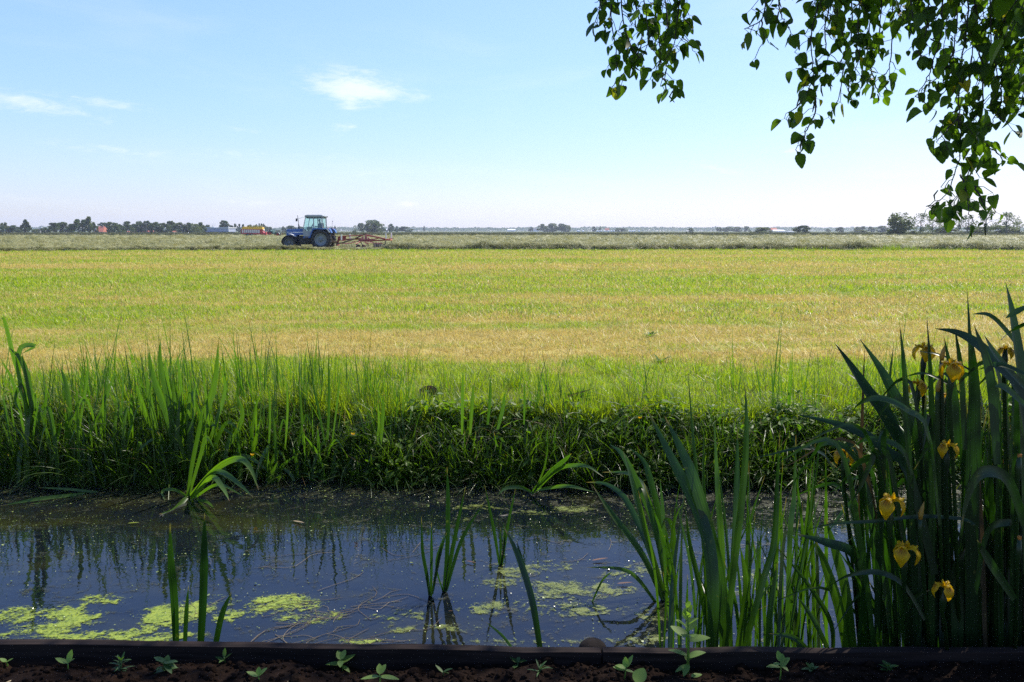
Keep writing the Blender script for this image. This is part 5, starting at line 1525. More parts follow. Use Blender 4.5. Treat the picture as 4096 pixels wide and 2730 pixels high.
mb = MB(); mb.box(wp(430, 0).x, wp(930, 0).x, -.5, .5, .35, wp(0, 535).z); mb.build('axle_frame', mat_dark, wag)
for X in (540, 730):
    for sgn in (-1, 1): wheel('wheel', wag, (X * WS, sgn * .78, .42), .42, .34, .22, mat_greyp, 0, sgn > 0)

t2 = empty('dark_green_tractor', (wp(1570, 0).x + wo_.x, WD, 0), 'dark green tractor with red wheel rims pulling the forage wagon', 'tractor')
X0 = 1570


def gp(X, Y, y=0.0): return wp(X - X0, Y, y)
def gout(pts): return wout([(a - X0, b) for a, b in pts])


for sgn in (-1, 1):
    wheel('rear_wheel', t2, (0, sgn * .62, .66), .66, .42, .42, mat_redrim, 0, sgn > 0)
    wheel('front_wheel', t2, (gp(1930, 0).x, sgn * .58, .48), .48, .34, .30, mat_redrim, 0, sgn > 0)
    mb = MB()
    oo = [(gp(X0, 0).x + .78 * math.cos(R(a)), .66 + .76 * math.sin(R(a))) for a in range(170, 20, -12)]; ii = [(gp(X0, 0).x + .70 * math.cos(R(a)), .66 + .68 * math.sin(R(a))) for a in range(26, 176, 12)]
    mb.prism((oo + ii)[::-1], sgn * .62 - .23, sgn * .62 + .23); mb.build('fender', mat_dgreen, t2)
    mb = MB(); oo = [(gp(1930, 0).x + .58 * math.cos(R(a)), .48 + .58 * math.sin(R(a))) for a in range(90, 0, -15)]; ii = [(gp(1930, 0).x + .53 * math.cos(R(a)), .48 + .53 * math.sin(R(a))) for a in range(15, 105, 15)]
    mb.prism((oo + ii)[::-1], sgn * .58 - .18, sgn * .58 + .18); mb.build('front_fender', mat_light, t2)
mb = MB(); mb.prism(gout([(1780, 470), (1790, 600), (2040, 590), (2040, 490), (1960, 465), (1850, 452)]), -.3, .3); mb.build('hood', mat_dgreen, t2, bevel=.05)
mb = MB(); mb.box(gp(1500, 0).x, gp(2040, 0).x, -.25, .25, .4, .85); mb.build('chassis', mat_dark, t2)
mb = MB()
for sgn in (-1, 1):
    for (a, b) in [((1570, 500), (1590, 350)), ((1680, 560), (1690, 350)), ((1790, 560), (1775, 350))]: mb.tube([gp(*a, sgn * .5), gp(*b, sgn * .46)], .035, 5)
mb.box(gp(1570, 0).x, gp(1790, 0).x, -.5, .5, gp(0, 600).z, gp(0, 540).z); mb.build('cab_frame', mat_dark, t2)
mb = MB(); mb.prism(gout([(1560, 352), (1575, 335), (1800, 332), (1815, 352)]), -.54, .54); mb.build('roof', mat_dgreen, t2, bevel=.03)
for sgn in (-1, 1):
    mb = MB(); mb.add([gp(1585, 360, sgn * .47), gp(1775, 360, sgn * .47), gp(1785, 545, sgn * .5), gp(1575, 520, sgn * .5)], [(0, 1, 2, 3)])
    mb.build('window', mat_glass, t2)
mb = MB(); mb.box(gp(1600, 0).x, gp(1660, 0).x, -.2, .2, gp(0, 540).z, gp(0, 420).z); mb.build('seat', mat_seat, t2)
mb = MB(); mb.tube([gp(1800, 350, -.5), gp(1830, 345, -.6), gp(1830, 420, -.6)], .03, 5); mb.tube([gp(1880, 350, -.45), gp(1880, 450, -.4)], .03, 6); mb.build('mirror', mat_dark, t2)
mb = MB(); mb.tube([gp(2040, 600), gp(2120, 590), gp(2230, 640)], .05, 5); mb.tube([gp(2110, 500), gp(2120, 620)], .04, 5); mb.build('front_linkage', mat_rust, t2)
# ================================================================= TREES, BUSHES, BUILDINGS along the horizon
def foliage(name, c1, c2):
    m, gg, out = new_mat(name)
    isl = gg.n('ShaderNodeNewGeometry').outputs['Random Per Island']
    obr = gg.n('ShaderNodeObjectInfo').outputs['Random']
    c = gg.mix(isl, c1, c2)
    c = gg.mix(1.0, c, gg.mix(obr, (0.75, 0.8, 0.8), (1.3, 1.2, 1.1)), 'MULTIPLY')
    leaf_shader(gg, out, c, gg.mix(1.0, c, (1.3, 1.4, .7), 'MULTIPLY'), 0.4, 0.6, 0.2)
    return m


mat_oak = foliage('dark_foliage', (0.030, 0.055, 0.014), (0.080, 0.120, 0.030))
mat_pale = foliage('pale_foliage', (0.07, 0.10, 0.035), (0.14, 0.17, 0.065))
mat_trunk = plain('far_trunk', (0.06, 0.045, 0.035), 0.9, scale=2.0)
rt = random.Random(3)


def crown_mesh(form, nleaf=1500, ls=0.05):
    mb = MB()
    blobs = []
    nb = {'round': 26, 'tall': 24, 'column': 18, 'conifer': 26, 'bush': 22, 'sparse': 30, 'willow': 30}[form]
    for k in range(nb):
        for _ in range(40):
            z = rt.uniform(.05, .97); a = rt.uniform(0, 6.283); q = math.sqrt(rt.uniform(0, 1))
            env = {'round': .46 * math.sin(math.pi * min(1, z * .70 + .25)) ** .5, 'tall': .42 * math.sin(math.pi * min(1, z * .74 + .22)) ** .6, 'column': .40 * math.sin(math.pi * min(1, z * .8 + .15)) ** .5,
                   'conifer': .46 * (1 - z) ** .8 + .03, 'bush': .48 * math.cos(z * 1.45) ** .6, 'sparse': .45 * math.sin(math.pi * min(1, z * .85 + .1)) ** .7, 'willow': .47 * math.sin(math.pi * min(1, z * .6 + .35)) ** .5}[form]
            x, y = env * q * math.cos(a), env * q * math.sin(a)
            r_ = rt.uniform(.10, .20) * (.75 if form in ('sparse', 'conifer') else 1)
            if all((x - b[0]) ** 2 + (y - b[1]) ** 2 + (z - b[2]) ** 2 > (.5 * r_) ** 2 for b in blobs): break
        blobs.append((x, y, z, r_))
    for k in range(nleaf):
        b = blobs[k % nb]
        v = Vector((rt.gauss(0, 1), rt.gauss(0, 1), rt.gauss(0, 1))).normalized() * b[3] * (rt.uniform(.2, 1) ** .45)
        if form == 'willow': v.z *= 1.8
        p = Vector(b[:3]) + v; p.z = max(0.0, min(1.02, p.z))
        d = (v.normalized() * .6 + Vector((rt.gauss(0, .6), rt.gauss(0, .6), rt.gauss(0, .6)))).normalized()
        s_ = ls * rt.uniform(.6, 1.3); u = d.orthogonal().normalized(); w = d.cross(u)
        if form == 'willow': u = Vector((0, 0, 1.6)); w = Vector((rt.gauss(0, 1), rt.gauss(0, 1), 0)).normalized() * .5
        mb.add([p - u * s_ * .5, p + w * s_ * .45, p + u * s_ * .5, p - w * s_ * .45], [(0, 1, 2, 3)])
    return mb


def trunk_mesh(forks=6):
    mb = MB()
    mb.tube([(0, 0, -.02), (.01, 0, .3), (-.01, .01, .6), (.01, 0, .95)], [.035, .027, .018, .006], 7)
    for k in range(forks):
        z = .2 + .5 * k / forks; a = k * 2.4
        mb.tube([(0, 0, z), (.14 * math.cos(a), .14 * math.sin(a), z + .14), (.30 * math.cos(a), .30 * math.sin(a), z + .26)], [.014, .009, .003], 5)
    return mb


FORMS = {}
for f_, nl, ls in (('round', 1900, .085), ('tall', 1800, .085), ('column', 1400, .10), ('conifer', 1500, .09), ('bush', 1500, .09), ('sparse', 900, .055), ('willow', 1700, .08)):
    FORMS[f_] = [crown_mesh(f_, nl, ls).mesh('crown', mat_pale if f_ in ('sparse', 'willow') else mat_oak) for _ in range(3 if f_ in ('round', 'tall') else 2)]
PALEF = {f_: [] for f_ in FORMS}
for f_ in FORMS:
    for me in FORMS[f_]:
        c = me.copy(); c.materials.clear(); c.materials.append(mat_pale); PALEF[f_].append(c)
TRUNK = trunk_mesh().mesh('trunk', mat_trunk)
cnt = [0]


def tree(px, top, wpx, d, form, label, pale=False, group=None, name=None):
    cnt[0] += 1
    b = at(px, 924, d); b.z = -0.05
    t_ = at(px, top, d).z + .05; w = wpx * d / F * 1.25
    bush = form == 'bush'
    o = empty(name or ('bush' if bush else 'tree'), b, label, 'bush' if bush else 'tree', group, cnt[0] * 1.7)
    lift = 0.0 if bush else {'round': .03, 'tall': .03, 'column': .03, 'conifer': .05, 'sparse': .12, 'willow': .02}[form]
    src = (PALEF if pale else FORMS)[form]
    c = link('crown', src[cnt[0] % len(src)], o, (0, 0, t_ * lift)); c.scale = (w, w, t_ * (1 - lift))
    k = link('trunk', TRUNK, o); k.scale = (w * (.5 if bush else .9), w * (.5 if bush else .9), t_ * (.6 if bush else .9))
    return o


NEARROW = 'trees around the farm on the horizon'
for a in [
    (4, 908, 24, 480, 'bush', 'rounded bush cut by the left frame edge of the horizon'), (23, 892, 32, 500, 'round', 'loose crowned tree first from the left edge', True), (51, 903, 38, 500, 'round', 'low broad tree left of the pointed tree'),
    (80, 911, 20, 510, 'tall', 'small pale tree just left of the pointed tree', True), (104, 879, 44, 480, 'conifer', 'pointed dark tree standing alone left of the white house'), (144, 917, 26, 540, 'round', 'low tree half hiding the white house', True),
    (176, 911, 26, 540, 'round', 'small tree right of the white house'), (212, 893, 48, 480, 'round', 'dark broad tree at the left end of the farm trees'), (249, 890, 46, 490, 'tall', 'ragged crowned tree second in the farm trees', True),
    (280, 897, 36, 490, 'round', 'lower dark tree before the tallest farm trees'), (315, 879, 60, 480, 'round', 'biggest dark rounded tree left of the orange roofed farmhouse'), (361, 870, 32, 480, 'column', 'tall pale poplar beside the orange roofed farmhouse', True),
    (383, 898, 20, 475, 'tall', 'slim dark tree touching the left end of the orange roof'), (419, 892, 50, 640, 'round', 'blue green tree rising behind the orange roofed farmhouse'), (450, 890, 44, 480, 'round', 'full dark tree just right of the orange roofed farmhouse'),
    (485, 899, 36, 490, 'tall', 'tree before the first low orange roof'), (514, 887, 34, 520, 'round', 'high rounded tree over the first low orange roof'), (540, 897, 28, 530, 'tall', 'narrow tree between the low orange roofs'),
    (565, 886, 34, 520, 'round', 'rounded tree over the middle low orange roof'), (591, 885, 32, 520, 'round', 'tallest rounded tree right of the middle low orange roof'), (618, 890, 36, 520, 'round', 'wide tree over the last low orange roof'),
    (650, 893, 44, 490, 'round', 'broad dark tree left of the small half hidden roof'), (681, 886, 42, 520, 'round', 'high pale tree behind the small half hidden roof', True), (716, 892, 38, 490, 'round', 'tree with a bare top left of the willow', True),
    (748, 892, 42, 490, 'round', 'full tree touching the willow from the left'), (784, 899, 36, 480, 'willow', 'weeping willow with hanging pale sprays near the grey shed'), (806, 892, 32, 490, 'round', 'dark tree at the left end of the grey shed'),
    (829, 900, 20, 650, 'round', 'small hazy tree rising behind the grey shed roof'), (897, 884, 36, 560, 'round', 'single rounded tree behind the right end of the grey shed'),
    (302, 930, 28, 400, 'bush', 'pale round bush left of the tall poplar', True), (361, 931, 32, 400, 'bush', 'pale round bush at the foot of the tall poplar', True), (478, 923, 34, 440, 'bush', 'tall pale bush right of the farmhouse', True),
    (860, 929, 40, 420, 'bush', 'low shrub before the middle of the grey shed', True), (905, 929, 44, 420, 'bush', 'low shrub before the right end of the grey shed', True),
]:
    tree(*a, group=NEARROW)
FARROW = 'hazy poplars behind the forage wagon'
for a in [(925, 903, 22, 800, 'tall', 'hazy tree right behind the grey shed'), (940, 897, 16, 800, 'column', 'first slim poplar left of the forage wagon'), (957, 898, 16, 800, 'column', 'second slim poplar left of the forage wagon'),
          (974, 899, 14, 800, 'column', 'pointed poplar above the rear of the forage wagon'), (999, 900, 18, 820, 'round', 'small crown above the middle of the forage wagon'), (1024, 899, 18, 820, 'tall', 'ragged crown above the forage wagon load'),
          (1038, 896, 11, 820, 'column', 'left one of the three thin poplars above the wagon front'), (1046, 896, 10, 820, 'column', 'middle one of the three thin poplars above the wagon front'), (1055, 897, 16, 820, 'tall', 'right one of the three poplars above the wagon front'),
          (1070, 908, 34, 780, 'round', 'rounded tree between the wagon and the dark green tractor'), (1112, 922, 24, 700, 'bush', 'low bush behind the dark green tractor hood'),
          (1135, 907, 16, 760, 'tall', 'small tree left of the blue tractor hood'), (1166, 904, 40, 760, 'round', 'broad tree behind the blue tractor exhaust'), (1202, 907, 22, 780, 'round', 'tree touching the blue tractor windscreen')]:
    tree(*a, group=FARROW)
MID = 'trees in the middle of the horizon'
for a in [(1340, 903, 12, 1100, 'conifer', 'thin pointed tree right of the blue tractor'), (1423, 903, 22, 900, 'sparse', 'thin crowned tree left of the dense tree pair', False), (1446, 894, 30, 800, 'tall', 'dense oval tree left of the biggest middle tree'),
          (1500, 881, 70, 620, 'round', 'biggest full crowned tree on the middle of the horizon', True), (1530, 911, 24, 850, 'round', 'low tree at the right foot of the biggest middle tree'), (1565, 896, 36, 850, 'conifer', 'pointed tree above the tiny white gable'),
          (1586, 906, 12, 850, 'column', 'thin small tree right of the pointed tree'), (1620, 908, 58, 900, 'bush', 'long low copse right of the pointed tree'), (1416, 924, 16, 500, 'bush', 'tiny bush in the meadow before the far woods'),
          (1696, 905, 8, 1400, 'column', 'single thin tree standing over the far woods'), (2124, 910, 16, 1200, 'round', 'small hazy tree left of the copse'), (2172, 898, 34, 1000, 'round', 'left tree of the copse on the horizon', True),
          (2206, 894, 40, 1000, 'round', 'tall middle tree of the copse on the horizon', True), (2246, 896, 32, 1000, 'round', 'right tree of the copse behind a gap', True), (2268, 901, 26, 1000, 'round', 'last low tree of the copse', True),
          (2377, 907, 16, 1300, 'round', 'small pair tree left of the red roofed barn'), (2400, 911, 14, 1300, 'bush', 'low bush beside the red roofed barn'), (2478, 914, 56, 1100, 'bush', 'low hazy thicket right of the red roofed barn')]:
    tree(*a, group=MID)
RIGHT = 'trees and bushes towards the right of the horizon'
for a in [(2762, 914, 26, 700, 'bush', 'small dark bush alone in the meadow'), (2880, 910, 30, 1100, 'round', 'first of a hazy row of trees before the white shed', True), (2912, 908, 34, 1100, 'round', 'second of a hazy row of trees before the white shed', True),
          (2950, 908, 34, 1100, 'round', 'third of a hazy row of trees before the white shed', True), (2985, 907, 30, 1100, 'tall', 'last of a hazy row of trees before the white shed', True), (3051, 911, 70, 420, 'bush', 'wide rounded bush left of the white shed', True),
          (3210, 904, 66, 420, 'bush', 'dome shaped dark bush right of the white shed'), (3312, 917, 18, 900, 'bush', 'tiny pale bush between the dome bush and the tall tree', True), (3360, 910, 30, 800, 'round', 'small rounded tree halfway to the tall right tree'),
          (3425, 908, 26, 900, 'round', 'hazy low tree in the gap left of the tall tree', True), (3452, 907, 24, 900, 'tall', 'hazy ragged tree in the gap left of the tall tree', True), (3485, 908, 26, 900, 'round', 'pale hazy tree near the tall right tree', True), (3528, 904, 36, 850, 'round', 'blue green tree touching the tall right tree'),
          (3440, 922, 60, 500, 'bush', 'long low shrub left of the tall right tree', True), (3598, 854, 96, 262, 'sparse', 'tall open crowned tree rising at the right'), (3595, 868, 84, 264, 'round', 'dense lower tree grown into the tall open one', True),
          (3655, 925, 40, 262, 'bush', 'low bush at the foot of the tall open tree', True), (3682, 856, 74, 330, 'sparse', 'thin see through tree right of the tall open one'), (3730, 874, 66, 340, 'sparse', 'low see through tree behind the hanging birch leaves'),
          (3800, 868, 70, 330, 'sparse', 'see through tree hidden behind the longest birch spray'), (3870, 862, 70, 330, 'sparse', 'see through tree right of the longest birch spray'), (3942, 841, 84, 320, 'sparse', 'highest see through tree right of the birch spray'),
          (4024, 851, 80, 320, 'sparse', 'wide see through tree near the right frame edge'), (4078, 888, 60, 330, 'sparse', 'low see through tree cut by the right frame edge'), (3780, 912, 90, 330, 'bush', 'underbrush below the see through trees', True),
          (3900, 908, 110, 330, 'bush', 'thick underbrush between the see through trees', True), (4010, 905, 110, 330, 'bush', 'thick underbrush near the right frame edge', True)]:
    tree(*a, group=RIGHT)

# far woods: one mass of crowns fading into the air
mbx = []
NW = 45000
rn = np.random.default_rng(4)
dist = rn.uniform(2300, 2900, NW)
ux = rn.uniform(-.70, .75, NW)
hh = 7.5 + 5.5 * vnoise(ux * 26, 0 * ux, 61, 3) + 4.5 * (vnoise(ux * 220, 0 * ux, 62, 2) ** 2) - 3.0 * np.clip((vnoise(ux * 4, 0 * ux + 3, 63, 1) - .5) * 4, 0, 1)
zz = hh * rn.uniform(0, 1, NW) ** .7
ctr = np.stack([ux * dist, dist, zz], -1)
u = rn.normal(size=(NW, 3)); u /= np.linalg.norm(u, axis=1)[:, None]
w = np.cross(u, rn.normal(size=(NW, 3))); w /= np.linalg.norm(w, axis=1)[:, None]
sz = rn.uniform(1.0, 2.4, NW)[:, None]
V = np.stack([ctr - u * sz, ctr + w * sz, ctr + u * sz, ctr - w * sz], 1).reshape(-1, 3)
V[:, 2] = np.maximum(V[:, 2], -.3)
tag(link('far_woods', mesh_np('far_woods', V, [(4 * i, 4 * i + 1, 4 * i + 2, 4 * i + 3) for i in range(NW)], mat_oak)), 'blue hazy woods along the whole horizon', 'woods', None, 'stuff')

# buildings
mat_tile = plain('orange_roof_tiles', (0.42, 0.12, 0.06), 0.8, var=.15, scale=1.5)
mat_brick = plain('farm_wall', (0.30, 0.20, 0.14), 0.9, scale=1.0)
mat_white = plain('white_wall', (0.75, 0.74, 0.72), 0.7, var=.05)
mat_shed = plain('blue_grey_cladding', (0.36, 0.39, 0.48), 0.6, var=.04, scale=.5)
mat_slate = plain('dark_roof', (0.10, 0.10, 0.11), 0.8)
mat_pane = plain('dark_pane', (0.03, 0.035, 0.04), 0.15)


def house(name, px, wpx, wall_top, ridge, d, roofm, wallm, label, cat='house', hip=0.35, chimney=True, group=None, depth=9.0, nwin=3):
    b = at(px, 924, d); b.z = -.05
    o = empty(name, b, label, cat, group)
    W = wpx * d / F / 2; zt = max(.8, at(px, wall_top, d).z); zr = at(px, ridge, d).z
    mb = MB(); mb.box(-W * .95, W * .95, -depth / 2, depth / 2, -.3, zt); wl = mb.build('wall', wallm, o)
    r = W * hip
    mb = MB(); e = depth / 2 + .3
    mb.add([(-W, -e, zt), (W, -e, zt), (W, e, zt), (-W, e, zt), (-W + r, 0, zr), (W - r, 0, zr)], [(0, 1, 5, 4), (1, 2, 5), (2, 3, 4, 5), (3, 0, 4), (3, 2, 1, 0)])
    rf = mb.build('roof', roofm, o)
    if chimney:
        mb = MB(); mb.box(W * .25, W * .25 + .7, -.4, .3, zr - .8, zr + .9); mb.build('chimney', wallm, rf)
    for k in range(nwin):
        x = -W * .7 + 1.4 * W * (k + .5) / nwin
        mb = MB(); mb.box(x - .45, x + .45, -depth / 2 - .04, -depth / 2 + .01, max(.2, zt * .35), zt * .8); wn = mb.build('window', mat_pane, o)
        mb = MB(); mb.box(x - .55, x + .55, -depth / 2 - .06, -depth / 2 - .043, max(.2, zt * .35) - .1, max(.2, zt * .35)); mb.build('sill', mat_white, wn)
    return o


house('farmhouse', 408, 34, 930, 906, 560, mat_tile, mat_brick, 'farmhouse with a large steep orange tiled roof among the trees', hip=.3)
for (px, w, rg_, lab) in [(512, 24, 925, 'low orange roofed house at the left of the three between the trees'), (561, 38, 921, 'widest low orange roofed house between the trees'), (602, 28, 922, 'low orange roofed house at the right of the three between the trees'), (694, 14, 918, 'small orange gable half hidden by trees left of the willow')]:
    house('house', px, w, 931, rg_, 600, mat_tile, mat_brick, lab, chimney=False, group='orange roofed houses between the trees', depth=7, nwin=2)
house('house', 163, 17, 922, 913, 620, mat_slate, mat_white, 'white house with a dark roof behind low trees', nwin=2)
sh = at(865, 924, 520); sh.z = -.05
shed = empty('shed', sh, 'long blue grey shed with a white roof edge', 'shed')
Wd = 96 * 520 / F / 2; z1, z2 = at(865, 913.5, 520).z, at(865, 910.5, 520).z
mb = MB(); mb.box(-Wd, Wd, 0, 14, .9, z1)
for k in range(40): mb.box(-Wd + k * 2 * Wd / 40, -Wd + k * 2 * Wd / 40 + .12, -.05, 0, .9, z1)
mb.build('wall', mat_shed, shed)
mb = MB(); mb.box(-Wd + .3, Wd - .3, .2, 13.8, -.3, .9); mb.build('plinth', mat_slate, shed)
mb = MB(); mb.box(-Wd - .4, Wd + .4, -.4, 14.4, z1 + .002, z2); mb.box(Wd + .002, Wd + .4, -.2, .2, .9, z1); mb.build('roof_edge', mat_white, shed)
house('barn', 2428, 18, 922, 913, 1500, mat_tile, mat_white, 'red roofed barn far off beside low thickets', 'barn', .1, False, nwin=2)
house('barn', 2140, 30, 920, 914, 1700, mat_slate, mat_white, 'dark roofed barn left of the copse', 'barn', .1, False, nwin=2)
house('barn', 2046, 34, 921, 917, 1800, mat_white, mat_white, 'pale low barn before the far woods', 'barn', .1, False, nwin=2)
house('barn', 3093, 26, 921, 912, 900, mat_tile, mat_brick, 'red roofed barn behind the white shed', 'barn', .1, False, nwin=2)
house('shed', 3112, 46, 925, 920, 860, mat_white, mat_white, 'low white shed right of the wide rounded bush', 'shed', .05, False, nwin=2)
house('shed', 3158, 24, 929, 926, 800, mat_white, mat_white, 'small white roof left of the dome shaped bush', 'shed', .05, False, nwin=1)
house('house', 1550, 8, 921, 915, 860, mat_white, mat_white, 'tiny white gable under the pointed tree', hip=.0, chimney=False, depth=5, nwin=1)
mat_wrap = plain('white_wrap', (0.80, 0.81, 0.80), 0.35, var=.05)
mb = MB(); n = 14
for (r_, y_) in ((.001, -.6), (.62, -.6), (.66, -.5), (.66, .5), (.62, .6), (.001, .6)): mb.v += [(r_ * math.cos(6.2832 * k / n), y_, .64 + r_ * math.sin(6.2832 * k / n)) for k in range(n)]
mb.f = [(i * n + k, i * n + (k + 1) % n, (i + 1) * n + (k + 1) % n, (i + 1) * n + k) for i in range(5) for k in range(n)]; mb.mi = [0] * len(mb.f)
bale_me = mb.mesh('wrapped_bale', mat_wrap, True)
for k, (px, s_) in enumerate([(2311, 2), (2317, 2), (2332, 2), (2390, 2.2), (2398, 2.2), (2406, 2.2), (2418, 2), (2434, 2), (2446, 2), (2456, 2), (2520, 2), (2530, 2.2), (2538, 2.2), (2556, 2)]):
    b = at(px, 924, 620); o = link('wrapped_bale', bale_me, None, (b.x, b.y, 0)); o.scale = (1, 1, 1); o.location.z = .45
    o.rotation_euler = (0, 0, 1.4)
    tag(o, 'white wrapped round bale in a scattered row in the far meadow', 'bale', 'white wrapped bales in the far meadow')

# lattice pylons, very far
mat_steel = plain('pylon_steel', (0.30, 0.31, 0.33), 0.6)
def pylon(px, top, d, label, wpx):
    b = at(px, 924, d); b.z = 0; o = empty('pylon', b, label, 'pylon', 'power pylons in the haze'); h = at(px, top, d).z; w = wpx * d / F / 2
    mb = MB()
    for a, b_ in ((-1, -1), (1, -1), (1, 1), (-1, 1)): mb.tube([(a * h * .09, b_ * h * .09, 0), (a * h * .02, b_ * h * .02, h * .7), (0, 0, h)], h * .006, 4)
    for k in range(8):
        z0, z1 = h * k * .09, h * (k + 1) * .09; r0, r1 = h * (.09 - .07 * k * .09 / .7), h * (.09 - .07 * (k + 1) * .09 / .7)
        mb.tube([(-r0, -r0, z0), (r1, -r1, z1)], h * .004, 4); mb.tube([(r0, r0, z0), (-r1, r1, z1)], h * .004, 4)
    mb.build('tower', mat_steel, o)
    mb = MB()
    for z in (.98, .80): mb.tube([(-w, 0, h * z), (0, 0, h * (z + .012)), (w, 0, h * z)], h * .007, 4)
    mb.build('cross_arm', mat_steel, o)
pylon(852, 897, 1500, 'pylon with wide arms above the grey shed', 24); pylon(840, 897, 1900, 'paler pylon just behind the wide armed one', 14); pylon(705, 898, 1700, 'faint pylon over the trees left of the willow', 12); pylon(18, 891, 1500, 'faint pylon behind the leftmost trees', 22)

# white bird low over the reeds
mat_bird = plain('white_feathers', (0.8, 0.8, 0.78), 0.7, var=.05)
bp_ = at(752, 935, 300)
bird = MB(); prof = [(-.42, .004), (-.30, .05), (-.1, .10), (.12, .09), (.3, .045), (.36, .05), (.42, .04), (.52, .006)]
n = 10
for (x, r_) in prof: bird.v += [(x, r_ * math.cos(6.2832 * k / n), r_ * math.sin(6.2832 * k / n)) for k in range(n)]
bird.f = [(i * n + k, i * n + (k + 1) % n, (i + 1) * n + (k + 1) % n, (i + 1) * n + k) for i in range(len(prof) - 1) for k in range(n)]; bird.mi = [0] * len(bird.f)
for s_ in (-1, 1):
    bird.add([(.12, s_ * .08, .03), (-.14, s_ * .08, .02), (-.20, s_ * .45, .26), (.08, s_ * .45, .30), (-.26, s_ * .85, .42), (-.1, s_ * .9, .46)], [(0, 1, 2, 3), (3, 2, 4, 5)])
bo = bird.build('bird', mat_bird, None, True, loc=bp_); bo.rotation_euler = (0, .5, .3)
tag(bo, 'white bird with raised wings flying low over the reeds', 'bird')
# ================================================================= GARDEN EDGE, SEEDLINGS, WATER SURFACE DETAIL
mat_wood, gg, out = new_mat('weathered_timber')
oc = gg.n('ShaderNodeTexCoord').outputs['Object']
w1_ = gg.noise(gg.scalev(oc, (2.0, 60, 60)), 1.0, 5.0, 0.65)
w2_ = gg.noise(oc, 3.0, 4.0, 0.6)
cc = gg.mix(gg.mapr(w1_, 0.3, 0.7), (0.006, 0.0045, 0.004), (0.026, 0.017, 0.014))
cc = gg.mix(gg.m('MULTIPLY', gg.mapr(w2_, 0.45, 0.7), 0.6), cc, (0.022, 0.016, 0.013))
bs = gg.n('ShaderNodeBsdfPrincipled', {'Base Color': cc, 'Roughness': 0.9, 'Specular IOR Level': 0.12})
bp = gg.n('ShaderNodeBump', {'Height': w1_, 'Strength': 0.5, 'Distance': 0.004}); gg.t.links.new(bp.outputs[0], bs.inputs['Normal']); gg.t.links.new(bs.outputs[0], out.inputs[0])


mat_wetwood = plain('dark_wet_wood', (0.016, 0.012, 0.010), 0.9, var=.2, scale=20, bump=.4, spec=.1)


def plank(name, p0, p1, th, h, label, cat, group=None, seg=24, wob=.002):
    """a board on edge from p0 to p1 (its top, water side edge)"""
    d = (p1 - p0); n = seg; mb = MB()
    sd_ = Vector((d.y, -d.x, 0)).normalized()       # towards the garden
    vs = []
    for i in range(n + 1):
        p = p0 + d * (i / n) - p0
        z = wob * math.sin(i * 1.3 + 1) + wob * .6 * math.sin(i * 3.1)
        e = wob * math.sin(i * .9)
        for (a, b) in ((0, 0), (th, -.001), (th, -h), (0, -h)):
            vs.append(p + sd_ * (a + e) + Vector((0, 0, z + b)))
    fs = [(i * 4 + k, i * 4 + (k + 1) % 4, (i + 1) * 4 + (k + 1) % 4, (i + 1) * 4 + k) for i in range(n) for k in range(4)] + [(3, 2, 1, 0), (n * 4, n * 4 + 1, n * 4 + 2, n * 4 + 3)]
    mb.add(vs, fs)
    o = mb.build(name, mat_wood, None, bevel=.0015, loc=p0)
    return tag(o, label, cat, group)


j0 = on(2401, 2589, BTOP); j1 = on(2408, 2589, BTOP)
dl = (j0 - on(0, 2554, BTOP)); dr = (on(4096, 2588, BTOP) - j1)
plank('edging_board', j0 - dl * 1.5, j0, .034, .26, 'long dark timber board edging the soil bed left of the round post', 'board', 'timber edging boards')
plank('edging_board', j1, j1 + dr * 1.6, .034, .26, 'dark timber board edging the soil bed from the round post to the iris', 'board', 'timber edging boards')
a, b = on(2295, 2606, .10), on(2535, 2611, .10); plank('batten', a + Vector((0, -.006, 0)), b + Vector((0, -.006, 0)), .022, .024, 'narrow wooden batten nailed below the joint of the edging boards', 'batten', None, 6, .0008)
a, b = on(2005, 2607, .10), on(2130, 2609, .10); plank('batten', a + Vector((0, -.006, 0)), b + Vector((0, -.006, 0)), .02, .022, 'short wooden batten left of the joint on the edging board', 'batten', None, 4, .0008)
a, b = on(925, 2590, .10), on(998, 2594, .10); plank('batten', a + Vector((0, -.006, 0)), b + Vector((0, -.006, 0)), .02, .022, 'small wooden block on the left part of the edging board', 'batten', None, 4, .0008)
pc_ = on(2379, 2586, BTOP); mb = MB(); r_ = .052; n = 20; prof = [(r_ * .25, .048), (r_ * .6, .043), (r_ * .85, .031), (r_ * .97, .014), (r_, -.02), (r_, -.55)]
mb.v = [(0, 0, .05)] + [(q * math.cos(6.2832 * k / n), q * math.sin(6.2832 * k / n), z) for q, z in prof for k in range(n)]
mb.f = [(0, 1 + k, 1 + (k + 1) % n) for k in range(n)] + [(1 + i * n + k, 1 + (i + 1) * n + k, 1 + (i + 1) * n + (k + 1) % n, 1 + i * n + (k + 1) % n) for i in range(len(prof) - 1) for k in range(n)]; mb.mi = [0] * len(mb.f)
tag(mb.build('wooden_post', mat_wetwood, None, True, loc=(pc_.x, pc_.y + r_ + .008, BTOP - .060)), 'round topped dark post behind the joint of the edging boards', 'post')

# ---- seedlings ---------------------------------------------------------------------------------
mat_seed = leaf_mat('seedling_leaf', (0.11, 0.19, 0.040), (0.18, 0.27, 0.055), 0.48, 0.55, (1.5, 1.7, 0.5), spec=.3)
mat_seed2 = leaf_mat('seedling_dark_leaf', (0.035, 0.080, 0.020), (0.07, 0.125, 0.025), 0.40, 0.55, (1.5, 1.7, 0.5), spec=.3)
rs = random.Random(21)


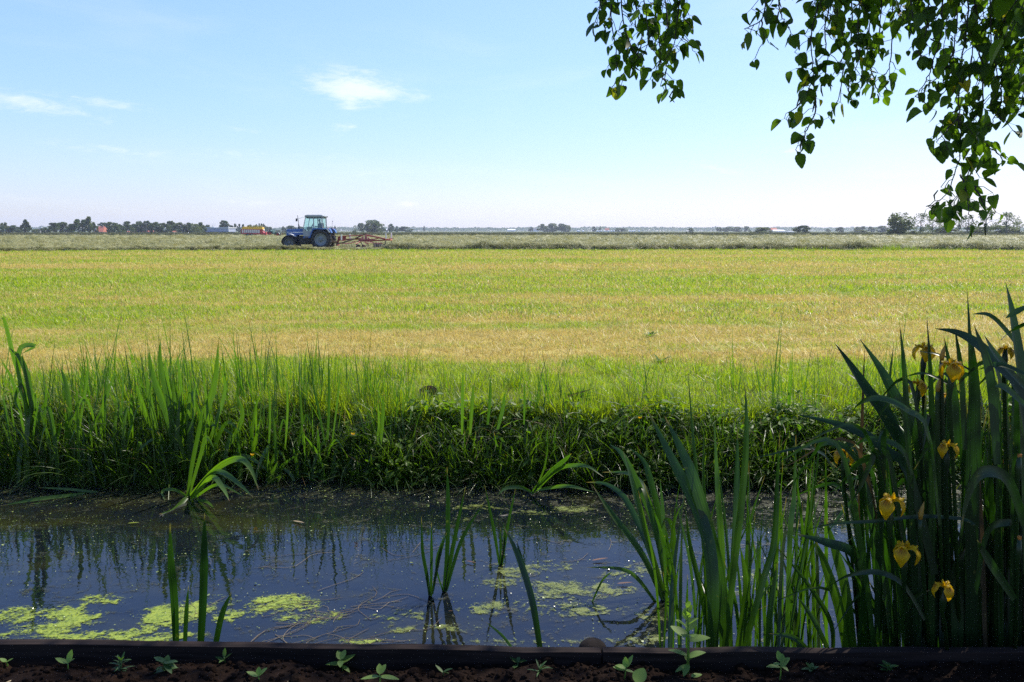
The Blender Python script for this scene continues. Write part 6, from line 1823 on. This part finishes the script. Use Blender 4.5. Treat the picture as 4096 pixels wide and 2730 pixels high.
def oval(mb, base, yaw, pit, Ln, W, droop=.35, fold=-.25, n=9):
    d = Vector((math.cos(yaw) * math.cos(pit), math.sin(yaw) * math.cos(pit), math.sin(pit))); sd_ = Vector((-math.sin(yaw), math.cos(yaw), 0)); nn = sd_.cross(d) * -1
    pts = [base + d * (Ln * t) + Vector((0, 0, -droop * Ln * t * t)) for t in np.linspace(0, 1, n)]
    wd = [W * max(.06, math.sin(math.pi * min(1, t ** .8)) ** .8 + .10 * (1 - t)) for t in np.linspace(0, .98, n)]
    mb.ribbon(pts, wd, [sd_] * n, fold)


def seedling(label, px, py, hpx, leaves, dark=False, name='seedling', stemr=.0022):
    """leaves: (height share up the stem, yaw deg, pitch deg, length px, width share, droop)"""
    b = on(px, py, .075); b.z = float(soil_z(np.array(b.x), np.array(b.y))) - .004
    k = b.y / F * 0.95
    o = empty(name, b, label, 'seedling', 'seedlings in the soil bed')
    h = hpx * k
    st = MB(); top = Vector((rs.gauss(0, .004), rs.gauss(0, .003), h)); st.tube([(0, 0, -.012), top * .5 + Vector((.002, 0, 0)), top], [stemr * 1.2, stemr, stemr * .7], 6)
    st.build('stem', mat_seed2 if dark else mat_seed, o, True)
    lf = MB()
    for (s_, yw_, pt, ln, ws, dp) in leaves: oval(lf, top * s_, R(yw_), R(pt), ln * k, ln * k * ws, dp)
    lf.build('leaves', mat_seed2 if dark else mat_seed, o, True)


seedling('two leaved pale seedling at the far left of the bed', 268, 2688, 42, [(.9, 172, 25, 66, .45, .1), (1, 70, 65, 60, .55, .1), (.95, 10, 40, 40, .5, .2)])
seedling('feathery dark weed left in the bed', 480, 2712, 70, [(rs.uniform(.1, 1), rs.uniform(0, 360), rs.uniform(10, 70), rs.uniform(35, 70), .16, .3) for _ in range(24)], True)
seedling('bushy oval leaved seedling between the weed and the reed leaves', 668, 2700, 56, [(rs.uniform(.2, 1), a_, rs.uniform(-5, 60), rs.uniform(45, 72), .42, .3) for a_ in range(0, 360, 32)], True)
seedling('small narrow leaved seedling close to the edging board', 900, 2650, 34, [(.5, 165, 25, 52, .35, .2), (.8, 20, 40, 44, .35, .2), (1, 80, 70, 44, .4, .1), (.7, 250, 20, 36, .4, .3)], True)
seedling('soft oval leaved seedling leaning against the edging board', 1372, 2664, 56, [(.6, 175, 15, 78, .42, .3), (.75, 30, 30, 80, .5, .2), (1, 120, 45, 52, .55, .2), (1, 60, 50, 54, .55, .2), (.95, 280, 10, 50, .55, .3), (.5, 330, 0, 46, .5, .4)])
seedling('seedling with leaves spread flat at the lower edge of the bed', 1518, 2760, 50, [(.8, 190, 5, 84, .36, .15), (.8, -10, 5, 92, .36, .15), (1, 100, 45, 56, .5, .2), (1, 60, 40, 58, .5, .2)])
seedling('seedling cut off by the lower edge of the bed', 1035, 2775, 40, [(.9, 175, 25, 60, .5, .1), (1, 20, 45, 56, .6, .2), (1, 100, 60, 44, .5, .2)])
seedling('thin two leaved seedling in the dark middle of the bed', 1768, 2700, 28, [(.9, 150, 35, 52, .30, .1), (1, 15, 30, 50, .28, .3), (1, 340, 15, 30, .3, .3)], True)
seedling('three leaved dark seedling under the short batten', 2066, 2668, 30, [(.9, 150, 35, 52, .5, .2), (1, 10, 20, 46, .4, .3), (.6, 230, 10, 38, .5, .3), (1, 80, 50, 34, .5, .2)], True)
seedling('grassy dark weed in the middle of the bed', 2160, 2715, 30, [(rs.uniform(.1, .6), rs.uniform(0, 360), rs.uniform(20, 70), rs.uniform(50, 90), .10, .4) for _ in range(10)], True)
seedling('bright seedling right of the round post', 2494, 2738, 58, [(.8, 160, 10, 58, .5, .1), (.85, 150, 35, 62, .5, .5), (1, 90, 65, 50, .55, .1), (1, 38, 48, 66, .36, .05), (.8, 350, 5, 40, .5, .3)])
seedling('bright broad leaf growing at the lower edge of the bed', 2540, 2775, 24, [(1, 50, 48, 92, .72, .25), (.6, 200, 20, 40, .5, .3)])
seedling('tallest young plant rising above the edging board before the reeds', 2752, 2692, 320,
         [(.16, 190, -10, 60, .5, .3), (.18, 240, -15, 58, .5, .3), (.30, 168, 25, 96, .36, .25), (.27, 12, 30, 100, .42, .35), (.24, 40, 30, 52, .5, .1), (.22, 100, 40, 40, .5, .2)] +
         [(.52 + .048 * k, (k * 137) % 360, 22 + k * 6, 108 - k * 6, .55, .25) for k in range(11)], False, 'seedling', .0038)
seedling('bright seedling standing below the slender crossing stems', 3118, 2735, 96, [(.72, 172, 18, 66, .48, .35), (.7, 20, 55, 84, .40, .35), (1, 110, 60, 52, .6, .1), (1, 60, 50, 44, .6, .2), (.9, 200, 20, 46, .5, .3), (.85, 300, 5, 44, .5, .3)])
seedling('grey green seedling in the deep shade below the iris', 3545, 2700, 46, [(rs.uniform(.4, 1), a_, rs.uniform(0, 60), rs.uniform(36, 58), .42, .3) for a_ in range(0, 360, 48)], True)
seedling('low dim seedling between the bright one and the iris shade', 3245, 2708, 26, [(rs.uniform(.4, 1), a_, rs.uniform(0, 50), rs.uniform(28, 46), .42, .3) for a_ in range(0, 360, 60)], True)
seedling('clover like sprout in front of the edging left of the short batten', 1950, 2620, 40, [(1, 170, 30, 30, .7, .1), (1, 30, 30, 30, .7, .1), (1, 90, 60, 24, .7, .1), (.6, 330, 0, 28, .6, .3)])
seedling('tiny sprout at the left frame edge of the bed', 28, 2655, 26, [(1, 170, 30, 36, .6, .1), (1, 10, 30, 34, .6, .1)])
fl = on(2765, 2722, .085); mb = MB(); oval(mb, Vector((0, 0, .012)), R(20), R(12), .04, .022, .2)
tag(mb.build('fallen_leaf', mat_seed, None, True, loc=fl), 'pale fallen leaf lying on the soil below the tallest young plant', 'leaf')

# soil crumbs and bits
rg = np.random.default_rng(31)
def lump(rg, s=1.0):
    bm = bmesh.new(); bmesh.ops.create_icosphere(bm, subdivisions=2, radius=1.0)
    for v in bm.verts: v.co *= 0.7 + 0.5 * float(vnoise(v.co.x * 1.7 + rg_off, v.co.y * 1.7 + v.co.z * 2.1, 5, 2))
    me = bpy.data.meshes.new('crumb'); bm.to_mesh(me); bm.free(); me.materials.append(mat_soil); return me
lumps = []
for rg_off in (3.1, 17.7, 29.3): lumps.append(lump(rg))
chip = blades(rg, 1, 0.0, (.02, .05), (.004, .008), (1.3, 1.6), (0, .3), 3).mesh('chip', mat_dead)
n = 5200
x = rg.uniform(-2.1, 2.1, n); y = rg.uniform(1.9, BY - .05, n)
s = rg.uniform(.003, .011, n) * np.where(rg.uniform(size=n) < .06, 2.0, 1)
idx = np.where(rg.uniform(size=n) < .05, 3, rg.integers(0, 3, n)); s = np.where(idx == 3, rg.uniform(.5, 1.1, n), s)
scatter('soil_crumbs', np.stack([x, y, soil_z(x, y) + .001], -1), rg.uniform(0, 6.28, (n, 3)) * np.where(idx == 3, .05, 1)[:, None], np.stack([s, s, s * .8], -1), idx, lumps + [chip], 'dark soil crumbs and dry bits on the bed', 'soil')

# ---- algae and weed on the water ---------------------------------------------------------------
mat_algae, gg, out = new_mat('pond_algae')
at_ = gg.n('ShaderNodeAttribute', attribute_name='cover').outputs['Fac']
pos = gg.n('ShaderNodeNewGeometry').outputs['Position']
a1 = gg.noise(gg.scalev(pos, (7, 9, 1)), 1.0, 7.0, 0.68, 0.6)
a2 = gg.noise(gg.scalev(pos, (38, 46, 1)), 1.0, 4.0, 0.7, 0.4)
a1_ = gg.m('MULTIPLY', gg.m('SUBTRACT', a1, 0.5), 3.2)
a2_ = gg.m('MULTIPLY', gg.m('SUBTRACT', a2, 0.5), 1.8)
alpha = gg.mapr(gg.m('ADD', gg.m('MULTIPLY', at_, 1.55), gg.m('ADD', a1_, a2_)), 0.50, 1.05)
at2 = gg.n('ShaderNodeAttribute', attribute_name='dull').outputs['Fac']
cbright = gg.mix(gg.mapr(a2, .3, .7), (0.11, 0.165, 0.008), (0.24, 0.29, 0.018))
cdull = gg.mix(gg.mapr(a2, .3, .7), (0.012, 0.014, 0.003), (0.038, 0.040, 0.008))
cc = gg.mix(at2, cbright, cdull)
bs = gg.n('ShaderNodeBsdfPrincipled', {'Base Color': cc, 'Roughness': 0.45, 'Specular IOR Level': 0.5})
bp = gg.n('ShaderNodeBump', {'Height': gg.noise(gg.scalev(pos, (90, 90, 1)), 1.0, 4.0, .7), 'Strength': .8, 'Distance': .006}); gg.t.links.new(bp.outputs[0], bs.inputs['Normal'])
tr = gg.n('ShaderNodeBsdfTransparent')
mx = gg.n('ShaderNodeMixShader', {0: gg.m('MULTIPLY', alpha, gg.mix(at2, (.95, .95, .95), (.6, .6, .6))), 1: tr.outputs[0], 2: bs.outputs[0]}); gg.t.links.new(mx.outputs[0], out.inputs[0])
PATCH = [(200, 2490, 200, 66, .60), (60, 2455, 110, 30, .5), (700, 2460, 150, 70, .66), (560, 2545, 260, 30, .62), (250, 2555, 330, 18, .55), (1140, 2420, 170, 46, .52), (1280, 2470, 130, 30, .46), (900, 2470, 140, 26, .44), (1190, 2470, 130, 28, .5), (1060, 2400, 60, 18, .45), (420, 2400, 130, 28, .40),
         (2010, 2325, 90, 40, .45), (2240, 2350, 170, 32, .56), (2420, 2360, 150, 34, .56), (2200, 2410, 170, 32, .54), (2300, 2440, 230, 32, .50), (2560, 2300, 180, 44, .42), (2150, 2270, 240, 30, .40), (1900, 2440, 120, 30, .42), (2650, 2460, 160, 40, .40), (3000, 2330, 250, 60, .36), (1600, 2470, 160, 30, .38), (850, 2400, 160, 30, .36), (1990, 2420, 40, 16, .48), (1750, 2510, 60, 14, .5), (1850, 2518, 120, 14, .42), (1600, 2525, 80, 22, .46), (1450, 2570, 100, 14, .5),
         (1910, 2032, 130, 14, .40), (2130, 2055, 110, 14, .36), (2290, 2038, 110, 14, .40), (1820, 2080, 60, 12, .42), (2050, 2570, 400, 10, .42), (2600, 2560, 200, 30, .40), (3300, 2560, 90, 20, .3)]
gx, gy = np.meshgrid(np.linspace(-5.2, 5.2, 330), np.linspace(2.75, 6.5, 150))
cov = np.zeros_like(gx); dull = np.zeros_like(gx)
for (px, py, hx, hy, st) in PATCH:
    c0 = on(px, py, WZ); e1 = on(px + hx, py, WZ); e2 = on(px, py - hy, WZ)
    q = ((gx - c0.x) / abs(e1.x - c0.x)) ** 2 + ((gy - c0.y) / abs(e2.y - c0.y)) ** 2
    cov = np.maximum(cov, st * np.exp(-.9 * q * q) * (1.0))
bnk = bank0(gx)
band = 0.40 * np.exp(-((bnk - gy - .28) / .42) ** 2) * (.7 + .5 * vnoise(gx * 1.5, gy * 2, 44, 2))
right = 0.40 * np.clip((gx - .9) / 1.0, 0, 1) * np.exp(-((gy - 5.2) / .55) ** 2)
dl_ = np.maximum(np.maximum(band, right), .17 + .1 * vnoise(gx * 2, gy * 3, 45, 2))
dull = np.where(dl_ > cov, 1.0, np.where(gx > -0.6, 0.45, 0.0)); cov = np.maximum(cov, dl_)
n, m = gx.shape
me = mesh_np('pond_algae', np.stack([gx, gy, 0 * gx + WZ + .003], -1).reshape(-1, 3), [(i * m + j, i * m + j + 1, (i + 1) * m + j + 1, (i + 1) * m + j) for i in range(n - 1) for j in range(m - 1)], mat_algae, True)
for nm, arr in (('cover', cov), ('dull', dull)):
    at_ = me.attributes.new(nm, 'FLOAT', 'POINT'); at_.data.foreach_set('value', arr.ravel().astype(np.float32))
tag(link('pond_algae', me), 'bright green algae and brown weed floating on the ditch', 'algae', None, 'stuff')

# duckweed specks
mat_duck = leaf_mat('duckweed', (0.10, 0.15, 0.02), (0.26, 0.30, 0.08), .2, .25, (1.2, 1.3, .6), spec=.6)
def disc(nv, el, rg):
    mb = MB(); mb.add([(math.cos(6.2832 * k / nv) * rg.uniform(.8, 1.1), el * math.sin(6.2832 * k / nv) * rg.uniform(.8, 1.1), rg.uniform(-.1, .35)) for k in range(nv)], [tuple(range(nv))]); return mb.mesh('duckweed', mat_duck)
discs = [disc(7, .8, rg) for _ in range(4)]
n = 75000
x = rg.uniform(-4.6, 4.6, n); y = rg.uniform(2.8, 6.2, n)
ci = np.clip(((x + 5.2) / 10.4 * (gx.shape[1] - 1)).astype(int), 0, gx.shape[1] - 1); cj = np.clip(((y - 2.75) / 3.75 * (gx.shape[0] - 1)).astype(int), 0, gx.shape[0] - 1)
pr = 0.10 * np.exp(-((bank0(x) - y - .35) / .4) ** 2) + np.clip((cov[cj, ci] - .15) * 1.5, 0, 1) * (vnoise(x * 5, y * 7, 46, 3) ** 2) * 2.4 + .035
k = (rg.uniform(size=n) < pr) & (y < bank0(x) + .02)
x, y = x[k], y[k]; n = len(x)
s = rg.uniform(.0014, .0048, n) * np.where(rg.uniform(size=n) < .04, 2.2, 1)
scatter('duckweed', np.stack([x, y, 0 * x + WZ + .0055], -1), np.stack([rg.normal(0, .12, n), rg.normal(0, .12, n), rg.uniform(0, 6.28, n)], -1), np.stack([s] * 3, -1), rg.integers(0, 4, n), discs, 'tiny pale duckweed specks on the water', 'duckweed')

# submerged and floating dead stalks
mb = MB()
for k in range(52):
    px, py = (rs.gauss(1320, 170), rs.uniform(2400, 2585)) if k < 34 else (rs.uniform(300, 2700), rs.uniform(2150, 2500))
    c0 = on(px, py, WZ + .004); a = rs.gauss(.3, .6); ln = rs.uniform(.08, .45)
    d = Vector((math.cos(a), math.sin(a), 0)); s_ = Vector((-d.y, d.x, 0)); b1, b2 = rs.gauss(0, .12), rs.gauss(0, .12)
    cv = spline([tuple(v) for v in (c0 - d * ln * .5, c0 - d * ln * .15 + s_ * b1 * ln, c0 + d * ln * .2 + s_ * b2 * ln, c0 + d * ln * .5)], 9)
    mb.tube(list(map(Vector, cv)), [.0009] * 8 + [.0004], 4)
tag(mb.build('dead_weed', mat_dead, None), 'thin brown dead stalks floating on the ditch', 'weed', None, 'stuff')

mat_red_leaf = leaf_mat('rusty_leaf', (0.10, 0.045, 0.02), (0.15, 0.07, 0.03), .25, .5, (1, .8, .6))
mat_yel_leaf = leaf_mat('yellow_green_leaf', (0.22, 0.28, 0.02), (0.3, 0.33, 0.03), .3, .4, (1.1, 1.1, .5))
for (px, py, ln, yw_, m_, lab) in [(535, 2094, 62, 5, mat_yel_leaf, 'yellow green leaf floating alone on dark water'), (1885, 2250, 66, -30, mat_red_leaf, 'rusty leaf floating beside the thin tuft in mid water'), (2400, 2240, 96, 15, mat_red_leaf, 'long reddish leaf floating before the reed clump'),
                                   (2680, 2410, 60, 35, mat_red_leaf, 'rusty curled leaf caught at the foot of the reed clump'), (2500, 2335, 90, 5, mat_red_leaf, 'brown leaf lying in the pale weed patch'), (1803, 2446, 26, 0, mat_red_leaf, 'small red leaf floating below the taller iris'), (1195, 2090, 84, -30, mat_dead, 'pale cut blade floating in the reflections')]:
    c0 = on(px, py, WZ + .008); mb = MB(); Ln = ln * .75 * c0.y / F; oval(mb, Vector((-Ln / 2 * math.cos(R(yw_)), -Ln / 2 * math.sin(R(yw_)), .002)), R(yw_), R(6), Ln, Ln * .17, .06)
    tag(mb.build('floating_leaf', m_, None, True, loc=c0), lab, 'leaf')

# buttercups on the bank, a soil mound, a dock plant in the stubble
def buttercup(px, py, y, label):
    c0 = at(px, py, y); b = Vector((c0.x + .01, c0.y + .05, float(field_z(np.array(c0.x), np.array(c0.y + .05))))); o = empty('buttercup', b, label, 'flower')
    st = MB(); st.tube([Vector((0, 0, 0)), (c0 - b) * .5 + Vector((.01, 0, 0)), c0 - b], .0018, 5); st.build('stem', mat_bank_shade, o)
    fl_ = MB()
    for k in range(5): oval(fl_, Vector((0, 0, 0)), k * 1.2566 + .3, R(35), .020, .019, -.2)
    fl_.build('flower', mat_petal, o, True, loc=c0 - b)
buttercup(1413, 1740, 5.75, 'orange yellow buttercup on the bank below the soil mound'); buttercup(1010, 1823, 5.7, 'orange yellow buttercup low on the bank near the tall iris'); buttercup(2560, 1675, 5.9, 'small buttercup on the bank right of the rushes')
sm = at(1715, 1650, 7.0); bm = bmesh.new(); bmesh.ops.create_icosphere(bm, subdivisions=4, radius=.085)
for v in bm.verts:
    v.co *= .75 + .6 * float(vnoise(v.co.x * 14 + 5, v.co.y * 14 + v.co.z * 17, 8, 3)); v.co.z *= .75
me = bpy.data.meshes.new('soil_mound'); bm.to_mesh(me); bm.free(); me.materials.append(mat_soil)
tag(link('soil_mound', me, None, (sm.x, sm.y, float(field_z(np.array(sm.x), np.array(sm.y))) + .05)), 'small dark mound of crumbly soil on top of the bank', 'mound')
def dock(px, py, lab, sc):
    p = on(px, py, 0.0); o = empty('dock_plant', (p.x, p.y, float(field_z(np.array(p.x), np.array(p.y)))), lab, 'weed', 'weeds in the stubble'); lf = MB()
    for k in range(8): oval(lf, Vector((0, 0, 0)), k * .9, R(rs.uniform(30, 70)), rs.uniform(.1, .2) * sc, .05 * sc, .3)
    lf.build('leaves', mat_herb, o, True)
dock(2640, 1452, 'broad leaved weed growing in the near stubble', 1.0); dock(2602, 1352, 'weed plant standing further off in the stubble', 1.0)
# ================================================================= HAZE over the flat land
hz = bpy.data.materials.new('haze_air'); hz.use_nodes = True
for nd in list(hz.node_tree.nodes): hz.node_tree.nodes.remove(nd)
gg = G(hz.node_tree); out = gg.n('ShaderNodeOutputMaterial')
pv = gg.n('ShaderNodeVolumePrincipled', {'Color': (0.80, 0.88, 1.0, 1), 'Density': HAZE, 'Anisotropy': 0.25})
gg.t.links.new(pv.outputs[0], out.inputs['Volume'])
mb = MB(); mb.box(-4900, 4900, -30, 3560, -2.0, 48)
tag(mb.build('haze', hz), 'pale summer haze over the fields', 'haze', None, 'stuff')
